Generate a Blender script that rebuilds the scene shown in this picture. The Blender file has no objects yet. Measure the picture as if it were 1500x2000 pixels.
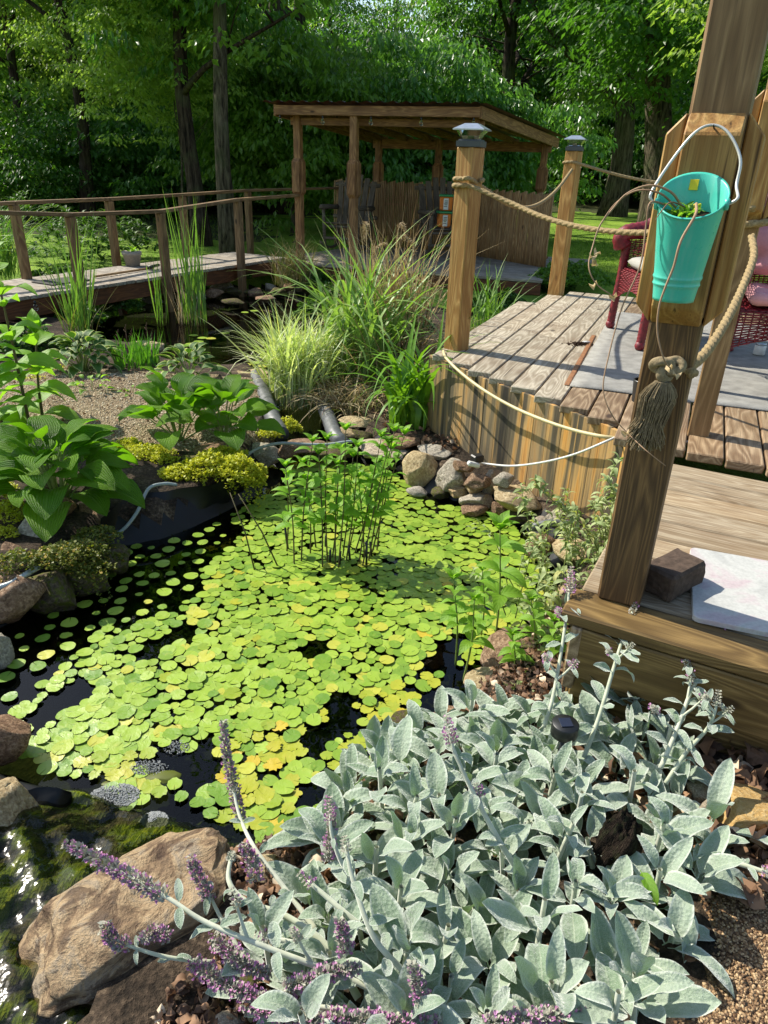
import bpy, bmesh, math, random
import numpy as np
from mathutils import Vector, Matrix, noise

# ------------------------------------------------------------------ camera, sky, sun
SC = bpy.context.scene
COL = SC.collection
random.seed(7)
RNG = np.random.default_rng(7)
R_ = math.radians
FPX, PITCH, ROLL, CAMZ = 1390.0, R_(26), R_(1.9), 1.65
FWD = np.array([0, math.cos(PITCH), -math.sin(PITCH)])
_rt = np.array([1.0, 0, 0]); _up = np.cross(_rt, FWD)
RT = _rt*math.cos(ROLL)+_up*math.sin(ROLL)
UP = -_rt*math.sin(ROLL)+_up*math.cos(ROLL)
cam = bpy.data.cameras.new('camera')
cam.sensor_fit = 'VERTICAL'; cam.sensor_height = 36.0
cam.lens = 36.0*FPX/2000.0
cam.clip_start = 0.02; cam.clip_end = 600
camo = bpy.data.objects.new('camera', cam); COL.objects.link(camo)
camo.matrix_world = Matrix(((RT[0], UP[0], -FWD[0], 0), (RT[1], UP[1], -FWD[1], 0), (RT[2], UP[2], -FWD[2], CAMZ), (0, 0, 0, 1)))
SC.camera = camo
SUN = Vector((-0.85, 0.52, 0.96)).normalized()          # towards the sun
w = bpy.data.worlds.new('World'); SC.world = w; w.use_nodes = True
nt = w.node_tree; nt.nodes.clear()
sky = nt.nodes.new('ShaderNodeTexSky'); sky.sky_type = 'NISHITA'; sky.sun_disc = False
sky.sun_elevation = math.asin(SUN.z); sky.sun_rotation = math.atan2(SUN.x, SUN.y)
sky.air_density = 1.2; sky.dust_density = 1.0
bg = nt.nodes.new('ShaderNodeBackground'); bg.inputs[1].default_value = 0.13
wo = nt.nodes.new('ShaderNodeOutputWorld')
nt.links.new(sky.outputs[0], bg.inputs[0]); nt.links.new(bg.outputs[0], wo.inputs[0])
sl = bpy.data.lights.new('sun', 'SUN'); sl.energy = 4.9; sl.angle = R_(0.53); sl.color = (1.0, 0.94, 0.82)
slo = bpy.data.objects.new('sun', sl); COL.objects.link(slo)
slo.rotation_euler = SUN.to_track_quat('Z', 'Y').to_euler()
vs = SC.view_settings
vs.view_transform = 'Standard'; vs.look = 'None'; vs.gamma = 1.0; vs.use_curve_mapping = False; vs.exposure = 0.65
SC.cycles.max_bounces = 8; SC.cycles.diffuse_bounces = 3; SC.cycles.glossy_bounces = 3
SC.cycles.transmission_bounces = 4; SC.cycles.transparent_max_bounces = 12
SC.cycles.caustics_reflective = False; SC.cycles.caustics_refractive = False
SC.cycles.sample_clamp_indirect = 4.0

def at(x, y, z):
    """the point at height z that the photograph shows at pixel (x, y)"""
    d = FWD*FPX + RT*(x-750) - UP*(y-1000)
    t = (z-CAMZ)/d[2]
    return Vector((d[0]*t, d[1]*t, z))
def at_depth(x, y, d):
    r = FWD*FPX + RT*(x-750) - UP*(y-1000); r = r/np.dot(r, FWD)*d
    return Vector((r[0], r[1], r[2]+CAMZ))
def atY(x, y, Y):
    d = FWD*FPX + RT*(x-750) - UP*(y-1000)
    t = Y/d[1]
    return Vector((d[0]*t, Y, CAMZ+d[2]*t))

# ------------------------------------------------------------------ object helpers
def props(o, label=None, cat=None, group=None, kind=None):
    if label: o['label'] = label
    if cat: o['category'] = cat
    if group: o['group'] = group
    if kind: o['kind'] = kind
    return o
def empty(name, loc, label, cat, group=None, rz=0):
    o = bpy.data.objects.new(name, None); COL.objects.link(o)
    o.location = loc; o.rotation_euler = (0, 0, rz); o.empty_display_size = .1
    return props(o, label, cat, group)
def _rootinv(p):
    M = Matrix.Identity(4)
    while p is not None:
        M = M @ Matrix.Identity(4)
        L = Matrix.LocRotScale(p.location, p.rotation_euler, p.scale)
        return (L.inverted())
    return M
WM = {}
def link(name, me, mat, parent=None, M=None, local=False, **k):
    """link mesh as an object; M = world matrix (or local when local=True)"""
    o = bpy.data.objects.new(name, me); COL.objects.link(o)
    if mat is not None and len(me.materials) == 0:
        for m in (mat if isinstance(mat, (list, tuple)) else [mat]): me.materials.append(m)
    M = M or Matrix.Identity(4)
    if parent is not None:
        o.parent = parent
        if not local: M = WM.get(parent.name, Matrix.Identity(4)).inverted() @ M
    o.matrix_basis = M
    WM[o.name] = M if parent is None else (WM.get(parent.name, Matrix.Identity(4)) @ M)
    return props(o, **k)
def root(name, loc, label, cat, group=None, rz=0):
    o = empty(name, loc, label, cat, group, rz)
    WM[o.name] = Matrix.LocRotScale(Vector(loc), o.rotation_euler, None)
    return o
def copy_tree(o, parent=None):
    c = o.copy(); COL.objects.link(c); c.parent = parent
    for ch in o.children: copy_tree(ch, c)
    return c

def mesh_np(name, V, F, smooth=True, uv=None, midx=None):
    """V (n,3), F (m,k) one arity"""
    me = bpy.data.meshes.new(name)
    V = np.asarray(V, dtype=np.float32); F = np.asarray(F, dtype=np.int32)
    n, m, k = len(V), len(F), F.shape[1]
    me.vertices.add(n); me.vertices.foreach_set('co', V.ravel())
    me.loops.add(m*k); me.loops.foreach_set('vertex_index', F.ravel())
    me.polygons.add(m)
    me.polygons.foreach_set('loop_start', np.arange(0, m*k, k, dtype=np.int32))
    me.polygons.foreach_set('loop_total', np.full(m, k, dtype=np.int32))
    me.polygons.foreach_set('use_smooth', np.full(m, smooth, dtype=bool))
    if midx is not None: me.polygons.foreach_set('material_index', np.asarray(midx, dtype=np.int32))
    if uv is not None:
        l = me.uv_layers.new(name='UVMap'); l.data.foreach_set('uv', np.asarray(uv, dtype=np.float32)[F.ravel()].ravel())
    me.update(); me.validate()
    return me
def mesh_py(name, V, F, smooth=False):
    me = bpy.data.meshes.new(name); me.from_pydata([tuple(v) for v in V], [], F)
    if smooth: me.polygons.foreach_set('use_smooth', [True]*len(me.polygons))
    me.update(); return me

class MB:
    """collects several shapes into ONE mesh"""
    def __init__(s): s.V = []; s.F = []
    def add(s, V, F):
        o = len(s.V); s.V += [tuple(v) for v in V]; s.F += [tuple(i+o for i in f) for f in F]; return s
    def mesh(s, name='mesh', smooth=False): return mesh_py(name, s.V, s.F, smooth)

def box_vf(L, W, T, b=.004, M=None):
    """chamfered box centred at origin"""
    hx, hy, hz = L/2, W/2, T/2
    V = []; idx = {}
    for sx in (-1, 1):
        for sy in (-1, 1):
            for sz in (-1, 1):
                for a in range(3):
                    p = [sx*(hx-b), sy*(hy-b), sz*(hz-b)]
                    p[a] = (sx*hx, sy*hy, sz*hz)[a]
                    idx[(sx, sy, sz, a)] = len(V); V.append(Vector(p))
    F = []
    for s in (-1, 1):
        F.append([idx[(s, y, z, 0)] for y, z in ((-1, -1), (1, -1), (1, 1), (-1, 1))][::s])
        F.append([idx[(x, s, z, 1)] for x, z in ((-1, -1), (-1, 1), (1, 1), (1, -1))][::s])
        F.append([idx[(x, y, s, 2)] for x, y in ((-1, -1), (1, -1), (1, 1), (-1, 1))][::s])
    for s in (-1, 1):
        for t in (-1, 1):
            F.append([idx[(-1, s, t, 1)], idx[(1, s, t, 1)], idx[(1, s, t, 2)], idx[(-1, s, t, 2)]])
            F.append([idx[(s, -1, t, 0)], idx[(s, 1, t, 0)], idx[(s, 1, t, 2)], idx[(s, -1, t, 2)]])
            F.append([idx[(s, t, -1, 0)], idx[(s, t, 1, 0)], idx[(s, t, 1, 1)], idx[(s, t, -1, 1)]])
            for u in (-1, 1): F.append([idx[(s, t, u, a)] for a in range(3)])
    if M is not None: V = [M @ v for v in V]
    return V, F
def fixn(me):
    bm = bmesh.new(); bm.from_mesh(me); bmesh.ops.recalc_face_normals(bm, faces=bm.faces); bm.to_mesh(me); bm.free(); return me
def box_mesh(L, W, T, b=.004):
    return fixn(mesh_py('box', *box_vf(L, W, T, b)))
def board_M(a, b, up=Vector((0, 0, 1)), roll=0):
    """matrix for a piece whose local X runs from a to b, local Z near up"""
    a, b = Vector(a), Vector(b); x = (b-a).normalized(); y = up.cross(x).normalized(); z = x.cross(y)
    M = Matrix(((x.x, y.x, z.x, 0), (x.y, y.y, z.y, 0), (x.z, y.z, z.z, 0), (0, 0, 0, 1)))
    if roll: M = M @ Matrix.Rotation(roll, 4, 'X')
    return Matrix.Translation((a+b)/2) @ M
def board(name, a, b, W, T, mat, parent, up=Vector((0, 0, 1)), bev=.004, roll=0, **k):
    a, b = Vector(a), Vector(b)
    return link(name, box_mesh((b-a).length, W, T, bev), mat, parent, board_M(a, b, up, roll), **k)

def tube_vf(pts, rad, n=8, cap=True, twist=0, lobes=0, lobe=.0):
    pts = [Vector(p) for p in pts]; N = len(pts)
    if not hasattr(rad, '__len__'): rad = [rad]*N
    V, F = [], []
    t0 = (pts[1]-pts[0]).normalized()
    ref = Vector((0, 0, 1)) if abs(t0.z) < .9 else Vector((1, 0, 0))
    s = t0.cross(ref).normalized(); ph = 0
    for i, p in enumerate(pts):
        t = (pts[min(i+1, N-1)]-pts[max(i-1, 0)]).normalized()
        s = (s - t*s.dot(t)).normalized(); q = t.cross(s)
        if i and twist: ph += (pts[i]-pts[i-1]).length*twist
        for j in range(n):
            a = 2*math.pi*j/n; r = rad[i]
            if lobes: r *= (1-lobe) + lobe*abs(math.cos(lobes*(a+ph)/2))**.6
            V.append(p + s*(math.cos(a)*r) + q*(math.sin(a)*r))
    for i in range(N-1):
        for j in range(n):
            k = (j+1) % n; F.append((i*n+j, i*n+k, (i+1)*n+k, (i+1)*n+j))
    if cap: F.append(tuple(range(n))[::-1]); F.append(tuple((N-1)*n+j for j in range(n)))
    return V, F
def smooth_path(P, n=8):
    """Catmull-Rom through points"""
    P = [Vector(p) for p in P]; Q = [P[0]*2-P[1]]+P+[P[-1]*2-P[-2]]; out = []
    for i in range(1, len(Q)-2):
        for k in range(n):
            t = k/n; a, b, c, d = Q[i-1], Q[i], Q[i+1], Q[i+2]
            out.append(.5*((2*b)+(c-a)*t+(2*a-5*b+4*c-d)*t*t+(3*b-a-3*c+d)*t**3))
    out.append(P[-1]); return out
def resample(P, step):
    out = [P[0]]; acc = 0
    for i in range(1, len(P)):
        seg = P[i]-P[i-1]; L = seg.length; d = step-acc
        while d <= L: out.append(P[i-1]+seg*(d/L)); d += step
        acc = (acc+L) % step
    return out
def rad_list(n, r0, r1): return [r0+(r1-r0)*i/(n-1) for i in range(n)]
def rotm(az, el, roll=0):
    """local +Y points to heading az (from +X), elevation el"""
    return np.array((Matrix.Rotation(az-math.pi/2, 3, 'Z') @ Matrix.Rotation(el, 3, 'X') @ Matrix.Rotation(roll, 3, 'Y')))
def scatter(V, F, Ms, Ts, uv=None, name='scatter', smooth=True):
    V = np.asarray(V, dtype=np.float64); F = np.asarray(F); Ms = np.asarray(Ms); Ts = np.asarray(Ts)
    N, n = len(Ms), len(V)
    VV = np.einsum('nij,vj->nvi', Ms, V) + Ts[:, None, :]
    FF = F[None]+(np.arange(N)*n)[:, None, None]
    u = None if uv is None else np.tile(np.asarray(uv), (N, 1))
    return mesh_np(name, VV.reshape(-1, 3), FF.reshape(-1, F.shape[1]), smooth, u)
def rots(az, el, roll):
    az = np.asarray(az)-math.pi/2; ca, sa, ce, se, cr, sr = np.cos(az), np.sin(az), np.cos(el), np.sin(el), np.cos(roll), np.sin(roll)
    Z = np.zeros_like(ca); O = Z+1
    A = np.stack([np.stack([ca, -sa, Z], -1), np.stack([sa, ca, Z], -1), np.stack([Z, Z, O], -1)], -2)
    B = np.stack([np.stack([O, Z, Z], -1), np.stack([Z, ce, -se], -1), np.stack([Z, se, ce], -1)], -2)
    C = np.stack([np.stack([cr, Z, sr], -1), np.stack([Z, O, Z], -1), np.stack([-sr, Z, cr], -1)], -2)
    return A @ B @ C
def leaf_tpl(L, W, nl=6, nw=2, peak=.4, sharp=1.0, fold=.25, arch=.6, wave=0., petiole=0., seed=0, tipw=0.):
    """leaf from origin along +Y, up +Z; returns V, F(quads), UV"""
    r = random.Random(seed); V, UV = [], []; y = z = 0.; th = arch*.35; rows = nl+1
    ph = r.uniform(0, 6)
    for i in range(rows):
        t = i/nl
        if t < peak: w = math.sin(t/peak*math.pi/2)**.8
        else: w = math.cos((t-peak)/(1-peak)*math.pi/2)**sharp
        w = max(w, .03, tipw if t > .5 else 0)
        if petiole and t < petiole: w = .07
        for j in range(-nw, nw+1):
            s = j/nw; x = s*w*W/2
            zz = fold*abs(s)*w*W/2 + wave*W*abs(s)**2*w*math.sin(ph+t*11+(2.1 if s < 0 else 0))
            V.append((x, y-math.sin(th)*zz*0, z+zz)); UV.append((.5+s*.5, t))
        y += math.cos(th)*L/nl; z += math.sin(th)*L/nl; th -= arch/nl*1.6
    k = 2*nw+1; F = [(i*k+j, i*k+j+1, (i+1)*k+j+1, (i+1)*k+j) for i in range(nl) for j in range(2*nw)]
    return np.array(V), np.array(F), np.array(UV)

# ------------------------------------------------------------------ materials
def S(c):                                     # sRGB 0-255 to linear
    return tuple(((v/255)/12.92 if v/255 <= .04045 else ((v/255+.055)/1.055)**2.4) for v in c)+(1,)
class NT:
    def __init__(s, name):
        s.m = bpy.data.materials.new(name); s.m.use_nodes = True; s.t = s.m.node_tree; s.t.nodes.clear()
        s.out = s.n('OutputMaterial')
    def n(s, typ, **kw):
        nd = s.t.nodes.new('ShaderNode'+typ)
        for k, v in kw.items():
            if k.startswith('i_'): nd.inputs[k[2:].replace('_', ' ')].default_value = v
            else: setattr(nd, k, v)
        return nd
    def l(s, a, b): s.t.links.new(a, b)
    def math(s, op, a, b=None, c=None):
        nd = s.n('Math', operation=op)
        for i, v in enumerate((a, b, c)):
            if v is None: continue
            if hasattr(v, 'links'): s.l(v, nd.inputs[i])
            else: nd.inputs[i].default_value = v
        return nd.outputs[0]
    def mix(s, f, a, b, typ='MIX'):
        nd = s.n('Mix', data_type='RGBA', blend_type=typ)
        for i, v in ((0, f), (6, a), (7, b)):
            if hasattr(v, 'links'): s.l(v, nd.inputs[i])
            else: nd.inputs[i].default_value = v
        return nd.outputs[2]
    def ramp(s, f, stops, interp='LINEAR'):
        nd = s.n('ValToRGB'); nd.color_ramp.interpolation = interp; e = nd.color_ramp.elements
        while len(e) < len(stops): e.new(.5)
        for i, (p, c) in enumerate(stops): e[i].position = p; e[i].color = c
        s.l(f, nd.inputs[0]); return nd.outputs[0]
    def noise(s, vec, scale, detail=3, rough=.55, dist=0):
        nd = s.n('TexNoise'); nd.inputs['Scale'].default_value = scale; nd.inputs['Detail'].default_value = detail
        nd.inputs['Roughness'].default_value = rough; nd.inputs['Distortion'].default_value = dist
        if vec is not None: s.l(vec, nd.inputs['Vector'])
        return nd.outputs[0]
    def coord(s, kind='Object', scale=(1, 1, 1), rand=0):
        v = s.n('TexCoord').outputs[kind]
        if rand:
            r = s.n('ObjectInfo').outputs['Random']; c = s.n('CombineXYZ')
            s.l(s.math('MULTIPLY', r, rand), c.inputs[0]); s.l(s.math('MULTIPLY', r, rand*1.7), c.inputs[1]); s.l(s.math('MULTIPLY', r, rand*.6), c.inputs[2])
            a = s.n('VectorMath', operation='ADD'); s.l(v, a.inputs[0]); s.l(c.outputs[0], a.inputs[1]); v = a.outputs[0]
        if scale != (1, 1, 1):
            a = s.n('VectorMath', operation='MULTIPLY'); s.l(v, a.inputs[0]); a.inputs[1].default_value = scale; v = a.outputs[0]
        return v
    def bump(s, h, strength=.3, dist=.01):
        b = s.n('Bump'); b.inputs['Strength'].default_value = strength; b.inputs['Distance'].default_value = dist
        s.l(h, b.inputs['Height']); return b.outputs[0]
    def bsdf(s, col, rough=.7, bump=None, **kw):
        p = s.n('BsdfPrincipled')
        if hasattr(col, 'links'): s.l(col, p.inputs['Base Color'])
        else: p.inputs['Base Color'].default_value = col
        if hasattr(rough, 'links'): s.l(rough, p.inputs['Roughness'])
        else: p.inputs['Roughness'].default_value = rough
        if bump is not None: s.l(bump, p.inputs['Normal'])
        for k, v in kw.items(): p.inputs[k.replace('_', ' ')].default_value = v
        return p.outputs[0]
    def done(s, sh): s.l(sh, s.out.inputs[0]); return s.m

def wood(name, light, mid, dark, gscale=1.0, contrast=1.0, stain=None, rough=.62, wear=.5, spec=.3):
    n = NT(name); v = n.coord('Object', (1, 1, 1), 37.0)
    a = n.n('VectorMath', operation='MULTIPLY'); n.l(v, a.inputs[0]); a.inputs[1].default_value = (1.1, 9*gscale, 9*gscale)
    big = n.noise(a.outputs[0], 1.0, 2, .45, .3)
    rings = n.math('FRACT', n.math('MULTIPLY', big, 15.0*contrast))
    rings = n.math('POWER', n.math('ABSOLUTE', n.math('SUBTRACT', n.math('MULTIPLY', rings, 2), 1)), 1.6)
    f = n.n('VectorMath', operation='MULTIPLY'); n.l(v, f.inputs[0]); f.inputs[1].default_value = (7, 240, 240)
    fine = n.noise(f.outputs[0], 1.0, 3, .7)
    ck = n.n('VectorMath', operation='MULTIPLY'); n.l(v, ck.inputs[0]); ck.inputs[1].default_value = (1.6, 55, 55); crk = n.noise(ck.outputs[0], 1.0, 3, .55)
    w_ = n.noise(v, 3.2, 3, .6)
    c = n.mix(rings, mid, light)
    c = n.mix(n.math('MULTIPLY', n.ramp(fine, [(.4, (0, 0, 0, 1)), (.7, (1, 1, 1, 1))]), .5), c, dark)
    c = n.mix(n.math('MULTIPLY', n.ramp(w_, [(.45, (0, 0, 0, 1)), (.7, (1, 1, 1, 1))]), wear), c, stain or dark)
    c = n.mix(n.ramp(crk, [(.66, (0, 0, 0, 1)), (.72, (.8, .8, .8, 1))]), c, tuple(x*.5 for x in dark[:3])+(1,))
    r = n.n('ObjectInfo').outputs['Random']
    c = n.mix(1.0, c, n.ramp(r, [(0, (.80, .78, .74, 1)), (.5, (1, .99, .96, 1)), (1, (1.0, .93, .82, 1))]), 'MULTIPLY')
    # knots
    kn = n.n('TexVoronoi'); kn.inputs['Scale'].default_value = 1.0
    k = n.n('VectorMath', operation='MULTIPLY'); n.l(v, k.inputs[0]); k.inputs[1].default_value = (2.2, 5, 5); n.l(k.outputs[0], kn.inputs['Vector'])
    c = n.mix(n.ramp(kn.outputs['Distance'], [(.05, (1, 1, 1, 1)), (.1, (0, 0, 0, 1))]), c, dark)
    h = n.math('ADD', n.math('MULTIPLY', rings, .6), n.math('MULTIPLY', fine, .5))
    return n.done(n.bsdf(c, rough, n.bump(h, .35, .003), Specular_IOR_Level=spec))

M_deck = wood('weathered deck board', S((204, 195, 176)), S((160, 149, 130)), S((96, 86, 72)), .8, 1.0, S((120, 100, 80)), .6)
M_deck2 = wood('lower deck board', S((186, 172, 148)), S((152, 134, 108)), S((76, 60, 46)), 1.5, 1.2, S((116, 90, 62)), .8)
M_deckd = wood('damp brown deck board', S((180, 158, 130)), S((130, 108, 84)), S((70, 56, 44)), .8, .9, S((104, 82, 62)), .5)
M_post = wood('treated pine post', S((204, 164, 102)), S((168, 124, 68)), S((88, 60, 32)), .9, .9, S((150, 115, 60)), .55)
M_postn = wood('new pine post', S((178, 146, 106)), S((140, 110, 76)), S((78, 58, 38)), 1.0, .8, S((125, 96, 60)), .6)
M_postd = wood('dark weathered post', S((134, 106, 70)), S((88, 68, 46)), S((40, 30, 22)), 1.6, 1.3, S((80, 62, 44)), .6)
M_pav = wood('brown stained timber', S((172, 130, 86)), S((128, 90, 56)), S((66, 46, 30)), 1, .8, S((84, 54, 34)), .65)
M_bridge = wood('grey bridge plank', S((188, 180, 168)), S((138, 130, 120)), S((84, 76, 68)), .8, .8, S((110, 100, 88)), .7)
M_rail = wood('grey brown rail', S((150, 122, 86)), S((110, 84, 56)), S((58, 44, 30)), 1, .8, S((84, 66, 50)), .7)
M_beam = wood('red brown beam', S((122, 76, 44)), S((88, 52, 30)), S((46, 28, 18)), 1, .8, S((66, 42, 26)), .6)
M_yellow = wood('yellow green treated board', S((146, 120, 74)), S((106, 84, 48)), S((66, 50, 30)), .9, .9, S((84, 66, 38)), .6)
M_rock_chair = wood('silver grey wood', S((120, 110, 96)), S((84, 74, 64)), S((56, 50, 44)), 1, .8, S((80, 72, 62)), .75)

def fascia_mat():
    n = NT('stained fence board'); v = n.coord('Object', (1, 1, 1), 31.0)
    a = n.n('VectorMath', operation='MULTIPLY'); n.l(v, a.inputs[0]); a.inputs[1].default_value = (1.0, 17, 17)
    st = n.noise(a.outputs[0], 1.0, 3, .6)
    b = n.n('VectorMath', operation='MULTIPLY'); n.l(v, b.inputs[0]); b.inputs[1].default_value = (5, 160, 160)
    fi = n.noise(b.outputs[0], 1, 2, .6)
    r = n.n('ObjectInfo').outputs['Random']
    c = n.ramp(st, [(.36, S((50, 48, 44))), (.44, S((92, 84, 66))), (.50, S((160, 130, 86))), (.57, S((202, 160, 98))), (.64, S((214, 154, 74))), (.75, S((140, 98, 52)))])
    c = n.mix(n.math('MULTIPLY', r, .7), c, S((124, 112, 88)))
    c = n.mix(n.math('MULTIPLY', n.ramp(fi, [(.5, (0, 0, 0, 1)), (.75, (1, 1, 1, 1))]), .55), c, S((70, 50, 28)))
    return n.done(n.bsdf(c, .75, n.bump(fi, .3, .003), Specular_IOR_Level=.2))
M_fascia = fascia_mat()

def leafmat(name, c1, c2, trans=.35, rough=.5, vein=0., veincol=None, edge=None, sheen=0., island=False, bumpn=0., midrib=0., yellow=None, spec=.4, tcol=None, veinfreq=9, uvn=True, ribs=0):
    n = NT(name)
    r = n.n('NewGeometry').outputs['Random Per Island'] if island else n.n('ObjectInfo').outputs['Random']
    c = n.mix(r, c1, c2)
    if yellow: c = n.mix(n.ramp(n.math('FRACT', n.math('MULTIPLY', r, 7.31)), [(.90, (0, 0, 0, 1)), (.93, (1, 1, 1, 1))]), c, yellow)
    hb = None
    if uvn:
        uv = n.n('SeparateXYZ'); n.l(n.n('TexCoord').outputs['UV'], uv.inputs[0])
        u = n.math('ABSOLUTE', n.math('SUBTRACT', uv.outputs[0], .5)); vv = uv.outputs[1]
        if vein or bumpn:
            ph = n.math('SUBTRACT', n.math('MULTIPLY', vv, veinfreq), n.math('MULTIPLY', u, veinfreq*.55))
            wv = n.math('ABSOLUTE', n.math('SINE', n.math('MULTIPLY', ph, math.pi)))
            hb = wv
            if vein: c = n.mix(n.math('MULTIPLY', n.ramp(wv, [(0, (1, 1, 1, 1)), (.25, (0, 0, 0, 1))]), vein), c, veincol or c2)
        if ribs:
            rw_ = n.math('ABSOLUTE', n.math('SINE', n.math('MULTIPLY', u, ribs*math.pi*2))); hb = rw_
            c = n.mix(n.math('MULTIPLY', n.ramp(rw_, [(0, (1, 1, 1, 1)), (.45, (0, 0, 0, 1))]), .45), c, n.mix(1.0, c, (.45, .55, .4, 1), 'MULTIPLY'))
        if midrib: c = n.mix(n.math('MULTIPLY', n.ramp(u, [(.01, (1, 1, 1, 1)), (.045, (0, 0, 0, 1))]), midrib), c, veincol or c2)
        if edge: c = n.mix(n.ramp(u, [(.34, (0, 0, 0, 1)), (.41, (1, 1, 1, 1))]), c, edge)
    bn = None
    nz = n.noise(n.coord('Object'), 40 if not bumpn else 260, 2)
    c = n.mix(1.0, c, n.ramp(nz, [(.3, (.82, .82, .82, 1)), (.7, (1.1, 1.1, 1.1, 1))]), 'MULTIPLY')
    if bumpn:
        h = n.math('ADD', n.math('MULTIPLY', nz, .8), hb if hb is not None else 0.0); bn = n.bump(h, bumpn, .003)
    p = n.bsdf(c, rough, bn, Specular_IOR_Level=spec, Sheen_Weight=sheen, Sheen_Roughness=.4)
    if not trans: return n.done(p)
    tr = n.n('BsdfTranslucent')
    tc = n.mix(.6, c, tcol) if tcol else n.mix(1.0, c, (1.25, 1.45, .5, 1), 'MULTIPLY')
    n.l(tc, tr.inputs[0])
    if bn is not None: n.l(bn, tr.inputs['Normal'])
    mx = n.n('MixShader'); mx.inputs[0].default_value = trans; n.l(p, mx.inputs[1]); n.l(tr.outputs[0], mx.inputs[2])
    return n.done(mx.outputs[0])

def lambmat():
    n = NT('woolly silver leaf'); r = n.n('ObjectInfo').outputs['Random']; co = n.coord('Object', (1, 1, 1), 5.0)
    uv = n.n('SeparateXYZ'); n.l(n.n('TexCoord').outputs['UV'], uv.inputs[0]); u = n.math('ABSOLUTE', n.math('SUBTRACT', uv.outputs[0], .5))
    pv_ = n.n('TexVoronoi'); pv_.inputs['Scale'].default_value = 17; n.l(co, pv_.inputs['Vector']); pk = pv_.outputs['Distance']
    nz = n.noise(co, 95, 3, .6); big = n.noise(co, 3, 2)
    c = n.mix(r, S((144, 162, 138)), S((98, 126, 92)))
    fz = n.math('ADD', n.math('MULTIPLY', nz, .75), n.math('MULTIPLY', big, .35))
    c = n.mix(n.ramp(fz, [(.46, (.1, .1, .1, 1)), (.66, (.62, .62, .62, 1))]), c, S((200, 208, 192)))
    c = n.mix(n.ramp(u, [(.37, (0, 0, 0, 1)), (.47, (.7, .7, .7, 1))]), c, S((214, 218, 206)))
    c = n.mix(n.math('MULTIPLY', n.ramp(u, [(.0, (1, 1, 1, 1)), (.035, (0, 0, 0, 1))]), .5), c, S((196, 204, 180)))
    b = n.bump(n.math('ADD', n.math('MULTIPLY', pk, 1.0), n.math('MULTIPLY', nz, .7)), .55, .006)
    p = n.bsdf(c, .95, b, Specular_IOR_Level=.1, Sheen_Weight=.9, Sheen_Roughness=.35)
    tr = n.n('BsdfTranslucent'); tr.inputs[0].default_value = S((140, 178, 84)); mx = n.n('MixShader'); mx.inputs[0].default_value = .17
    n.l(p, mx.inputs[1]); n.l(tr.outputs[0], mx.inputs[2]); return n.done(mx.outputs[0])
M_lamb = lambmat()
M_lambstem = leafmat('woolly silver stem', S((196, 198, 176)), S((176, 182, 156)), 0, .95, 0, None, None, .9, False, 0, 0, None, .1, uvn=False)
M_purple = leafmat('mauve floret', S((208, 156, 194)), S((176, 112, 160)), .2, .8, 0, island=True, uvn=False, tcol=S((200, 120, 190)))
M_calyx = leafmat('woolly calyx', S((176, 176, 160)), S((150, 146, 132)), .1, .95, 0, sheen=.6, island=True, uvn=False)
def padmat(name, c1, c2, c3, rim):
    n = NT(name); co = n.n('TexCoord').outputs['Object']; r = n.n('ObjectInfo').outputs['Random']; xy = n.n('SeparateXYZ'); n.l(co, xy.inputs[0])
    c = n.ramp(r, [(0, c1), (.5, c2), (.88, c2), (.93, c3), (1, c3)])
    ang = n.math('ARCTAN2', xy.outputs[0], xy.outputs[1]); ve = n.math('ABSOLUTE', n.math('SINE', n.math('MULTIPLY', ang, 5.5)))
    rad = n.math('SQRT', n.math('ADD', n.math('MULTIPLY', xy.outputs[0], xy.outputs[0]), n.math('MULTIPLY', xy.outputs[1], xy.outputs[1])))
    c = n.mix(n.math('MULTIPLY', n.ramp(ve, [(0, (1, 1, 1, 1)), (.10, (0, 0, 0, 1))]), .04), c, n.mix(1.0, c, (1.4, 1.25, 1.3, 1), 'MULTIPLY'))
    cr = n.n('VectorMath', operation='ADD'); n.l(co, cr.inputs[0]); cx = n.n('CombineXYZ'); n.l(n.math('MULTIPLY', r, 50.0), cx.inputs[0]); n.l(n.math('MULTIPLY', r, 91.0), cx.inputs[1]); n.l(cx.outputs[0], cr.inputs[1])
    bl = n.noise(cr.outputs[0], 1.7, 4, .65, .6); sp = n.noise(cr.outputs[0], 9, 3, .6)
    c = n.mix(n.ramp(bl, [(.56, (0, 0, 0, 1)), (.78, (.6, .6, .6, 1))]), c, c3)
    c = n.mix(n.ramp(sp, [(.70, (0, 0, 0, 1)), (.76, (.7, .7, .7, 1))]), c, rim)
    c = n.mix(n.ramp(n.math('ADD', rad, n.math('MULTIPLY', sp, .12)), [(1.0, (0, 0, 0, 1)), (1.05, (.45, .45, .45, 1))]), c, rim)
    return n.done(n.bsdf(c, n.ramp(bl, [(.3, (.25, .25, .25, 1)), (.7, (.5, .5, .5, 1))]), n.bump(bl, .10, .05), Specular_IOR_Level=.5))
M_pad = padmat('floating lily leaf', S((92, 128, 34)), S((136, 162, 54)), S((164, 166, 60)), S((98, 96, 40)))
M_pady = padmat('yellowing lily leaf', S((124, 146, 38)), S((152, 156, 42)), S((176, 156, 44)), S((96, 76, 34)))
M_padfar = leafmat('small lily leaf', S((104, 136, 38)), S((142, 164, 56)), .05, .4, 0, island=True, uvn=False, spec=.4)
M_hosta = leafmat('hosta leaf', S((74, 120, 26)), S((118, 162, 38)), .42, .36, 0, S((124, 158, 66)), None, 0, False, 1.0, .5, None, .25, S((140, 210, 20)), 5, True, 7)
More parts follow.
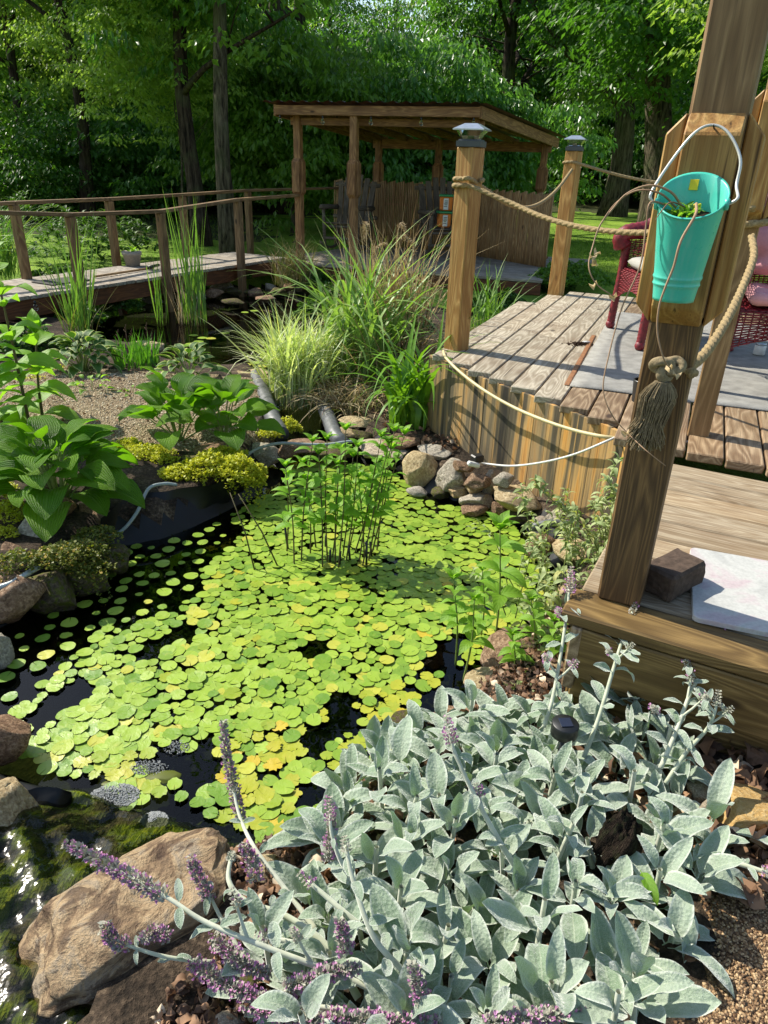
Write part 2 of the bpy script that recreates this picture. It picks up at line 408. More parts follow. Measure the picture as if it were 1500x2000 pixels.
M_hostav = leafmat('cream edged hosta leaf', S((62, 100, 40)), S((82, 120, 48)), .3, .5, .2, S((110, 140, 70)), S((178, 190, 116)), 0, False, .5, .3, None, .35, None, 5, True, 6)
M_bright = leafmat('bright soft leaf', S((110, 152, 44)), S((136, 178, 58)), .46, .5, .25, S((150, 186, 84)), None, 0, False, .3, .5, None, .4, S((170, 230, 40)), 6)
M_weed = leafmat('grey green weed leaf', S((168, 178, 128)), S((136, 154, 96)), .3, .6, 0, None, None, 0, True, 0, .4, S((186, 186, 120)), .3)
M_sedum = leafmat('golden creeping leaf', S((206, 206, 60)), S((166, 176, 44)), .35, .5, 0, None, None, 0, True, 0, 0, None, .3, S((220, 220, 40)), uvn=False)
M_sedumg = leafmat('olive creeping leaf', S((120, 124, 46)), S((84, 96, 34)), .3, .5, 0, None, None, 0, True, 0, 0, S((178, 150, 60)), .3, uvn=False)
M_vgrass = leafmat('cream striped grass', S((232, 232, 200)), S((164, 182, 112)), .35, .5, 0, None, None, 0, True, 0, 0, S((206, 206, 150)), .3, uvn=False)
M_reed = leafmat('tall reed blade', S((92, 134, 52)), S((134, 164, 84)), .35, .45, 0, None, None, 0, True, 0, .3, S((160, 164, 96)), .4)
M_reedp = leafmat('pale arching reed blade', S((150, 176, 106)), S((122, 154, 72)), .35, .45, 0, None, None, 0, False, 0, .6, None, .4)
M_day = leafmat('glossy strap leaf', S((88, 132, 34)), S((112, 156, 44)), .35, .4, 0, None, None, 0, False, 0, .4, None, .5, S((150, 210, 30)))
M_iris = leafmat('iris blade', S((84, 136, 44)), S((104, 152, 52)), .35, .5, 0, None, None, 0, True, 0, 0, None, .4, uvn=False)
M_dry = leafmat('dry straw blade', S((214, 198, 160)), S((180, 152, 112)), .25, .8, 0, None, None, 0, True, 0, 0, S((120, 92, 66)), .15, S((200, 170, 110)), uvn=False)
M_olive = leafmat('dull olive blade', S((110, 116, 66)), S((134, 122, 84)), .3, .7, 0, None, None, 0, True, 0, 0, None, .2, uvn=False)
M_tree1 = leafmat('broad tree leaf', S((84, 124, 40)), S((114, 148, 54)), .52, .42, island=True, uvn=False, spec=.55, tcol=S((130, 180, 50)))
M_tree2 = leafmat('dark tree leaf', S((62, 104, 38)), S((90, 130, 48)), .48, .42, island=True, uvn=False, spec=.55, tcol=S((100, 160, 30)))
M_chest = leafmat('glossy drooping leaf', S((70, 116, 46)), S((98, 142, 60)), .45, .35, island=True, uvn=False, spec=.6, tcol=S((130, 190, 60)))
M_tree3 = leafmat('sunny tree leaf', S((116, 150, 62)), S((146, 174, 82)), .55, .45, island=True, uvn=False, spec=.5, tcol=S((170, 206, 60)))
M_under = leafmat('shrub leaf', S((52, 86, 34)), S((84, 114, 46)), .35, .55, island=True, uvn=False, spec=.3)
M_grass = leafmat('lawn blade', S((92, 124, 42)), S((124, 150, 56)), .4, .6, island=True, uvn=False, spec=.2)
M_stem = leafmat('purple brown stem', S((74, 70, 40)), S((96, 84, 50)), 0, .6, uvn=False)
M_gstem = leafmat('green stem', S((110, 130, 60)), S((130, 144, 80)), 0, .6, uvn=False)
M_litter = leafmat('fallen brown leaf', S((156, 122, 94)), S((78, 60, 50)), .12, .7, island=True, uvn=False, spec=.2, tcol=S((170, 120, 80)), yellow=S((214, 194, 166)))
M_twig = leafmat('dry vine stem', S((160, 130, 100)), S((120, 88, 64)), 0, .7, uvn=False)

def rockmat(name, cols, scale=1.0, moss=0., wet=False):
    n = NT(name); v = n.coord('Object', (1, 1, 1), 21.0)
    a = n.noise(v, 9*scale, 6, .65, .4); b = n.noise(v, 60*scale, 4, .7); c_ = n.noise(v, 3*scale, 3, .5, 1.0)
    c = n.ramp(a, [(.28, cols[0]), (.46, cols[1]), (.56, cols[2]), (.72, cols[3])])
    c = n.mix(n.ramp(c_, [(.5, (0, 0, 0, 1)), (.7, (1, 1, 1, 1))]), c, cols[1])
    c = n.mix(1.0, c, n.ramp(b, [(.3, (.7, .7, .7, 1)), (.7, (1.1, 1.1, 1.1, 1))]), 'MULTIPLY')
    r = n.n('ObjectInfo').outputs['Random']
    c = n.mix(1.0, c, n.ramp(r, [(0, (.84, .80, .76, 1)), (.4, (1.05, 1.02, .96, 1)), (.7, (.95, .95, .96, 1)), (1, (1.05, .94, .82, 1))]), 'MULTIPLY')
    if moss: c = n.mix(n.ramp(n.noise(v, 5, 4), [(.5-moss*.2, (0, 0, 0, 1)), (.62, (1, 1, 1, 1))]), c, S((86, 92, 24)))
    h = n.math('ADD', n.math('MULTIPLY', a, 1.5), n.math('MULTIPLY', b, .5))
    return n.done(n.bsdf(c, .2 if wet else .85, n.bump(h, .7, .012), Specular_IOR_Level=.6 if wet else .25))
M_rocktan = rockmat('tan sandstone', [S((112, 96, 72)), S((172, 152, 116)), S((200, 182, 144)), S((220, 206, 176))])
M_rockgrey = rockmat('grey fieldstone', [S((106, 98, 88)), S((160, 152, 138)), S((194, 186, 168)), S((220, 212, 196))])
M_rockred = rockmat('reddish brown stone', [S((74, 56, 44)), S((128, 102, 80)), S((164, 136, 110)), S((192, 170, 144))])
M_rockdark = rockmat('dark damp stone', [S((48, 42, 34)), S((86, 74, 58)), S((110, 98, 76)), S((130, 118, 94))], 1, .2)
M_flag = rockmat('golden flagstone', [S((178, 138, 80)), S((206, 170, 108)), S((218, 188, 132)), S((226, 204, 156))], 1.2)
def heromat():
    n = NT('layered brown boulder'); v = n.coord('Object', (1, 1, 1))
    s = n.n('VectorMath', operation='MULTIPLY'); n.l(v, s.inputs[0]); s.inputs[1].default_value = (1, 1.6, 6)
    lay = n.noise(s.outputs[0], 7, 7, .66, .8); b = n.noise(v, 13, 7, .7, .5); f = n.noise(v, 160, 4, .75)
    c = n.ramp(b, [(.30, S((84, 68, 52))), (.42, S((136, 112, 84))), (.52, S((172, 148, 114))), (.60, S((148, 134, 114))), (.72, S((192, 170, 134)))])
    c = n.mix(n.math('MULTIPLY', n.ramp(lay, [(.44, (1, 1, 1, 1)), (.50, (0, 0, 0, 1))]), .75), c, S((74, 52, 36)))
    c = n.mix(1.0, c, n.ramp(f, [(.3, (.78, .78, .78, 1)), (.7, (1.1, 1.08, 1.05, 1))]), 'MULTIPLY')
    h = n.math('ADD', n.math('ADD', n.math('MULTIPLY', lay, 1.4), n.math('MULTIPLY', b, 1.6)), n.math('MULTIPLY', f, .25))
    return n.done(n.bsdf(c, .7, n.bump(h, .8, .02), Specular_IOR_Level=.35))
M_hero = heromat()

def simple(name, col, rough=.5, metal=0., nz=0., nscale=30, var=.15, spec=.5, **kw):
    n = NT(name); v = n.coord('Object')
    a = n.noise(v, nscale, 3)
    c = n.mix(1.0, col, n.ramp(a, [(.3, (1-var, 1-var, 1-var, 1)), (.7, (1+var*.4,)*3+(1,))]), 'MULTIPLY')
    return n.done(n.bsdf(c, rough, n.bump(a, nz, .004) if nz else None, Metallic=metal, Specular_IOR_Level=spec, **kw))
M_liner = simple('black pond liner', S((24, 25, 24)), .42, 0, .9, 9, .4, spec=.35)
M_pipe = simple('grey rolled liner', S((92, 94, 96)), .5, 0, .6, 30, .35)
def tealmat():
    n = NT('teal enamel'); v = n.coord('Object', (1, 1, 1)); a = n.noise(v, 30, 5, .7); s_ = n.coord('Object', (60, 60, 6)); b = n.noise(s_, 1, 4, .6)
    c = n.mix(n.ramp(b, [(.5, (0, 0, 0, 1)), (.75, (.35, .35, .35, 1))]), S((72, 190, 168)), S((150, 200, 184)))
    c = n.mix(n.ramp(a, [(.62, (0, 0, 0, 1)), (.74, (.35, .35, .35, 1))]), c, S((120, 130, 110)))
    return n.done(n.bsdf(c, n.ramp(a, [(.3, (.22, .22, .22, 1)), (.7, (.5, .5, .5, 1))]), n.bump(b, .05, .003)))
M_teal = tealmat()
M_wire = simple('white coated wire', S((210, 208, 200)), .35, .3, 0)
M_hose = simple('clear vinyl hose', S((150, 160, 158)), .25, 0, 0)
M_cable = simple('cream cable', S((196, 182, 136)), .5, 0, .1)
M_white = simple('white plastic', S((214, 214, 210)), .4)
M_black = simple('black plastic', S((26, 27, 28)), .4)
M_metal = simple('brushed cap metal', S((186, 192, 198)), .3, .7, .05)
M_capbase = simple('dark cap base', S((70, 74, 76)), .5)
M_solar = simple('solar cell', S((34, 38, 52)), .15)
M_rope = simple('hemp rope', S((158, 138, 102)), .9, 0, .9, 160, .35, spec=.1)
M_tass = simple('frayed hemp', S((146, 130, 102)), .9, 0, .5, 120, .35, spec=.1)
M_wick = simple('red wicker', S((124, 32, 42)), .45, 0, .6, 45, .6)
M_pink = simple('pink cushion cloth', S((222, 160, 164)), .9, 0, .15, 120, .08, spec=.1, Sheen_Weight=.3)
M_pale = simple('pale cushion cloth', S((160, 158, 150)), .9, 0, .15, 100, .1, spec=.1)
M_shag = simple('mauve shag', S((206, 140, 150)), .9, 0, 0, 60, .3, spec=.1)
M_pot = simple('grey clay pot', S((150, 140, 128)), .8, 0, .2, 40, .2)
M_roof = simple('red corrugated sheet', S((92, 50, 42)), .5, .0, .1, 20, .25)
M_brick = simple('dark brick', S((84, 70, 60)), .9, 0, .8, 60, .4, spec=.2)
def barkmat(name, a_, b_, c_):
    n = NT(name); v = n.coord('Object', (9, 9, 1.3)); a = n.noise(v, 2.2, 5, .65, .5); b = n.noise(n.coord('Object'), 2.5, 3)
    c = n.ramp(a, [(.36, c_), (.5, a_), (.66, b_)]); c = n.mix(n.ramp(b, [(.5, (0, 0, 0, 1)), (.7, (.5, .5, .5, 1))]), c, S((84, 96, 60)))
    return n.done(n.bsdf(c, .95, n.bump(a, 1.0, .06), Specular_IOR_Level=.1))
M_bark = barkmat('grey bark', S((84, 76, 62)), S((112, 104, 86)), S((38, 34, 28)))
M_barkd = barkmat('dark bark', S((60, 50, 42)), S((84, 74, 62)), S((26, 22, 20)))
M_bamboo = wood('bamboo cane', S((206, 170, 122)), S((170, 132, 90)), S((84, 58, 38)), 1, .6, S((110, 80, 52)), .6)
M_soil = simple('dark soil', S((58, 44, 34)), .95, 0, 1, 60, .5, spec=.1)
M_green = simple('green lid', S((40, 140, 80)), .4)
M_orange = simple('orange tub', S((222, 120, 34)), .4)
M_label = simple('white label', S((222, 222, 214)), .5)
M_foam = simple('foam bubble', S((176, 180, 178)), .3, 0, 0, 20, .05, Transmission_Weight=.5)
M_mat = simple('dark doormat', S((70, 68, 64)), .95, 0, .5, 90, .3)
M_yel = simple('yellow sticker', S((226, 206, 30)), .5)
M_stake = simple('orange stain timber', S((150, 104, 68)), .5, 0, .2, 30, .3)
def glassmat():
    n = NT('clear bulb glass'); g = n.n('BsdfGlass'); g.inputs['Roughness'].default_value = .05; g.inputs['IOR'].default_value = 1.35
    g.inputs[0].default_value = (.95, .97, .95, 1); return n.done(g.outputs[0])
M_glass = glassmat()
def tilemat():
    n = NT('pale marbled slab'); v = n.coord('Object'); a = n.noise(v, 5, 5, .6, 1.2); b = n.noise(v, 120, 3)
    c = n.ramp(a, [(.3, S((158, 158, 154))), (.5, S((184, 184, 178))), (.62, S((180, 164, 166))), (.75, S((168, 176, 168)))])
    c = n.mix(1.0, c, n.ramp(b, [(.3, (.85, .85, .85, 1)), (.6, (1, 1, 1, 1))]), 'MULTIPLY')
    return n.done(n.bsdf(c, .6, n.bump(b, .2, .002)))
M_tile = tilemat()
def rugmat():
    n = NT('grey woven rug'); v = n.coord('Object'); w1 = n.n('TexWave'); w1.inputs['Scale'].default_value = 90; n.l(v, w1.inputs[0])
    w2 = n.n('TexWave', bands_direction='Y'); w2.inputs['Scale'].default_value = 60; n.l(v, w2.inputs[0])
    b = n.noise(v, 14, 4); h = n.math('ADD', w1.outputs[1], w2.outputs[1])
    c = n.ramp(b, [(.3, S((140, 138, 132))), (.7, S((178, 176, 168)))])
    c = n.mix(n.math('MULTIPLY', h, .3), c, S((110, 108, 104)))
    return n.done(n.bsdf(c, .95, n.bump(h, .5, .003), Specular_IOR_Level=.1))
M_rug = rugmat()
def groundmat(name, cols, s1, s2, bump=.8, rough=.95, vor=0):
    n = NT(name); v = n.coord('Object'); a = n.noise(v, s1, 4, .6); b = n.noise(v, s2, 4, .7)
    if vor:
        vr = n.n('TexVoronoi'); vr.inputs['Scale'].default_value = vor; n.l(v, vr.inputs['Vector'])
        c = n.mix(1.0, n.ramp(n.math('FRACT', n.math('MULTIPLY', vr.outputs['Color'], 1.0)), [(0, cols[0]), (.35, cols[1]), (.7, cols[2]), (1, cols[3])]), n.ramp(vr.outputs['Distance'], [(.0, (1.1, 1.1, 1.1, 1)), (.6, (.45, .42, .4, 1))]), 'MULTIPLY')
        c = n.mix(n.math('MULTIPLY', n.ramp(a, [(.5, (0, 0, 0, 1)), (.7, (1, 1, 1, 1))]), .5), c, cols[0])
        h = n.math('SUBTRACT', 1.0, vr.outputs['Distance'])
    else:
        c = n.ramp(n.math('ADD', n.math('MULTIPLY', a, .5), n.math('MULTIPLY', b, .5)), [(.36, cols[0]), (.46, cols[1]), (.55, cols[2]), (.66, cols[3])]); h = b
    return n.done(n.bsdf(c, rough, n.bump(h, bump, .02), Specular_IOR_Level=.2))
M_gravel = groundmat('sandy island gravel', [S((112, 96, 74)), S((168, 150, 118)), S((194, 178, 146)), S((218, 206, 180))], 6, 90, .8, vor=95)
M_mulch = groundmat('dark damp mulch', [S((30, 25, 20)), S((50, 42, 33)), S((74, 62, 50)), S((124, 108, 88))], 8, 70)
M_lawn = groundmat('lawn turf', [S((74, 100, 30)), S((100, 130, 38)), S((122, 150, 48)), S((146, 168, 64))], .8, 60)
M_patio = groundmat('pebbled path', [S((96, 74, 56)), S((150, 118, 86)), S((184, 152, 112)), S((214, 196, 166))], 5, 90, .9, vor=130)
M_mud = groundmat('pond mud', [S((22, 24, 14)), S((36, 40, 20)), S((48, 50, 26)), S((66, 64, 36))], 3, 30)
M_forestfloor = groundmat('woodland floor', [S((30, 34, 18)), S((48, 54, 26)), S((62, 66, 32)), S((84, 80, 46))], 1, 20)
def watermat(name, tint, ripple, scale, rough=.01, stretch=(1, 1, 1)):
    n = NT(name); v = n.coord('Object', stretch); a = n.noise(v, scale, 3, .6)
    bn = n.bump(a, ripple, .02)
    fr = n.n('Fresnel'); fr.inputs[0].default_value = 1.33; n.l(bn, fr.inputs['Normal'])
    t = n.n('BsdfTransparent'); t.inputs[0].default_value = tint
    g = n.n('BsdfGlossy'); g.inputs['Roughness'].default_value = rough; n.l(bn, g.inputs['Normal'])
    mx = n.n('MixShader'); n.l(fr.outputs[0], mx.inputs[0]); n.l(t.outputs[0], mx.inputs[1]); n.l(g.outputs[0], mx.inputs[2])
    return n.done(mx.outputs[0])
M_water = watermat('still pond water', (.46, .52, .34, 1), .08, 3)
M_stream = watermat('running water', (.62, .64, .48, 1), .28, 18, .17, (1, 1, 1))

# ------------------------------------------------------------------ setting: terrain and water
def poly(pts, z=0.): return np.array([at(x, y, z)[:2] for x, y in pts])
POND = poly([(-260, 1330), (0, 1225), (60, 1190), (150, 1140), (235, 1070), (330, 1050), (430, 1005), (505, 965), (520, 915), (560, 880), (680, 880), (780, 905), (830, 962), (930, 990), (1010, 1015), (1050, 1060), (1100, 1130), (1050, 1220), (970, 1290), (920, 1350), (850, 1430), (740, 1530), (620, 1640), (450, 1680), (330, 1620), (250, 1600), (150, 1550), (60, 1530), (0, 1510), (-260, 1540)])
CHAN = poly([(530, 900), (545, 815), (512, 735), (600, 720), (650, 790), (690, 880), (640, 910)])
UPPER = poly([(150, 600), (215, 566), (420, 556), (560, 555), (640, 570), (700, 620), (700, 700), (620, 745), (540, 760), (500, 730), (430, 740), (345, 728), (300, 698), (230, 690), (180, 660), (100, 640)])
STREAM = poly([(-300, 1560), (0, 1570), (140, 1560), (260, 1590), (420, 1640), (480, 1700), (330, 1800), (150, 2100), (-300, 2300)])
ISLAND = poly([(-300, 760), (0, 740), (120, 720), (330, 735), (470, 745), (520, 800), (520, 850), (380, 880), (250, 860), (0, 930), (-300, 1000)], .15)
PATIO = poly([(1385, 1700), (1700, 1600), (1900, 2600), (1330, 2500), (1340, 1990), (1385, 1850)], .3)
ox, oy = at(1120, 1200, .6)[:2]
def inside(P, X, Y):
    r = np.zeros(X.shape, bool); n = len(P)
    for i in range(n):
        x1, y1 = P[i]; x2, y2 = P[(i+1) % n]
        c = ((y1 > Y) != (y2 > Y)); dy = (y2-y1) if abs(y2-y1) > 1e-9 else 1e-9
        r ^= c & (X < (x2-x1)*(Y-y1)/dy+x1)
    return r
def sdist(P, X, Y):
    d = np.full(X.shape, 1e9); n = len(P)
    for i in range(n):
        a, b = P[i], P[(i+1) % n]; e = b-a; L = max(e@e, 1e-9)
        t = np.clip(((X-a[0])*e[0]+(Y-a[1])*e[1])/L, 0, 1)
        d = np.minimum(d, np.hypot(X-a[0]-t*e[0], Y-a[1]-t*e[1]))
    return np.where(inside(P, X, Y), -d, d)
def sstep(x): x = np.clip(x, 0, 1); return x*x*(3-2*x)
def wig(X, Y, s=1.0):
    return (np.sin(X*3.1*s+1.3*np.sin(Y*2.3*s))+np.sin(Y*4.3*s+1.7*np.sin(X*1.9*s+1))+.5*np.sin(X*9.7*s+Y*7.1*s)+.35*np.sin(X*17*s-Y*13*s+2))/3
def height(X, Y):
    dp = np.minimum(np.minimum(sdist(POND, X, Y), sdist(CHAN, X, Y)), sdist(UPPER, X, Y))
    bed = .16+.17*sstep((X*.55-Y*.35+.7)/1.0)*(Y < 3.2)*sstep((3.4-Y)/1.2)      # rises towards the front deck
    isl = .03*sstep(-sdist(ISLAND, X, Y)/.2)
    h = (bed+isl)*sstep(dp/.16+.12)
    h = np.where(dp < .03, -.32*sstep(-(dp-.03)/.22)+.02, h)
    ds = sdist(STREAM, X, Y)
    h = np.where(ds < 0, np.minimum(h, .02+.02*sstep((1.2-Y)/.6)), h)
    h = h+.012*wig(X, Y)+.006*wig(X+5, Y, 3)
    far = sstep((Y-12)/8); h = h+far*.1+ .0006*np.maximum(Y-20, 0)**2*(Y < 120)*.5
    return h
def hz(x, y): return float(height(np.array([x]), np.array([y]))[0])
xs = np.concatenate([np.linspace(-300, -30, 16), np.linspace(-28, -6, 40), np.arange(-5.8, 4.2, .045), np.linspace(4.3, 28, 40), np.linspace(30, 300, 16)])
ys = np.concatenate([np.linspace(-40, -1.5, 12), np.arange(-1.3, 12.5, .05), np.linspace(12.7, 40, 70), np.linspace(44, 500, 24)])
GX, GY = np.meshgrid(xs, ys); GZ = height(GX, GY)
nx, ny = len(xs), len(ys)
I = np.arange(nx*ny).reshape(ny, nx)
Fq = np.stack([I[:-1, :-1], I[:-1, 1:], I[1:, 1:], I[1:, :-1]], -1).reshape(-1, 4)
CX = (GX[:-1, :-1]+GX[1:, 1:])/2; CY = (GY[:-1, :-1]+GY[1:, 1:])/2; CZ = (GZ[:-1, :-1]+GZ[1:, 1:])/2
mi = np.full(CX.shape, 1)                                # mulch
mi[(CY > 8.5+.2*wig(CX, CY)) | (CX < -4.5) | (CX > 2.6)] = 2  # lawn
mi[(CY > 3.2) & (CX > 1.3) & (CY < 9)] = 2
mi[(CY > 29+1.5*wig(CX*.3, CY*.1))] = 5
mi[(CY > 22+wig(CX, CY)) & (CX < 1)] = 5
mi[(CY > 15) & (CX < -2.0-.25*(CY-14)+wig(CX, CY))] = 5
di = sdist(ISLAND, CX, CY)+.05*wig(CX, CY, 2)
mi[di < .06] = 0
mi[(sdist(PATIO, CX, CY)+.02*wig(CX, CY, 4)) < 0] = 3
dpe = sdist(POND, CX, CY)
mi[(dpe > -.2) & (dpe < .075+.02*wig(CX, CY, 3))] = 6
mi[CZ < -.03] = 4
g = mesh_np('ground', np.stack([GX, GY, GZ], -1).reshape(-1, 3), Fq, True, None, mi.ravel())
for m in (M_gravel, M_mulch, M_lawn, M_patio, M_mud, M_forestfloor, M_liner): g.materials.append(m)
link('ground', g, None, kind='structure')
def sheet(name, x0, x1, y0, y1, z, mat, n=2):
    V = [(x0, y0, z), (x1, y0, z), (x1, y1, z), (x0, y1, z)]
    return link(name, mesh_py(name, V, [(0, 1, 2, 3)]), mat, kind='structure')
sheet('pond_water', -4.4, 1.15, 1.02, 9.9, 0.0, M_water)

# ------------------------------------------------------------------ trees and woodland
def noise_path(p0, p1, n, amp, seed):
    r = random.Random(seed); o = Vector((r.uniform(0, 50), r.uniform(0, 50), 0)); P = []
    for i in range(n):
        t = i/(n-1); q = Vector(p0).lerp(Vector(p1), t)
        q += Vector((noise.noise(o+Vector((t*2.2, 0, 0))), noise.noise(o+Vector((0, t*2.2, 5))), 0))*amp*min(1, t*3)
        P.append(q)
    return P
def trunk_mesh(h, r0, lean=(0, 0), limbs=6, seed=0, fork=None, n=10):
    r = random.Random(seed); mb = MB()
    P = noise_path((0, 0, -.2), (lean[0], lean[1], h), 14, h*.05, seed)
    mb.add(*tube_vf(P, [r0*(1.45 if i == 0 else 1.12 if i == 1 else 1-.72*i/13) for i in range(14)], n))
    for k in range(limbs):
        i = r.randint(4, 12); a = r.uniform(0, 6.28); L = h*r.uniform(.18, .4); b = P[i]
        e = b+Vector((math.cos(a)*L, math.sin(a)*L, L*r.uniform(.25, .9)))
        Q = noise_path(b, e, 7, L*.14, seed*31+k); rr = r0*(1-.7*i/13)*.5
        mb.add(*tube_vf(Q, rad_list(7, rr, rr*.25), 6))
        for q in range(2):
            b2 = Q[r.randint(2, 5)]; e2 = b2+Vector((r.uniform(-1, 1), r.uniform(-1, 1), r.uniform(-.1, .7)))*L*.5
            mb.add(*tube_vf(noise_path(b2, e2, 5, L*.06, seed*7+k+q), rad_list(5, rr*.4, rr*.1), 4))
    return mb.mesh('trunk', True)
def crown_mesh(rx, ry, rz, z0, nclu, per, leaf, seed, droop=.5, hollow=.35, spread=.55):
    """thousands of leaf-sized faces grouped in sprays"""
    g = np.random.default_rng(seed)
    u = g.normal(size=(nclu, 3)); u /= np.linalg.norm(u, axis=1)[:, None]
    rad = hollow+(1-hollow)*g.random(nclu)**.6
    lump = 1+.28*np.sin(u[:, 0]*4.1+seed)+.2*np.sin(u[:, 1]*5.3+u[:, 2]*3+seed)
    C = u*(rad*lump)[:, None]*np.array([rx, ry, rz])+np.array([0, 0, z0])
    C = C[C[:, 2] > .25]
    N = len(C)*per
    c = np.repeat(C, per, 0); az0 = np.repeat(g.uniform(0, 6.28, len(C)), per)
    rr = g.random(N)**.6*spread; aa = g.uniform(0, 6.28, N)
    d = np.stack([np.cos(aa)*rr, np.sin(aa)*rr, g.normal(0, .12, N)*spread-droop*rr**2*.9], -1)
    T = c+d
    az = aa+g.normal(0, .7, N); el = -.35-droop*g.random(N)*1.2; ro = g.normal(0, .5, N)
    L = leaf*g.uniform(.65, 1.25, N)
    M = rots(az, el, ro)*L[:, None, None]
    V = np.array([(0, 0, 0), (.26, .42, .06), (0, 1, -.08), (-.26, .42, .06)]); F = np.array([(0, 1, 2, 3)])
    return scatter(V, F, M, T, None, 'crown', False)
CR = [crown_mesh(3.2, 3.0, 3.6, 5.2, 470, 52, .15, 1), crown_mesh(2.6, 2.6, 3.2, 4.4, 400, 52, .135, 2, .8),
      crown_mesh(3.6, 3.2, 2.6, 3.4, 480, 52, .16, 3, .4), crown_mesh(2.2, 2.2, 1.5, 1.4, 300, 44, .14, 4, .4)]
CRN = crown_mesh(2.7, 1.5, 1.7, 2.2, 420, 84, .155, 9, .8, .3, .5)        # near tree with long drooping leaves
SIDE = [(9, 36), (13, 38), (17, 35), (21, 40), (12, 46), (16, 48), (8, 44)]
TR = [trunk_mesh(9, .17, (.5, .2), 7, 11), trunk_mesh(9.5, .13, (-.5, .3), 7, 12), trunk_mesh(8.5, .22, (.2, -.4), 6, 13)]
def tree(name, x, y, crown, trunk, s, rz, mats, label, cat='tree', group=None, cz=0., tmat=M_bark, base=None):
    z = hz(x, y)
    t = root(name, (x, y, z), label, cat, group, rz)
    if trunk is not None:
        link('trunk', trunk if trunk.users == 0 or trunk.materials and trunk.materials[0] == tmat else trunk, tmat, t, Matrix.Diagonal((s, s, s, 1)), True)
    me = crown
    c = link('crown', me, mats, t, Matrix.Translation((0, 0, cz)) @ Matrix.Diagonal((s, s, s, 1)), True)
    c.material_slots[0].link = 'OBJECT'; c.material_slots[0].material = mats
    return t
rt = random.Random(5)
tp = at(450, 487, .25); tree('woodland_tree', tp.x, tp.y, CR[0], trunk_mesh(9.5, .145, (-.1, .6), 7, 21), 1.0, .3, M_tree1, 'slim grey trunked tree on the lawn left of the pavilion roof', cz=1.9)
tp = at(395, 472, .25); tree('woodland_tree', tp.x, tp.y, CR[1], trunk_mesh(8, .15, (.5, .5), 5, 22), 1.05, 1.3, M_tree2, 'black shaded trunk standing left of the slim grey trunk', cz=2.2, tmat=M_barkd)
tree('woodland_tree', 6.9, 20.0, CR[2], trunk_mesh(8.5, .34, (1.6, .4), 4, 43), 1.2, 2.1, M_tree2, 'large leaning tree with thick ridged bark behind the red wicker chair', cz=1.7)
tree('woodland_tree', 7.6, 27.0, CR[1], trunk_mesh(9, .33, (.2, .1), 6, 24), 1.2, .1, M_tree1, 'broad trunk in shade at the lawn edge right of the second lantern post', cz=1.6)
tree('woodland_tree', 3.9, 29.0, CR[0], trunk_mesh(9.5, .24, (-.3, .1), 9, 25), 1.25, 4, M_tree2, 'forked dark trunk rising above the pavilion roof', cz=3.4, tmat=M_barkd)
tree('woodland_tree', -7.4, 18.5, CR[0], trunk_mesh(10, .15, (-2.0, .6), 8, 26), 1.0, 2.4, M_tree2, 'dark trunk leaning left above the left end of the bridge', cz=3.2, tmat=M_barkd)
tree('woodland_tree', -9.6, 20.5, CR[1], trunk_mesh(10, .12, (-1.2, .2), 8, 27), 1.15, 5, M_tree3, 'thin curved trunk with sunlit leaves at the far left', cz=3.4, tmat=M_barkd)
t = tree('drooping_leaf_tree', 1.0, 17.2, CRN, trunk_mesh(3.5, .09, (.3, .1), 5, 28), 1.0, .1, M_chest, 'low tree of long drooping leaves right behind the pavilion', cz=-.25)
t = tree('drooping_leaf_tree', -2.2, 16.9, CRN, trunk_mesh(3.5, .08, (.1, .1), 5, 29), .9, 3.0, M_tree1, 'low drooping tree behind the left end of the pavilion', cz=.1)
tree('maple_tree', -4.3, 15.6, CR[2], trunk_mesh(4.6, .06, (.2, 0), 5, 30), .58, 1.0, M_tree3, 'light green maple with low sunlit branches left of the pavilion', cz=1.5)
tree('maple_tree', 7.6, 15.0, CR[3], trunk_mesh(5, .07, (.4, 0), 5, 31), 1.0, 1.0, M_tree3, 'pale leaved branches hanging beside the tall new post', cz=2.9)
n_ = 0
for row, (Y, n, sp) in enumerate([(24, 8, 4.9), (31, 10, 5.2), (40, 12, 5.8), (54, 15, 6.6)]):
    for i in range(n):
        x = (i-(n-1)/2)*sp+rt.uniform(-1.2, 1.2); y = Y+rt.uniform(-2, 2)
        if x < -.62*Y-1.5: continue
        if row < 2 and 1 < x < 12.5: continue
        if y < 28 and 3 < x < 13: y += 9
        k = rt.randint(0, 2); s = rt.uniform(1.0, 1.25)*(1+.12*row); low = -7 < x < 5 and y < 35
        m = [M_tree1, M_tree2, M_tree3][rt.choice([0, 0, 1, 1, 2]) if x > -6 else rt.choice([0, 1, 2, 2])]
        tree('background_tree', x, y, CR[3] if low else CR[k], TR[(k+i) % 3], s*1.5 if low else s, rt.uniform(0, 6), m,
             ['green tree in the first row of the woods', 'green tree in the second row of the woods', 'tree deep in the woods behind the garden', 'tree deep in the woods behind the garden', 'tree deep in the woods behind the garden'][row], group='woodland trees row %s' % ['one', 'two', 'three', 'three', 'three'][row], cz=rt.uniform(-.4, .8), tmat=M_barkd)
for i, (x, y) in enumerate(SIDE):
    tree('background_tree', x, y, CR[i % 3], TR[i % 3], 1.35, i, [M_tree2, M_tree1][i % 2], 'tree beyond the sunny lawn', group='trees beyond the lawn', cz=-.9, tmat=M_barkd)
    tree('understory_shrub', x+1.5, y-1.5, CR[3], None, 1.7, i, M_tree2, 'leafy understory shrub among the woodland trunks', 'shrub', 'understory shrubs')
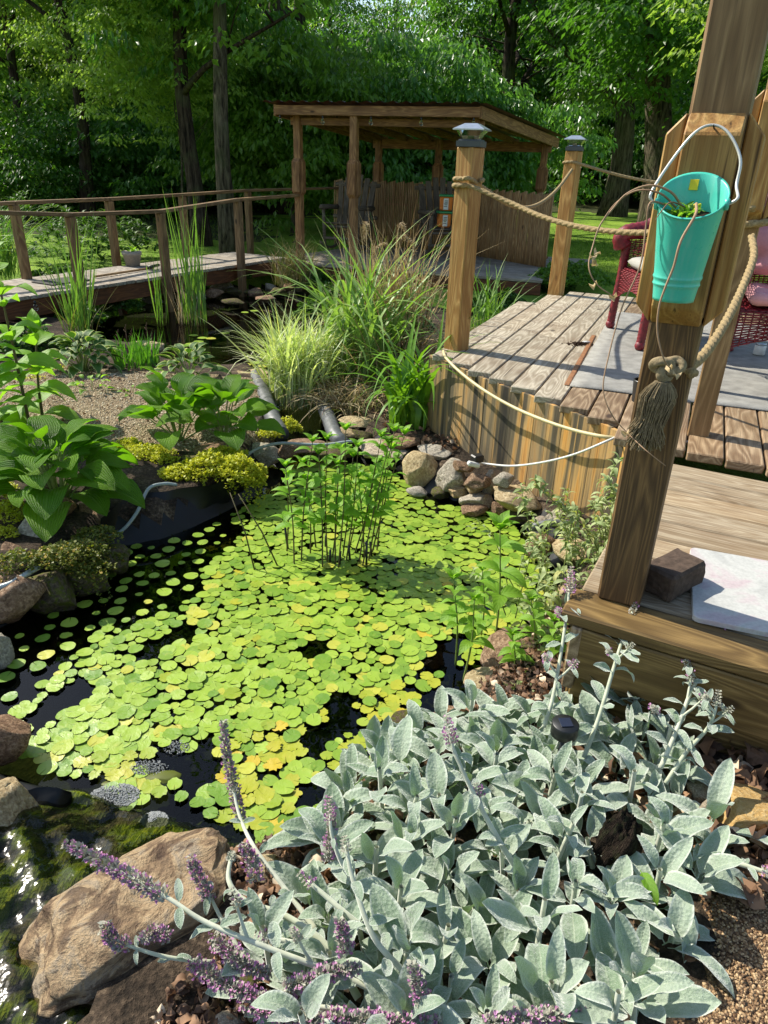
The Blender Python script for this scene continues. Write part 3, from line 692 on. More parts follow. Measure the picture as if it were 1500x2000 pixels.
for i in range(34):
    x = rt.uniform(-15, 13); y = rt.uniform(19, 32) if x < -1 else rt.uniform(25, 34)
    if 2 < x < 12 and y < 34: continue
    tree('understory_shrub', x, y, CR[3], None, rt.uniform(.8, 1.3), rt.uniform(0, 6), [M_tree1, M_tree2, M_under][i % 3], 'leafy understory shrub among the woodland trunks', 'shrub', 'understory shrubs', cz=-.1)

# ------------------------------------------------------------------ pavilion
def V3(x, y, z): return Vector((x, y, z))
ZP = .34
FL, FR = V3(-1.36, 11.1, 0), V3(1.02, 10.35, 0)          # front eave corners (posts)
BL, BR = V3(-.30, 13.9, 0), V3(2.42, 13.0, 0)
FM = V3(-.56, 10.68, 0); BM = V3(.72, 13.4, 0)
def hgt(p, z): return Vector((p.x, p.y, z))
UPV = Vector((0, 0, 1))
def collar_blocks(par, c, w, z0, z1, th, ang, mat, cut=.05, name='collar_block'):
    for k in range(4):
        a = ang+k*math.pi/2; W = w*.5*2-.004
        mb = []
        hw = W/2; H = (z1-z0)
        V = []
        for x in (-hw, hw):
            V += [(x, 0, 0), (x, th, cut), (x, th, H-cut), (x, 0, H)]
        F = [(0, 1, 2, 3), (7, 6, 5, 4), (0, 4, 5, 1), (1, 5, 6, 2), (2, 6, 7, 3), (3, 7, 4, 0)]
        me = mesh_py('block', V, F)
        bm = bmesh.new(); bm.from_mesh(me); bmesh.ops.bevel(bm, geom=list(bm.edges), offset=.0035, segments=1, affect='EDGES'); bmesh.ops.recalc_face_normals(bm, faces=bm.faces)
        # grain runs along the local X axis: rotate mesh so that X is up
        bm.transform(Matrix.Rotation(math.pi/2, 4, 'Y')); bm.to_mesh(me); bm.free()
        M = Matrix.Translation((c.x, c.y, z0)) @ Matrix.Rotation(a, 4, 'Z') @ Matrix.Translation((0, w/2+.0015, 0)) @ Matrix.Rotation(-math.pi/2, 4, 'Y')
        link(name, me, mat, par, M)
def post(name, c, z0, z1, w, ang, mat, par=None, **k):
    """square post: local X is up"""
    M = Matrix.Translation((c.x, c.y, (z0+z1)/2)) @ Matrix.Rotation(ang, 4, 'Z') @ Matrix.Rotation(-math.pi/2, 4, 'Y')
    return link(name, box_mesh(z1-z0, w, w, .006), mat, par, M, **k)
pv = root('garden_pavilion', (0.5, 12, ZP), 'open brown timber pavilion with sloping red metal roof behind the pond', 'pavilion')
AP = R_(-20)
for c, ze in ((FL, 2.24), (FM, 2.24), (FR, 2.24), (BL, 2.06), (BM, 2.06), (BR, 2.06)):
    post('post', c, -.05, ze, .10, AP, M_pav, pv); collar_blocks(pv, c, .10, 1.22 if c.y < 12 else 1.32, 1.70, .035, AP, M_pav)
ex = (FR-FL).normalized(); ey = (BR-FR).normalized()
fl, fr = hgt(FL-ex*.2-ey*.22, 2.30), hgt(FR+ex*.12-ey*.22, 2.30); bl, br = hgt(BL-ex*.2+ey*.25, 2.08), hgt(BR+ex*.12+ey*.25, 2.08)
board('fascia', fl+V3(0, 0, -.03), fr+V3(0, 0, -.03), .035, .115, M_pav, pv)
board('fascia', fr+V3(0, 0, -.03), br+V3(0, 0, -.03), .035, .14, M_pav, pv)
board('fascia', fl+V3(0, 0, -.03), bl+V3(0, 0, -.03), .035, .14, M_pav, pv)
board('beam', hgt(FL-ex*.1, 2.15), hgt(FR+ex*.1, 2.15), .05, .09, M_pav, pv)
board('beam', hgt(BL-ex*.1, 1.98), hgt(BR+ex*.1, 1.98), .05, .15, M_pav, pv)
for i in range(7):
    t = .07+i*.145; a = fl.lerp(fr, t); b = bl.lerp(br, t)
    board('rafter', a+V3(0, .03, -.035), b+V3(0, 0, -.035), .04, .09, M_pav, pv)
# corrugated roof sheet
nu, nv = 150, 2; Vv = []
a0, a1, b0, b1 = fl-ex*.1-ey*.10+V3(0, 0, .065), fr+ex*.1-ey*.10+V3(0, 0, .065), bl-ex*.1+ey*.1+V3(0, 0, .065), br+ex*.1+ey*.1+V3(0, 0, .065)
for lay in (0, -.004):
    for i in range(nu+1):
        t = i/nu; zz = .014*max(-.3, math.sin(t*2*math.pi*17))
        for j in range(nv+1): q = a0.lerp(a1, t).lerp(b0.lerp(b1, t), j/nv); Vv.append((q.x, q.y, q.z+zz+lay))
Fv = []; off = (nu+1)*(nv+1)
for i in range(nu):
    for j in range(nv):
        q = i*(nv+1)+j; Fv.append((q, q+nv+1, q+nv+2, q+1)); Fv.append((q+off, q+off+1, q+off+nv+2, q+off+nv+1))
link('roof_sheet', mesh_py('roof', Vv, Fv, True), M_roof, pv)
# platform deck
pa, pb = hgt(FL-ex*.35-ey*.15, ZP), hgt(FR+ex*1.15-ey*.1, ZP)
D_ = (BR-FR).length+.5
nb = 21
pl = root('pavilion_platform', (0.3, 11.5, .2), 'low grey plank platform under the pavilion and its rocking chairs', 'platform')
for i in range(nb):
    o = ey*(i*.142-.2)
    board('plank', pa+o, pb+o, .136, .036, M_bridge, pl)
board('edge_beam', pa+V3(0, 0, -.1)-ey*.25, pb+V3(0, 0, -.1)-ey*.25, .04, .15, M_beam, pl)
# bamboo screens
def screen(p, q, n, ztop, label):
    s = root('bamboo_screen', (p.x, p.y, ZP), label, 'screen')
    rr = random.Random(int(p.x*100)); me = []
    for k in range(5):
        h = ztop-ZP-.02+k*.008; pts = [V3(0, 0, i*h/12) for i in range(13)]
        mb = MB(); mb.add(*tube_vf([V3(0, 0, 0), V3(rr.uniform(-.006, .006), 0, h*.35), V3(rr.uniform(-.006, .006), 0, h*.7), V3(0, 0, h)], .0125+.001*k, 6))
        for z in (.2, .48, .76): mb.add(*tube_vf([V3(0, 0, z-.005+k*.02), V3(0, 0, z+.005+k*.02)], .0155, 6))
        m_ = mb.mesh('cane', True); m_.transform(Matrix.Rotation(math.pi/2, 4, 'Y')); me.append(m_)
    for i in range(n):
        c = p.lerp(q, (i+.5)/n); M = Matrix.Translation((c.x, c.y+rr.uniform(-.006, .006), ZP+.02)) @ Matrix.Rotation(rr.uniform(0, 6.28), 4, 'Z') @ Matrix.Rotation(-math.pi/2, 4, 'Y')
        link('cane', me[i % 5], M_bamboo, s, M)
    for z in (.5, 1.05): board('rail', hgt(p, z)+V3(.02, .03, 0), hgt(q, z)+V3(.02, .03, 0), .02, .035, M_pav, s)
SA, SB, SC_ = V3(-1.05, 13.5, 0), V3(.95, 12.9, 0), V3(2.25, 11.0, 0)
screen(SA, SB, 66, 1.38, 'long bamboo cane screen behind the two rocking chairs')
screen(SB, SC_, 72, 1.33, 'bamboo cane screen at the right end of the pavilion behind the lantern posts')
# string of bulbs: each hangs on its own
def bulb(p, label, group):
    b = root('string_light_bulb', p, label, 'light bulb', group)
    link('socket', MB().add(*tube_vf([p+V3(0, 0, .035), p+V3(.004, 0, 0)], [.011, .013], 8)).mesh('socket', True), M_black, b)
    pr = [(0, .012), (-.012, .018), (-.03, .026), (-.048, .024), (-.062, .012), (-.066, .002)]
    link('glass', MB().add(*tube_vf([p+V3(0, 0, z) for z, r in pr], [r for z, r in pr], 10)).mesh('glass', True), M_glass, b)
for i, t in enumerate((.03, .25, .49, .73, .97)):
    p = fl.lerp(fr, t)+V3(.0, -.045, -.13); bulb(p, 'clear bulb hanging under the front roof beam of the pavilion', 'bulbs under the pavilion beam')

# ------------------------------------------------------------------ rocking chairs with tubs
def rocking_chair(loc, rz, label):
    t = root('rocking_chair', (0, 0, 0), label, 'rocking chair')
    w = .29
    for s in (-1, 1):
        link('rocker', MB().add(*tube_vf([V3(s*w, -.42+i*.1, .035+.16*((i-4.2)/5)**2) for i in range(11)], .022, 7)).mesh('rocker', True), M_rock_chair, t)
        link('leg', MB().add(*tube_vf([V3(s*w, -.26, .06), V3(s*w*1.03, -.29, .66)], .027, 8)).mesh('leg', True), M_rock_chair, t)
        link('leg', MB().add(*tube_vf([V3(s*w, .22, .06), V3(s*w*.98, .42, 1.02)], .027, 8)).mesh('leg', True), M_rock_chair, t)
        link('armrest', MB().add(*tube_vf([V3(s*w*1.05, -.36, .665), V3(s*w*1.05, .35, .64)], .036, 8)).mesh('arm', True), M_rock_chair, t)
    for z in (.2, .38): link('rung', MB().add(*tube_vf([V3(-w-.03, -.27, z), V3(w+.03, -.27, z)], .022, 8)).mesh('rung', True), M_rock_chair, t)
    for z, y in ((.98, .40), (.5, .3)): link('rung', MB().add(*tube_vf([V3(-w-.1, y, z), V3(w+.1, y, z)], .03, 8)).mesh('rung', True), M_rock_chair, t)
    for i in range(6):
        x = -w+.03+i*(2*w-.06)/5; board('slat', (x*.9, .19, .40), (x*1.12, .40, 1.16-.05*abs(i-2.5)), .088, .016, M_rock_chair, t, up=V3(0, 1, 0))
    for i in range(6):
        y = -.27+i*.095; board('slat', (-w, y, .43-.02*i/2), (w, y, .43-.02*i/2), .085, .018, M_rock_chair, t)
    t.location = loc; t.rotation_euler = (0, 0, rz); return t
c1 = atY(672, 470, 12.45); rocking_chair((c1.x+.06, 12.45, ZP+.02), R_(-20), 'slatted grey rocking chair at the left end of the pavilion')
c2 = atY(868, 470, 11.9); rocking_chair((c2.x-.02, 11.9, ZP+.02), R_(14), 'dark rocking chair holding two orange tubs beside the lantern post')
def tub(c, rz, label):
    t = root('food_tub', c, label, 'tub')
    W, D, H = .20, .17, .20
    M = Matrix.Translation(c) @ Matrix.Rotation(rz, 4, 'Z')
    V, F = box_vf(W, D, H, .02); V = [v+V3(0, 0, H/2) for v in V]; V = [Vector((v.x*(.92+.08*v.z/H), v.y*(.92+.08*v.z/H), v.z)) for v in V]
    link('tub_body', fixn(mesh_py('body', V, F)), M_orange, t, M)
    link('lid', fixn(mesh_py('lid', *box_vf(W+.02, D+.02, .03, .006))), M_green, t, M @ Matrix.Translation((0, 0, H+.012)))
    link('label', fixn(mesh_py('label', *box_vf(.075, .004, H*.8, .001))), M_label, t, M @ Matrix.Translation((0, -D/2-.003, H*.48)))
    for q, (hh, ww) in enumerate(((.30, .05), (.42, .04), (.50, .052), (.60, .044), (.70, .05))):      # unreadable lines of small print
        link('print_line', box_mesh(ww, .0012, .009, .0003), M_black, t, M @ Matrix.Translation((.002*(q-2), -D/2-.0066, H*hh)))
sz = ZP+.47
tub(V3(c2.x-.03, 11.86, sz), R_(8), 'lower orange tub with green lid on the rocking chair seat')
tub(V3(c2.x-.01, 11.87, sz+.235), R_(-6), 'upper orange tub with green lid stacked on the other')

# ------------------------------------------------------------------ bridge
br_ = root('garden_bridge', (-2.6, 9, .4), 'grey plank footbridge with brown handrails over the upper pond', 'bridge')
ZB = .4
nearL = [at(x, y, ZB) for x, y in ((-230, 615), (0, 585), (150, 563), (318, 539), (464, 517), (545, 504))]
n0, n1 = at(0, 585, ZB), at(545, 504, ZB)
bd = (n1-n0).normalized(); bs = Vector((-bd.y, bd.x, 0))
BW = .95; L0, L1 = -2.4, (n1-n0).length+.1
k = 0; s_ = L0
planks = [box_mesh(BW+.06, .128, .034, .004) for _ in range(4)]
rr = random.Random(3)
while s_ < L1:
    c = n0+bd*s_+bs*BW/2
    M = Matrix.Translation((c.x+rr.uniform(-.01, .01), c.y, ZB-.017+rr.uniform(-.003, .003))) @ Matrix.Rotation(math.atan2(bs.y, bs.x)+rr.uniform(-.01, .01), 4, 'Z')
    link('plank', planks[k % 4], M_bridge, br_, M); k += 1; s_ += .138
for o in (.03, BW-.03):
    board('side_beam', n0+bd*L0+bs*o+V3(0, 0, -.125), n0+bd*L1+bs*o+V3(0, 0, -.125), .045, .17, M_beam, br_)
def px_post(x, y, yt, side, zb=0.):
    b = at(x, y, ZB); lo, hi = ZB, 1.9
    v = None
    for _ in range(40):
        m = (lo+hi)/2; d = Vector((b.x, b.y, m-CAMZ)); zz = d.dot(Vector(FWD)); yy = 1000-FPX*d.dot(Vector(UP))/zz
        lo, hi = (m, hi) if yy > yt else (lo, m)
    p = b-bs*.06*side
    post('post', p, zb, lo, .085, math.atan2(bd.y, bd.x), M_rail, br_); return hgt(p, lo)
nearT = [px_post(*a, 1, -.3) for a in ((-230, 618, 412), (150, 563, 423), (318, 539, 416), (464, 517, 393))]
nearT.append(V3(FL.x-.02, FL.y-.07, nearT[-1].z+.03))
farT = [px_post(*a, -1, .05) for a in ((-180, 572, 415), (60, 546, 401), (235, 518, 393), (372, 500, 384), (495, 485, 375))]
farT.append(V3(-1.0, 13.5, farT[-1].z+.03))
for T in (nearT, farT):
    for a, b in zip(T[:-1], T[1:]): board('handrail', a+V3(0, 0, .02), b+V3(0, 0, .02), .085, .036, M_rail, br_)
for px, py in ((65, 598), (262, 560), (445, 531), (519, 518)):
    p = at(px, py, .3); bulb(p-bs*.03+V3(0, 0, .02), 'clear bulb on the near side beam of the footbridge', 'bulbs along the footbridge')
p = at(260, 519, ZB)
pt = root('flower_pot', (p.x, p.y, ZB), 'round grey flower pot with small green plant on the footbridge', 'flower pot')
prof = [(0, .07), (.003, .085), (.12, .108), (.125, .12), (.165, .122), (.165, .108), (.13, .1), (.13, .001)]
link('pot', MB().add(*tube_vf([p+V3(0, 0, z+.002*i) for i, (z, r) in enumerate(prof)], [r for z, r in prof], 20)).mesh('pot', True), M_pot, pt)
def spray(par, base, n, L, W, mat, elr=(.2, 1.2), seed=0, name='leaf', single=True, tpl=None, jit=.03, arch=.9):
    """a tuft of leaves round a point; single = each leaf its own part"""
    g = random.Random(seed); tp = tpl or [leaf_tpl(1, W/L, 5, 1, .45, 1.0, .25, arch, .05, .12, s) for s in range(3)]
    Ms, Ts = [], []; cache = []
    for i in range(n):
        az = i*2.399+g.uniform(-.3, .3); el = g.uniform(*elr); s = L*g.uniform(.7, 1.1)
        Ms.append(rotm(az, el, g.uniform(-.3, .3))*s); Ts.append(np.array(base)+np.array([g.uniform(-jit, jit), g.uniform(-jit, jit), 0]))
    if not single:
        V, F, U = tp[0]; return link(name, scatter(V, F, Ms, Ts, U), mat, par, kind='stuff')
    if 'me' not in spray.__dict__: spray.me = {}
    for i, (M, T) in enumerate(zip(Ms, Ts)):
        key = (id(tp), i % len(tp)) if tpl else (L, W, arch, i % 3)
        if key not in spray.me: spray.me[key] = (mesh_np('leaf', *tp[i % len(tp)][:2], True, tp[i % len(tp)][2]), tp)
        M4 = Matrix(M.tolist()).to_4x4(); M4.translation = Vector(T)
        me = spray.me[key][0]
        if me.users and me.materials and me.materials[0] != mat:
            me = me.copy(); me.materials.clear(); spray.me[key] = (me, tp)
        link(name, me, mat, par, M4)
spray(pt, p+V3(0, 0, .14), 16, .13, .045, M_bright, (.2, 1.3), 2, single=False, name='leaves')
a, b = at(185, 540, ZB+.02), at(300, 523, ZB+.02)
rk = root('garden_rake', a, 'long handled rake lying across the footbridge planks', 'rake')
link('handle', MB().add(*tube_vf([a, b], .013, 8)).mesh('handle', True), M_bamboo, rk)
link('rake_head', MB().add(*tube_vf([b+V3(-.02, -.12, .02), b+V3(.03, .12, .02)], .018, 6)).mesh('head', True), M_black, rk)
m = box_mesh(.5, .34, .012, .003); p = at(118, 553, ZB+.008); props(link('doormat', m, M_mat, None, Matrix.Translation((p.x-.05, p.y+.15, ZB+.008)) @ Matrix.Rotation(math.atan2(bd.y, bd.x), 4, 'Z')), 'dark doormat lying on the left end of the footbridge', 'doormat')

# ------------------------------------------------------------------ decks
ZU, ZL = .65, .60
A_D = R_(67.7); u = V3(math.cos(A_D), math.sin(A_D), 0); v = V3(u.y, -u.x, 0)
arc_px = [(846, 684), (891, 702), (954, 729), (1015, 750), (1067, 771), (1114, 789), (1171, 810), (1218, 829), (1290, 868)]
ARC = [at(x, y, ZU) for x, y in arc_px]
def arc_at(cv):
    """distance along u at which a board at offset cv along v meets the curved front"""
    pts = sorted([(a.dot(v), a.dot(u)) for a in ARC])
    if cv <= pts[0][0]: return pts[0][1]
    for (a, b), (c, d) in zip(pts[:-1], pts[1:]):
        if a <= cv <= c: return b+(d-b)*(cv-a)/(c-a)
    return pts[-1][1]-.0*(cv-pts[-1][0])
ud = root('upper_deck', (1.5, 4.5, ZU), 'raised weathered plank deck with curved front under the rug', 'deck')
v0 = ARC[0].dot(v)+.03; far_u = at(1060, 566, ZU).dot(u)
i = 0; cv = v0+.07
while cv < v0+2.9:
    s = min(arc_at(cv-.05), arc_at(cv+.05))+.01
    if i > 7: s = arc_at(9)-.02*(i-8)
    e = far_u+.05
    if i == 0: e = far_u-.75
    if i == 1: e = far_u-.25
    mid = s+[1.15, 1.05, 1.25, 1.2][i % 4] if i < 6 else None
    mt = M_deck if i < 6 else M_deckd
    pts = [s, mid, e] if mid else [s, e]
    for a, b in zip(pts[:-1], pts[1:]):
        board('plank', v*cv+u*(a+.0015)+V3(0, 0, ZU-.019), v*cv+u*(b-.0015)+V3(0, 0, ZU-.019), .138, .038, mt, ud, bev=.005)
    cv += .1455; i += 1
# curved skirt of upright boards
sk = root('curved_deck_skirt', (ARC[0].x, ARC[0].y, .3), 'curved skirt of stained upright boards below the upper deck', 'deck skirt')
arcs = resample(smooth_path([a for a in ARC[:-1]]+[ARC[-1]+V3(.02, -.02, 0)], 10), .098)
rr = random.Random(9)
for i in range(len(arcs)-1):
    a, b = arcs[i], arcs[i+1]; m = (a+b)/2; d = (b-a).normalized(); nrm = V3(d.y, -d.x, 0)
    zt = ZU-.025+rr.uniform(-.003, .003); zb = -.04; o = nrm*.02
    x = Vector((0, 0, 1)); M = Matrix(((0, d.x, nrm.x, 0), (0, d.y, nrm.y, 0), (1, 0, 0, 0), (0, 0, 0, 1)))
    M = Matrix.Translation((m.x+o.x, m.y+o.y, (zt+zb)/2)) @ M
    link('board', box_mesh(zt-zb, .0972, .018+.0016*(i % 2), .0012), M_fascia, sk, M)
# lower deck
A_L = R_(62.5); u2 = V3(math.cos(A_L), math.sin(A_L), 0); v2 = V3(u2.y, -u2.x, 0)
O2 = at(1117, 1199, ZL)
ld = root('lower_deck', O2+v2*.8+u2*.6, 'lower plank landing at the right where the slab and brick lie', 'deck')
LW = 2.2
for i in range(9):
    a = O2+u2*(.07+i*.144); st = -.01 if i else -.03
    if i == 8: st = .02
    board('plank', a+v2*st+V3(0, 0, -.019), a+v2*LW+V3(0, 0, -.019), .1355, .038, M_yellow if i == 0 else M_deck2, ld, bev=.006)
board('riser', O2+u2*.022+V3(0, 0, -.12)+v2*.0, O2+u2*.022+v2*LW+V3(0, 0, -.12), .036, .155, M_yellow, ld)
board('riser', O2+u2*.055+V3(0, 0, -.30)+v2*.02, O2+u2*.055+v2*LW+V3(0, 0, -.30), .036, .19, M_yellow, ld)
board('side_board', O2+v2*.018+u2*.0+V3(0, 0, -.14), O2+v2*.018+u2*1.25+V3(0, 0, -.14), .03, .2, M_deckd, ld)
post('corner_support', O2+v2*.05+u2*.1, .02, ZL-.045, .085, A_L, M_yellow, ld)
# rug on the upper deck
ra = at(1113, 753, ZU+.006); rb = at(1182, 636, ZU+.006); rd = (rb-ra).normalized(); rs = V3(rd.y, -rd.x, 0)
nu_, nv_ = 30, 26; Vr = []
for k in (0, 1):
    for i in range(nu_+1):
        for j in range(nv_+1):
            q = ra+rd*(i/nu_*2.35)+rs*(j/nv_*2.1); Vr.append((q.x, q.y, ZU+.009-k*.007+.002*math.sin(i*1.1+j*.7)))
Fr = []; o = (nu_+1)*(nv_+1)
for i in range(nu_):
    for j in range(nv_):
        q = i*(nv_+1)+j; Fr.append((q, q+1, q+nv_+2, q+nv_+1))
bord = [(i*(nv_+1), (i+1)*(nv_+1)) for i in range(nu_)]+[(j+1, j) for j in range(nv_)]
Fr += [(a, b, b+o, a+o) for a, b in bord]
props(link('outdoor_rug', mesh_py('rug', Vr, Fr, True), M_rug), 'flat grey woven rug on the upper deck under the chairs', 'rug')
a, b = at(1107, 752, ZU+.004), at(1160, 655, ZU+.004)
props(board('thin_board', a, b, .028, .006, M_stake, None), 'thin orange strip of wood along the left edge of the rug', 'wood strip')

# ------------------------------------------------------------------ posts with ropes and lantern caps
PW = .112
def lantern_cap(c, z, ang, label):
    t = root('solar_post_cap', V3(c.x, c.y, z), label, 'post cap light', rz=0)
    M = Matrix.Translation((c.x, c.y, z)) @ Matrix.Rotation(ang, 4, 'Z')
    def frus(w0, w1, z0, z1):
        V = [(sx*w0/2, sy*w0/2, z0) for sx, sy in ((-1, -1), (1, -1), (1, 1), (-1, 1))]+[(sx*w1/2, sy*w1/2, z1) for sx, sy in ((-1, -1), (1, -1), (1, 1), (-1, 1))]
        return V, [(3, 2, 1, 0), (4, 5, 6, 7), (0, 1, 5, 4), (1, 2, 6, 5), (2, 3, 7, 6), (3, 0, 4, 7)]
    link('base', MB().add(*frus(.135, .135, 0, .028)).add(*frus(.118, .112, .0285, .036)).mesh(), M_capbase, t, M)
    link('lens', MB().add(*frus(.088, .142, .037, .078)).mesh(), M_glass, t, M)
    link('lamp_core', MB().add(*frus(.04, .03, .0375, .06)).mesh(), M_metal, t, M)
    link('roof', MB().add(*frus(.172, .172, .079, .085)).add(*frus(.170, .07, .0852, .112)).mesh(), M_metal, t, M)
    link('solar_cell', MB().add(*frus(.06, .06, .1125, .115)).mesh(), M_solar, t, M)
pA = at(885, 682, ZU); pB = at(1082, 574, ZU)
PA = props(post('rope_post', pA+V3(.02, .02, 0), .0, 1.75, PW, R_(-44), M_post), 'knotty golden rope post with solar cap at the deck left corner', 'post')
PB = props(post('rope_post', pB+V3(.02, .02, 0), .0, 1.80, PW*.98, R_(-38), M_post), 'farther rope post with solar cap at the back of the upper deck', 'post')
lantern_cap(pA+V3(.02, .02, 0), 1.751, R_(-20), 'solar lantern cap on the near golden rope post')
lantern_cap(pB+V3(.02, .02, 0), 1.801, R_(-20), 'solar lantern cap on the farther rope post')
cF = V3(.665, 1.685, 0); cS = V3(1.345, 2.93, 0); PS = .086
AF = R_(-26)
fp = root('porch_post', V3(cF.x, cF.y, ZL), 'nearest tall porch post with collar that carries the teal bucket', 'post')
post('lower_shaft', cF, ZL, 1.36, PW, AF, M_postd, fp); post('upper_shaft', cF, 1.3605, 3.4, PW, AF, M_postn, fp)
collar_blocks(fp, cF, PW, 1.345, 1.765, .036, AF, M_post, .04)
sp = root('porch_post', V3(cS.x, cS.y, ZL), 'second tall porch post with rope wrap standing on the step behind', 'post')
post('lower_shaft', cS, ZL, 1.5, PS, AF, M_postn, sp); post('upper_shaft', cS, 1.5005, 3.4, PS, AF, M_postn, sp)
collar_blocks(sp, cS, PS, 1.50, 1.93, .036, AF, M_post, .04)
def rope(name, ctrl, r, label, lobes=3, mat=None, step=.006):
    P = resample(smooth_path(ctrl, 24), step)
    V, F = tube_vf(P, r, 18, True, twist=2*math.pi/(r*9)/1.0, lobes=lobes, lobe=.42)
    return props(link(name, mesh_py(name, V, F, True), mat or M_rope), label, 'rope')
def ring(c, z, w, n=9):
    return [V3(c.x+math.cos(a)*w, c.y+math.sin(a)*w, z+.004*math.sin(a*2)) for a in [R_(-40)+i*2*math.pi/n for i in range(n)]]
def droop(a, b, sag, n=7):
    return [a.lerp(b, i/(n-1))+V3(0, 0, -sag*4*(i/(n-1))*(1-i/(n-1))) for i in range(n)]
rA = V3(pA.x+.02, pA.y+.02, 1.575); rB = V3(pB.x+.02, pB.y+.02, 1.70); rS = V3(cS.x, cS.y, 1.47)
rope('hemp_rope', ring(rA, 1.59, .079)+droop(V3(rA.x+.07, rA.y-.03, 1.575), V3(rB.x-.02, rB.y-.085, 1.66), .20)[1:], .0125, 'thin twisted rope sagging between the two lantern posts')
eS = V3(cS.x-.11, cS.y+.05, 1.47)
rope('hemp_rope', ring(rA, 1.557, .080)[4:]+droop(V3(rA.x+.08, rA.y-.02, 1.56), eS, .10)[1:], .0135, 'thick twisted rope from the near lantern post to the second porch post')
rope('hemp_rope', ring(rB, 1.712, .075)[3:]+droop(V3(rB.x+.08, rB.y-.02, 1.70), V3(3.4, 5.9, 1.72), .14)[1:], .0125, 'rope running right from the farther lantern post behind the bucket')
rope('hemp_rope', [V3(cS.x+math.cos(a)*.072, cS.y+math.sin(a)*.072, 1.485+.006*i) for i, a in enumerate([R_(200)+k*.7 for k in range(12)])], .0145, 'rope wrapped round the second porch post under its collar')
kn = at(1330, 722, 1.18)
kF = V3(cF.x+.075, cF.y-.0, 1.20)
rope('hemp_rope', [at_depth(1468, 462, 2.62), at_depth(1472, 500, 2.5), at_depth(1455, 550, 2.32), at_depth(1430, 605, 2.12), at_depth(1402, 655, 1.94), at_depth(1372, 696, 1.78), at_depth(1342, 722, 1.66), V3(cF.x+.03, cF.y-.085, 1.245)], .0135, 'thick rope hanging from the second post to the knot on the nearest post')
# knot and tassel
kc = V3(cF.x-.035, cF.y-.085, 1.255)
tz = root('rope_tassel', kc, 'knotted rope tassel with frayed end on the nearest porch post', 'rope tassel')
def knot(c, R, r, n=70):
    P = []
    for i in range(n):
        t = i/(n-1)*2*math.pi*.99; P.append(V3(c.x+R*(math.sin(t)+2*math.sin(2*t))*.36, c.y-R*.45*math.sin(3*t)*.6, c.z+R*(math.cos(t)-2*math.cos(2*t))*.26))
    return P
V, F = tube_vf(resample(knot(kc, .031, .012), .003), .0115, 16, True, twist=2*math.pi/.1, lobes=3, lobe=.3)
link('knot', mesh_py('knot', V, F, True), M_tass, tz)
mb = MB(); rr = random.Random(4)
for i in range(520):
    a = rr.uniform(0, 6.28); q = rr.random()**.5; x0, y0 = math.cos(a)*q*.018, math.sin(a)*q*.012
    L = rr.uniform(.10, .165); sx, sy = math.cos(a)*q*.036-.012, math.sin(a)*q*.02
    c0 = kc+V3(-.008, -.012, -.028)
    pts = [c0+V3(x0, y0, 0), c0+V3(x0*1.8+sx*.3, y0*1.6+sy*.3, -L*.3), c0+V3(sx*.8+rr.uniform(-.006, .006), sy*.9, -L*.7), c0+V3(sx*1.15+rr.uniform(-.01, .01), sy, -L)]
    mb.add(*tube_vf(smooth_path(pts, 2), .0016, 3, False))
link('frayed_strands', mb.mesh('strands', True), M_tass, tz, kind='stuff')

# ------------------------------------------------------------------ teal bucket on the collar
fn = Vector((math.sin(AF)*1, -math.cos(AF), 0)); fn = Vector((math.sin(AF), -math.cos(AF), 0))   # outward normal of the front face
fs = Vector((math.cos(AF), math.sin(AF), 0))
bc = Vector((cF.x, cF.y, 0))+fn*(PW/2+.036+.076)+fs*(-.006)
bk = root('teal_bucket', V3(bc.x, bc.y, 1.40), 'tall teal metal bucket with slanted mouth hung on the nearest porch post', 'bucket')
ZB0, ZB1 = 1.412, 1.612; NB = 48
def bucket_ring(t, rin=0.):
    """t 0 bottom .. 1 rim, rim is slanted: higher at the post side"""
    out = []
    for j in range(NB):
        a = 2*math.pi*j/NB; r = .041+(.064-.041)*t-rin
        for (tb, amp) in ((.17, .0022), (.24, .0022)):
            r += amp*math.exp(-((t-tb)/.016)**2)
        d = fs*math.cos(a)*r + fn*(-math.sin(a))*r          # a=90deg is the post side
        back = math.sin(a)
        z = ZB0+(ZB1-ZB0)*t + t**2*.040*(back)
        q = V3(bc.x, bc.y, 0)+d+fn*(-.016*(1-t)); out.append((q.x, q.y, z))
    return out
V, F = [], []
ts = [0, .03, .08, .13, .15, .16, .17, .18, .19, .21, .23, .24, .25, .27, .35, .5, .65, .8, .9, .97, 1.0]
lay = [bucket_ring(t) for t in ts]
rim = bucket_ring(1.0, -.0025); rim2 = [(x, y, z+.004) for x, y, z in bucket_ring(1.0, -.0012)]; rim3 = bucket_ring(1.0, .0015)
lay += [rim, rim2, rim3]+[bucket_ring(t, .0015) for t in (.9, .8, .7, .6, .5, .45)]
for l in lay: V += l
for i in range(len(lay)-1):
    for j in range(NB): kx = (j+1) % NB; F.append((i*NB+j, i*NB+kx, (i+1)*NB+kx, (i+1)*NB+j))
F.append(tuple(range(NB))[::-1])
link('bucket_body', mesh_py('bucket', V, F, True), M_teal, bk)
so = bucket_ring(.76, .002); cz_ = sum(p[2] for p in so)/NB
Vs = [(p[0], p[1], p[2]) for p in so]; cs = (sum(p[0] for p in so)/NB, sum(p[1] for p in so)/NB, cz_+.006); Vs.append(cs)
link('soil', mesh_py('soil', Vs, [(j, (j+1) % NB, NB) for j in range(NB)], True), M_soil, bk)
g = random.Random(8); mb = MB()
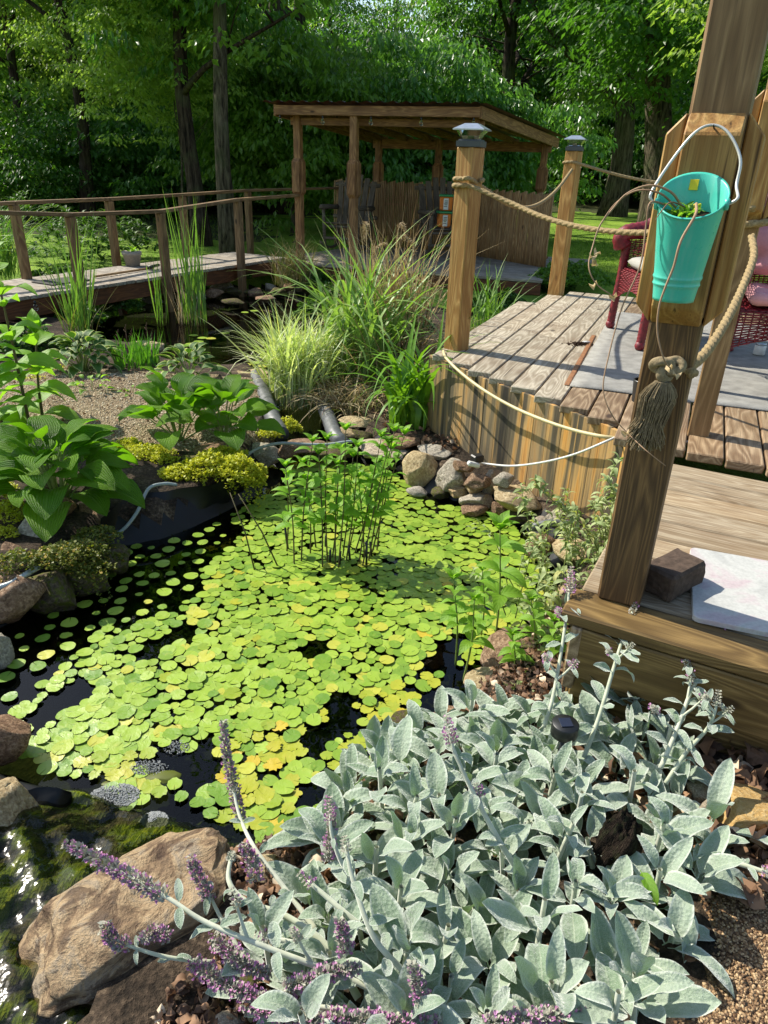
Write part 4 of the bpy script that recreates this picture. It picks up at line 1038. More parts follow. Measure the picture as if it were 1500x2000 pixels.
for i in range(70):
    a = g.uniform(0, 6.28); r = g.random()**.5*.05; q = Vector(cs)+fs*math.cos(a)*r+fn*math.sin(a)*r
    V, F = box_vf(g.uniform(.004, .010), g.uniform(.004, .007), g.uniform(.003, .006), .001, Matrix.Translation(q+V3(0, 0, .003)) @ Matrix.Rotation(g.uniform(0, 3), 4, V3(g.random(), g.random(), 1))); mb.add(V, F)
link('potting_chips', mb.mesh('chips'), M_litter, bk, kind='stuff')
st = Vector(bucket_ring(.93, .0025)[13])
link('sticker', box_mesh(.017, .0012, .020, .0003), M_yel, bk, Matrix.Translation(st+fn*.002) @ Matrix.Rotation(AF-.1, 4, 'Z') @ Matrix.Rotation(-.1, 4, 'X'))
hl, hr = Vector(bucket_ring(.97, -.004)[26]), Vector(bucket_ring(.97, -.004)[47])
nail = Vector((cF.x, cF.y, 1.735))+fn*(PW/2+.036)
ha = [hl+V3(-.004, 0, 0), hl-fs*.012+V3(0, 0, .02), nail-fs*.060+fn*.035+V3(0, 0, -.055), nail-fs*.030+fn*.014+V3(0, 0, -.008), nail+fn*.006+V3(0, 0, .004), nail+fs*.032+fn*.014+V3(0, 0, -.012), nail+fs*.062+fn*.03+V3(0, 0, -.055), nail+fs*.066+fn*.045+V3(0, 0, -.10), hr+fs*.014+V3(0, 0, .012), hr]
link('bucket_handle', MB().add(*tube_vf(smooth_path(ha, 8), .0029, 8)).mesh('handle', True), M_wire, bk)
for q, s in ((hl, -1), (hr, 1)):
    link('handle_tab', MB().add(*tube_vf([q-fs*s*.006, q+fs*s*.002], [.012, .010], 12)).mesh('tab', True), M_teal, bk)
props(link('nail', MB().add(*tube_vf([nail-fn*.02+V3(0, 0, -.002), nail+fn*.022+V3(0, 0, .003)], .0018, 6)).mesh('nail', True), M_black), 'dark nail in the collar that holds the bucket handle', 'nail')
vine = root('dead_vine', Vector(cs), 'dry leafless vine trailing out of the teal bucket', 'dead plant')
def pxp(L): return [at_depth(x, y, d) for x, y, d in L]
dB = (Vector((bc.x, bc.y, 1.55))-Vector((0, 0, CAMZ))).dot(Vector(FWD))
for L, r0 in (
    ([(1330, 400, dB), (1310, 375, dB-.02), (1270, 362, dB-.02), (1225, 378, dB), (1195, 410, dB+.02), (1172, 440, dB+.02), (1158, 480, dB+.02), (1150, 520, dB), (1165, 555, dB), (1200, 580, dB)], .0028),
    ([(1320, 405, dB), (1290, 378, dB-.03), (1245, 372, dB-.02), (1205, 395, dB+.02), (1178, 430, dB+.02), (1160, 470, dB+.03)], .0024),
    ([(1300, 400, dB), (1270, 396, dB-.04), (1262, 440, dB-.03), (1250, 520, dB-.02), (1215, 600, dB), (1190, 690, dB), (1178, 760, dB), (1195, 810, dB), (1225, 845, dB+.02), (1262, 880, dB-.02), (1300, 910, dB-.02)], .0024),
    ([(1360, 398, dB-.05), (1358, 420, dB-.11), (1330, 470, dB-.12), (1316, 520, dB-.11), (1300, 560, dB-.10), (1287, 600, dB-.09), (1284, 650, dB-.08), (1296, 700, dB-.07), (1310, 720, dB-.05)], .0032),
    ([(1340, 405, dB-.02), (1310, 395, dB-.06), (1290, 415, dB-.07), (1280, 430, dB-.08)], .0018)):
    P = smooth_path([at_depth(*q) for q in L], 6)
    link('stem', MB().add(*tube_vf(P, rad_list(len(P), r0*.9, r0*.4), 6)).mesh('stem', True), M_twig, vine)
Ld = leaf_tpl(1, .8, 4, 1, .5, 1, .6, 2.2, .3)
for i, (x, y) in enumerate(((1152, 505), (1160, 498), (1155, 520), (1160, 560), (1200, 577), (1312, 722), (1318, 735), (1226, 846))):
    q = at_depth(x, y, dB-.02*(i in (5, 6))); g = random.Random(i)
    M4 = Matrix((rotm(g.uniform(0, 6), g.uniform(-1, .5), g.uniform(-1, 1))*.022).tolist()).to_4x4(); M4.translation = q
    link('withered_leaf', mesh_np('leaf', Ld[0], Ld[1], True, Ld[2]), M_dry, vine, M4)
spray(bk, Vector(cs)+V3(-.02, 0, .003), 26, .042, .014, M_bright, (.3, 1.3), 3, single=False, name='weed_leaves')
fy = Vector(cs)+fn*-.004+V3(.012, 0, .018)
mb = MB()
for k in range(5):
    V, F = box_vf(.006, .004, .012, .001, Matrix.Translation(fy+V3(math.cos(k*1.26)*.004, 0, math.sin(k*1.26)*.005+.003)) @ Matrix.Rotation(k*1.26, 4, 'Y')); mb.add(V, F)
link('yellow_plant_tag', mb.mesh('tag'), M_yel, bk)
# ------------------------------------------------------------------ red wicker chairs
def weave_vf(fn, rows, stakes, amp=.0035, rw=.0045, seg=2):
    """woven surface: strands along u going in and out of stakes along v; fn(u,v) -> point"""
    mb = MB(); n = stakes*seg
    def P(a, b): return Vector(fn(min(max(a, 0), 1), min(max(b, 0), 1)))
    for r in range(rows):
        b = (r+.5)/rows; pts = []
        for i in range(n+1):
            a = i/n; p = P(a, b); du = P(a+.01, b)-P(a-.01, b); dv = P(a, b+.01)-P(a, b-.01); nn = du.cross(dv)
            nn = nn.normalized() if nn.length > 1e-9 else V3(0, 0, 1)
            s = math.cos(math.pi*i/seg)*(1 if r % 2 else -1)
            pts.append(p+nn*amp*s)
        mb.add(*tube_vf(pts, rw, 4, False))
    for i in range(stakes+1):
        a = i/stakes; mb.add(*tube_vf([P(a, b/8) for b in range(9)], rw*.8, 4, False))
    return mb
def wicker_tube(path, r, turns=None):
    P = smooth_path(path, 6); L = sum((P[i+1]-P[i]).length for i in range(len(P)-1))
    P = resample(P, L/60); rr = [r*(1+.10*(i % 2)) for i in range(len(P))]
    return tube_vf(P, rr, 12)
def wicker_chair(loc, rz, label, hi=.95):
    t = root('wicker_chair', (0, 0, 0), label, 'wicker chair')
    w = .33; sh = .40; ah = .63
    for s in (-1, 1):
        link('front_leg', MB().add(*wicker_tube([(s*w, -.03, ah-.05), (s*w, -.03, .35), (s*(w+.005), -.04, .16), (s*(w+.01), -.045, .0)], .026)).mesh('leg', True), M_wick, t)
        link('foot', MB().add(*tube_vf([V3(s*(w+.01), -.045, 0), V3(s*(w+.01), -.045, .02), V3(s*(w+.01), -.045, .05)], [.026, .034, .024], 10)).mesh('foot', True), M_wick, t)
        link('back_leg', MB().add(*wicker_tube([(s*.27, .46, .45), (s*.28, .50, .2), (s*.29, .54, 0)], .022)).mesh('leg', True), M_wick, t)
        arm = [(s*w, -.055, ah-.10), (s*w, -.075, ah-.035), (s*w, -.03, ah+.0), (s*(w+.01), .10, ah+.03), (s*(w+.01), .22, ah+.12), (s*.33, .34, ah+.23), (s*.29, .46, hi-.02), (s*.16, .535, hi+.02), (0, .545, hi+.04)]
        link('arm_roll', MB().add(*wicker_tube(arm, .05)).mesh('arm', True), M_wick, t)
        def side(a, b, s=s):
            y = -.03+a*.5; top = ah-.02+max(0, a-.5)*.35; bot = .22+.12*math.sin(a*math.pi); return (s*(w+.012*math.sin(a*3)), y, bot+(top-bot)*b)
        link('side_panel', weave_vf(side, 26, 16, .005).mesh('side', True), M_wick, t)
    def front(a, b): return (-w+2*w*a, -.035, .20+.09*math.sin(a*math.pi)+(sh-.20-.09*math.sin(a*math.pi))*b)
    link('front_apron', weave_vf(front, 14, 20, .005).mesh('apron', True), M_wick, t)
    def back(a, b):
        x = (a-.5)*2; wid = .31-.05*b**3; return (x*wid, .44+.10*b-.10*x*x*(1-.3*b), sh+(hi-sh-(.03*x*x))*b)
    link('backrest', weave_vf(back, 48, 26).mesh('back', True), M_wick, t)
    def seat(a, b): return (-w+2*w*a, -.03+.5*b, sh)
    link('seat', weave_vf(seat, 24, 22, .003, .009).mesh('seat', True), M_wick, t)
    t.location = loc; t.rotation_euler = (0, 0, rz); WM[t.name] = Matrix.LocRotScale(Vector(loc), t.rotation_euler, None)
    return t
RZ = .013+ZU
q1, q2 = at(1190, 640, ZU), at(1258, 690, ZU); mc = (q1+q2)/2
wc1 = wicker_chair((mc.x+.03, mc.y, RZ), R_(-90), 'red wicker armchair left of the teal bucket facing the pond', .93)
mc2 = V3(1.99, 3.50, 0)
wc2 = wicker_chair((mc2.x, mc2.y, RZ), R_(-22), 'red wicker armchair with pink cushions at the right edge', .93)
def cushion(name, W, D, T, tuft, mat, M, label, cat='cushion'):
    n = 22; V = []; F = []
    for side in (1, -1):
        for i in range(n+1):
            for j in range(n+1):
                x, y = i/n*2-1, j/n*2-1
                e = (1-abs(x)**6)*(1-abs(y)**6); h = T/2*max(e, 0)**.35
                if tuft:
                    fx = (x*tuft/2+.5) % 1-.5; fy = (y*tuft/2+.5) % 1-.5
                    h *= (1-.55*math.exp(-((abs((x*tuft/2) % 1-.5)-.5)**2+(abs((y*tuft/2) % 1-.5)-.5)**2)*28)-.22*(math.exp(-((abs((x*tuft/2) % 1-.5)-.5)**2)*60)+math.exp(-((abs((y*tuft/2) % 1-.5)-.5)**2)*60)))
                V.append((x*W/2*(1-.05*y*y), y*D/2*(1-.05*x*x), side*h))
    o = (n+1)**2
    for i in range(n):
        for j in range(n):
            q = i*(n+1)+j; F.append((q, q+n+1, q+n+2, q+1)); F.append((q+o, q+o+1, q+o+n+2, q+o+n+1))
    me = mesh_py(name, V, F, True)
    bm = bmesh.new(); bm.from_mesh(me); bmesh.ops.remove_doubles(bm, verts=bm.verts, dist=.0005); bmesh.ops.recalc_face_normals(bm, faces=bm.faces); bm.to_mesh(me); bm.free()
    for p in me.polygons: p.use_smooth = True
    return props(link(name, me, mat, None, M), label, cat)
W1 = WM[wc1.name]; W2 = WM[wc2.name]
cushion('seat_cushion', .52, .48, .08, 0, M_pale, W1 @ Matrix.Translation((0, .2, .455)), 'pale seat cushion on the left red wicker chair')
cushion('seat_cushion', .56, .50, .09, 3, M_pink, W2 @ Matrix.Translation((0, .2, .455)), 'pink tufted seat cushion on the right red wicker chair')
cushion('back_cushion', .52, .50, .13, 3, M_pink, W2 @ Matrix.Translation((-.09, .34, .775)) @ Matrix.Rotation(R_(74), 4, 'X'), 'pink tufted back cushion leaning in the right wicker chair')
pc = W2 @ Vector((.0, .34, 1.03)); sg = root('shaggy_pillow', pc, 'shaggy mauve pillow on top of the pink back cushion', 'pillow')
mb = MB(); g = random.Random(2)
for i in range(900):
    d = Vector((g.gauss(0, 1), g.gauss(0, 1), g.gauss(0, 1))).normalized(); q = pc+Vector((d.x*.2, d.y*.07, d.z*.10)); e = q+d*.02+V3(g.uniform(-.015, .015), g.uniform(-.015, .015), -.02)
    mb.add(*tube_vf([q, (q+e)/2+d*.008, e], .0028, 3, False))
link('shag', mb.mesh('shag', True), M_shag, sg, kind='stuff')
bm = bmesh.new(); bmesh.ops.create_icosphere(bm, subdivisions=3, radius=1); me = bpy.data.meshes.new('core'); bm.to_mesh(me); bm.free()
link('pillow_core', me, M_shag, sg, Matrix.Translation(pc) @ Matrix.Diagonal((.2, .07, .1, 1)))
p = at(1482, 690, ZU+.02); jar = root('glass_jar', (p.x, p.y, RZ), 'short white candle jar on the rug beside the right chair', 'jar')
link('jar_body', MB().add(*tube_vf([V3(p.x, p.y, RZ+z) for z in (0, .004, .05, .06)], [.03, .034, .034, .028], 16)).mesh('jar', True), M_white, jar)
link('jar_lid', MB().add(*tube_vf([V3(p.x, p.y, RZ+z) for z in (.0605, .07)], [.031, .031], 16)).mesh('lid', True), M_metal, jar)
p = at(1262, 800, ZU+.01); q = V3(p.x+.02, p.y+.12, 0)
props(link('planter_pot', MB().add(*tube_vf([V3(q.x, q.y, RZ+z) for z in (0, .10, .104, .104, .02)], [.05, .06, .06, .054, .045], 20, False)).mesh('pot', True), M_black), 'dark round pot on the rug behind the rope tassel', 'pot')
# soil spill with white pebble
p = at(1135, 673, ZU); sp_ = root('soil_spill', p, 'small heap of dark soil spilled on the weathered planks', 'soil heap')
mb = MB(); g = random.Random(6)
for i in range(220):
    a = g.uniform(0, 6.28); r = g.gauss(0, .04); q = p+V3(math.cos(a)*r*1.5, math.sin(a)*r*.8, .003+max(0, .014-abs(r)*.3)*g.random())
    V, F = box_vf(g.uniform(.004, .016), g.uniform(.003, .007), g.uniform(.003, .007), .0008, Matrix.Translation(q) @ Matrix.Rotation(g.uniform(0, 3.1), 4, 'Z') @ Matrix.Rotation(g.uniform(-.5, .5), 4, 'Y')); mb.add(V, F)
link('crumbs', mb.mesh('crumbs'), M_soil, sp_, kind='stuff')

# ------------------------------------------------------------------ rocks
def rock_mesh(seed, sub=3, cuts=9, rough=.12, amp=.10, dims=(1, 1, 1)):
    g = random.Random(seed); bm = bmesh.new(); bmesh.ops.create_icosphere(bm, subdivisions=sub, radius=1)
    P = []
    for i in range(cuts+5):
        d = Vector((g.gauss(0, 1), g.gauss(0, 1), g.gauss(0, 1))).normalized(); P.append((d, g.uniform(.50, .80)))
    o = Vector((g.uniform(0, 90), g.uniform(0, 90), 0))
    for v_ in bm.verts:
        c = v_.co
        for d, k in P:
            e = c.dot(d)-k
            if e > 0: c -= d*e*.985
        c += c.normalized()*(noise.noise(c*1.3+o)*amp*1.0+noise.noise(c*4+o)*rough*.35+noise.noise(c*11+o)*rough*.22)
        v_.co = Vector((c.x*dims[0], c.y*dims[1], c.z*dims[2]))
    me = bpy.data.meshes.new('rock'); bm.to_mesh(me); bm.free(); me.polygons.foreach_set('use_smooth', [True]*len(me.polygons)); return me
RM = {}
def rock(p, size, rz, mat, label, seed=0, tilt=(0, 0), name='rock', group=None, cat='rock'):
    key = (seed % 14, mat.name)
    if key not in RM: RM[key] = rock_mesh(seed % 14+50, 4)
    M = Matrix.Translation(p) @ Matrix.Rotation(rz, 4, 'Z') @ Matrix.Rotation(tilt[0], 4, 'X') @ Matrix.Rotation(tilt[1], 4, 'Y') @ Matrix.Diagonal((size[0]/2, size[1]/2, size[2]/2, 1))
    return props(link(name, RM[key], mat, None, M), label, cat, group)
T, G_, RD, DK = M_rocktan, M_rockgrey, M_rockred, M_rockdark
# the hero boulder, lower left: gently wedged slab, high at the back right, rounded nose at the front left
def hero():
    bm = bmesh.new(); bmesh.ops.create_icosphere(bm, subdivisions=6, radius=1); o = Vector((3, 7, 1))
    for v_ in bm.verts:
        c = v_.co.copy(); x, y, z = c
        s = lambda t, p: math.copysign(abs(t)**p, t)
        x, y, z = s(x, .8), s(y, .85), s(z, .75)
        wd = 1-.28*max(0, x)-.10*max(0, -x)**2
        y *= wd; z *= .9+.12*x
        q = Vector((x, y, z))
        for d, k in ((Vector((.2, .15, 1)).normalized(), .70), (Vector((-.2, -1, .35)).normalized(), .80), (Vector((1, -.3, .2)).normalized(), .88), (Vector((.1, 1, .4)).normalized(), .86), (Vector((-1, .2, .5)).normalized(), .84), (Vector((0, -.6, -1)).normalized(), .7)):
            e = q.dot(d)-k
            if e > 0: q -= d*e*.85
        lay = noise.noise(Vector((q.x*1.5, q.y*1.5, q.z*7))+o)
        q += c.normalized()*(noise.noise(q*1.4+o)*.13+noise.noise(q*4+o)*.045+noise.noise(q*11+o)*.016+abs(noise.noise(q*2.2+o*2))*-.05)+Vector((q.x, q.y, 0))*lay*.05
        v_.co = Vector((q.x*.262, q.y*.160, q.z*.115))
    me = bpy.data.meshes.new('boulder'); bm.to_mesh(me); bm.free(); me.polygons.foreach_set('use_smooth', [True]*len(me.polygons)); return me
hp = at(262, 1795, .13)
props(link('boulder', hero(), M_hero, None, Matrix.Translation(hp) @ Matrix.Rotation(R_(40), 4, 'Z') @ Matrix.Rotation(R_(-7), 4, 'Y') @ Matrix.Rotation(R_(9), 4, 'X')), 'huge layered brown boulder beside the stream at the lower left', 'boulder')
def pr(x, y, wpx, hpx, mat, label, seed, z=.06, flat=.8, tilt=(0, 0), group=None, rz=None, name='rock'):
    p = at(x, y, z); d = (p-Vector((0, 0, CAMZ))); dep = d.dot(Vector(FWD)); s = wpx*dep/FPX*1.36
    return rock(p, (s, s*.8, hpx*dep/FPX*1.35*flat+s*.1), (seed*1.3 % 1.2-.6) if rz is None else rz, mat, label, seed, tilt, name, group)
pr(826, 915, 62, 85, T, 'pale pointed sandstone at the left of the pile by the skirt', 1, .10, .95)
pr(882, 930, 62, 55, G_, 'large light grey stone right of the pointed sandstone', 2, .12, .9)
pr(845, 885, 60, 24, G_, 'flat grey stone behind the pointed sandstone', 5, .16, .7)
pr(905, 912, 40, 24, RD, 'brown stone tucked behind the large grey stone', 3, .20, .8)
pr(930, 938, 44, 30, RD, 'rusty brown stone below the cable end', 4, .16, .8)
pr(924, 952, 32, 18, T, 'small tan stone under the rusty one', 6, .10, .8)
pr(957, 945, 26, 48, G_, 'upright narrow grey stone in the pile', 7, .13, 1, rz=.1)
pr(982, 940, 40, 28, G_, 'dark cornered stone against the stained boards', 8, .20, .8)
pr(896, 962, 34, 28, T, 'mossy tan stone low in the pile', 9, .06, .8)
pr(935, 975, 58, 30, G_, 'flat pinkish grey stone at the water side', 10, .06, .7)
pr(920, 995, 50, 28, RD, 'dark reddish wedge stone at the lily edge', 11, .03, .8)
pr(862, 962, 34, 20, DK, 'dark wet stone low beside the lilies', 12, .03, .8)
pr(815, 958, 36, 16, G_, 'low grey stone at the left foot of the pile', 13, .03, .8)
pr(1012, 975, 92, 44, T, 'long flat tan rock leaning on the stained boards', 0, .12, .6, (0, .25), rz=-.5)
pr(975, 995, 30, 34, RD, 'small red brown stone under the long flat rock', 3, .05, .8)
pr(1010, 1008, 56, 34, DK, 'dark green stone in the gap under the flat rock', 5, .03, .7)
pr(1085, 1012, 42, 28, G_, 'light grey stone at the right end of the pile', 2, .12, .8)
pr(1056, 1024, 34, 28, G_, 'blue grey stone beside the folded liner', 7, .07, .8)
pr(1052, 1075, 58, 52, RD, 'round reddish stone at the right pond edge', 8, .06, .9)
pr(1150, 1075, 110, 60, T, 'broad pale yellow rock behind the weeds', 1, .10, .6)
pr(1120, 1150, 70, 50, T, 'pale rock under the weeds by the deck', 4, .08, .7)
pr(1010, 1280, 150, 90, RD, 'rugged brown rock at the right bank below the weeds', 6, .08, .8, (0, -.2), rz=.7)
pr(960, 1335, 90, 60, T, 'tan rock between the lily leaves and the silver bed', 9, .05, .6, rz=.6)
pr(880, 1400, 70, 40, RD, 'low brown rock at the silver bed edge', 10, .03, .6)
pr(520, 885, 58, 50, G_, 'cream faced rock right of the golden creeper', 1, .08, .9)
pr(558, 880, 34, 28, RD, 'tan and brown stone beside the cream faced rock', 4, .10, .8)
pr(600, 872, 70, 26, RD, 'flat brown stone across the channel mouth', 9, .10, .5)
pr(655, 880, 80, 24, DK, 'dark flat stone under the pond stems', 12, .08, .5)
pr(740, 880, 90, 30, G_, 'flat grey stone behind the tall pond stems', 5, .10, .5)
pr(775, 862, 70, 22, RD, 'thin brown stone in front of the strap leaved plant', 11, .14, .5)
pr(435, 878, 90, 28, RD, 'flat red brown stone behind the golden creeper', 13, .17, .5)
pr(395, 905, 110, 36, DK, 'dark flat stone between the two creeper patches', 0, .14, .5)
pr(670, 845, 50, 24, T, 'flat tan stone at the right of the channel', 6, .12, .5)
pr(697, 825, 60, 22, T, 'rust edged flat stone right of the channel', 9, .14, .5)
pr(705, 850, 40, 26, DK, 'mossy stone right of the rolled liner', 3, .12, .6)
pr(640, 742, 42, 20, RD, 'orange flat stone behind the striped grass', 8, .10, .6)
for i, (x, y, w_, h_) in enumerate(((480, 733, 40, 22), (462, 742, 38, 18), (505, 728, 36, 16), (466, 752, 42, 16), (478, 765, 40, 16), (492, 772, 34, 14), (500, 790, 44, 18), (495, 805, 40, 20), (450, 748, 24, 20))):
    pr(x, y, w_, h_, [T, RD, T][i % 3], 'small flat tan stone stacked beside the black rolled liner', i+3, .14, .5, group='small stones beside the rolled liner')
for i, (x, y, w_, h_) in enumerate(((436, 560, 50, 16), (470, 568, 46, 14), (500, 572, 36, 16), (528, 562, 22, 20), (540, 570, 30, 16), (560, 562, 30, 18), (585, 560, 36, 20), (610, 566, 34, 18), (415, 575, 40, 18), (380, 578, 40, 18), (340, 580, 40, 16), (640, 580, 40, 20), (300, 583, 40, 16), (455, 588, 40, 10), (520, 583, 40, 10))):
    pr(x, y, w_, h_, [G_, DK, RD][i % 3] if i != 3 else G_, 'small stone lining the far bank below the footbridge', i, .06, .7, group='stones along the far bank')
pr(285, 677, 64, 22, T, 'flat tan rock in the upper pond behind the iris', 9, .02, .5)
for i, (x, y, w_, h_) in enumerate(((300, 737, 70, 18), (350, 740, 60, 16), (405, 745, 50, 14), (240, 728, 70, 22), (190, 712, 60, 22))):
    pr(x, y, w_, h_, [T, DK, RD][i % 3], 'low stone on the island edge by the upper pond', i+5, .08, .5, group='stones on the island edge')
pr(72, 1050, 95, 80, G_, 'large pale stone under the big hosta', 2, .12, .8, rz=.2)
pr(20, 1085, 60, 55, RD, 'brown stone at the left edge below the big hosta', 4, .12, .8)
pr(110, 1000, 70, 50, RD, 'rusty stone shaded by the big hosta leaves', 8, .17, .8)
pr(185, 1010, 70, 50, RD, 'orange brown stone beside the black liner wall', 3, .12, .9)
pr(10, 1170, 110, 110, RD, 'large pinkish brown rock at the left edge', 11, .10, .9)
pr(95, 1160, 120, 80, DK, 'dark brown rounded rock at the left bank', 0, .05, .9)
pr(165, 1120, 100, 70, DK, 'mossy dark rock under the creeping plant', 12, .08, .8)
pr(225, 1095, 60, 60, DK, 'small dark rock by the black liner', 7, .06, .8)
pr(-8, 1265, 60, 80, G_, 'grey rock cut by the left edge of the picture', 10, .07, .9)
pr(8, 1440, 90, 100, RD, 'reddish brown ledge rock at the left edge above the stream', 6, .07, .8, rz=.4)
pr(8, 1570, 120, 110, M_rocktan, 'smooth pale round rock at the left edge', 13, .10, .9)
pr(800, 1410, 60, 40, DK, 'dark rock hidden behind the silver leaves', 9, .04, .6)
pr(40, 2010, 130, 60, T, 'pale rock under the stream at the bottom left', 4, .02, .6)
pr(185, 2008, 90, 70, T, 'rounded yellow stone at the bottom edge', 13, .07, .8)
pr(300, 1995, 66, 60, G_, 'small white grey stone at the bottom edge', 7, .08, .8)
pr(400, 1975, 110, 100, T, 'tan stone below the big boulder at the bottom edge', 1, .08, .9)
pr(520, 1830, 60, 60, T, 'golden stone between the boulder and the silver leaves', 9, .12, .9)
pr(560, 1690, 110, 50, RD, 'red brown stone behind the boulder by the water', 10, .06, .7)
pr(610, 1650, 50, 36, T, 'pitted orange stone at the water edge', 6, .07, .8)
pr(500, 1740, 90, 80, DK, 'dark stone tucked under the boulder', 3, .06, .8)
pr(560, 1760, 70, 60, DK, 'dark round stone in the shade right of the boulder', 2, .08, .8)
pr(590, 1830, 60, 50, T, 'tan stone half hidden under the mauve flower stalks', 5, .12, .8)
pr(470, 1880, 90, 60, RD, 'reddish stone under the mauve flowers below the boulder', 8, .09, .8)
pr(640, 1600, 60, 36, DK, 'dark flat stone between water and silver leaves', 10, .04, .6)
pr(720, 1520, 60, 36, RD, 'brown stone at the water edge under the silver leaves', 12, .04, .6)
pr(1365, 1550, 44, 40, M_rockgrey, 'small pinkish stone beside the golden flagstone', 5, .32, .9)
pr(1380, 1585, 36, 40, M_rockgrey, 'round pale pebble stone touching the flagstone', 8, .33, .9)
pr(1350, 1640, 40, 36, RD, 'brown stone in the mulch by the flagstone', 11, .3, .8)
props(link('flagstone', rock_mesh(77, 4, 5, .05, .05), M_flag, None, Matrix.Translation(at(1475, 1590, .335)) @ Matrix.Rotation(-.3, 4, 'Z') @ Matrix.Diagonal((.135, .10, .035, 1))), 'flat golden flagstone in the mulch right of the silver bed', 'flagstone')
p = at(1118, 645, ZU+.012); props(link('white_pebble', rock_mesh(31, 3), M_white, None, Matrix.Translation(at(1145, 668, ZU+.012)) @ Matrix.Rotation(.3, 4, 'Z') @ Matrix.Diagonal((.03, .013, .010, 1))), 'small white stone lying in the soil on the planks', 'pebble')
# slab, brick, path light, stump
qa, qb, qc = at(1346, 1077, ZL), at(1325, 1210, ZL), at(1500, 1105, ZL)
e1 = (qc-qa).normalized(); e2 = Vector((e1.y, -e1.x, 0)); sw, shh = .46, (qb-qa).dot(e2)
def rounded_slab(W, H, T, r):
    pts = []
    for cx, cy, a0 in ((W/2-r, H/2-r, 0), (-W/2+r, H/2-r, 90), (-W/2+r, -H/2+r, 180), (W/2-r, -H/2+r, 270)):
        for k in range(6): a = R_(a0+k*18); pts.append((cx+r*math.cos(a), cy+r*math.sin(a)))
    n = len(pts); V = [(x, y, 0) for x, y in pts]+[(x, y, T-.002) for x, y in pts]+[(x*.995, y*.995, T) for x, y in pts]
    F = [tuple(range(n))[::-1], tuple(range(2*n, 3*n))]+[(i, (i+1) % n, n+(i+1) % n, n+i) for i in range(n)]+[(n+i, n+(i+1) % n, 2*n+(i+1) % n, 2*n+i) for i in range(n)]
    return mesh_py('slab', V, F)
cc = qa+e1*sw/2+e2*shh/2
props(link('stone_slab', rounded_slab(sw, shh, .014, .018), M_tile, None, Matrix.Translation((cc.x, cc.y, ZL+.003)) @ Matrix.Rotation(math.atan2(e1.y, e1.x), 4, 'Z')), 'pale marbled slab with rounded corners lying on the lower deck', 'slab')
bp = at(1285, 1160, ZL); me = box_mesh(.10, .165, .082, .008)
bm = bmesh.new(); bm.from_mesh(me); bmesh.ops.subdivide_edges(bm, edges=bm.edges, cuts=4, use_grid_fill=True)
for v_ in bm.verts: v_.co += v_.co.normalized()*noise.noise(v_.co*30)*.006
bm.to_mesh(me); bm.free()
props(link('brick', me, M_brick, None, Matrix.Translation((bp.x+.045, bp.y+.035, ZL+.043)) @ Matrix.Rotation(R_(-52), 4, 'Z')), 'dark worn brick on the lower deck between post and slab', 'brick')
lp = at(1105, 1412, .44); pl_ = root('solar_path_light', (lp.x, lp.y, .33), 'small black solar path light among the silver leaves', 'path light')
link('cap', MB().add(*tube_vf([lp+V3(0, 0, z) for z in (-.036, -.034, -.002, 0)], [.030, .033, .033, .031], 28)).mesh('cap', True), M_black, pl_)
link('solar_cell', box_mesh(.030, .030, .002, .0004), M_solar, pl_, Matrix.Translation(lp+V3(0, 0, .002)) @ Matrix.Rotation(.1, 4, 'Z'))
link('stake', MB().add(*tube_vf([lp+V3(0, 0, -.037), lp+V3(0, 0, -.2)], .007, 8)).mesh('stake', True), M_black, pl_)
sp2 = at(1200, 1640, .36); props(link('wood_stump', rock_mesh(91, 4, 3, .5, .2), M_barkd, None, Matrix.Translation(sp2) @ Matrix.Rotation(R_(25), 4, 'Z') @ Matrix.Rotation(.5, 4, 'Y') @ Matrix.Diagonal((.045, .04, .085, 1))), 'crumbly dark stump standing among the silver leaves', 'stump')

# ------------------------------------------------------------------ liner, hoses, cables
def wall_strip(name, base, top, mat, label, cat, amp=.02, lift=.09):
    """rubber liner draped from top line down to base line"""
    A, B = resample(smooth_path(base, 12), .03), smooth_path(top, 12); V = []; F = []; n = len(A); m = 9
    for k in (0, 1):
        for i in range(n):
            b = B[min(len(B)-1, int(i/(n-1)*(len(B)-1)))]
            for j in range(m):
                t = j/(m-1); q = A[i].lerp(b, t); o = noise.noise(Vector((q.x*9, q.y*9, q.z*5)))*amp*2+amp*math.sin(i*.55+t*2)*.5
                V.append((q.x+o*.4, q.y-o-.006*k-lift*(1-.5*t), q.z+.02*math.sin(math.pi*t)*noise.noise(q*12)))
    o = n*m
    for i in range(n-1):
        for j in range(m-1):
            q = i*m+j; F += [(q, q+m, q+m+1, q+1), (q+o, q+o+1, q+o+m+1, q+o+m)]
    return props(link(name, mesh_py(name, V, F, True), mat), label, cat)
wall_strip('pond_liner', [at(205, 1075, -.06), at(260, 1070, -.06), at(330, 1058, -.06), at(400, 1025, -.06), at(460, 985, -.06), at(512, 962, -.06)],
           [at(205, 1000, .16), at(260, 962, .17), at(330, 950, .17), at(400, 945, .17), at(450, 925, .17), at(505, 905, .15)], M_liner, 'glossy black pond liner wall below the golden creeper', 'pond liner')
wall_strip('liner_flap', [at(-20, 1640, .0), at(50, 1620, .02), at(120, 1590, .02), at(150, 1560, .0)], [at(-20, 1600, .09), at(40, 1560, .09), at(100, 1542, .08), at(140, 1545, .05)], M_liner, 'black liner fold beside the round rock at the stream', 'pond liner', .012, .0)
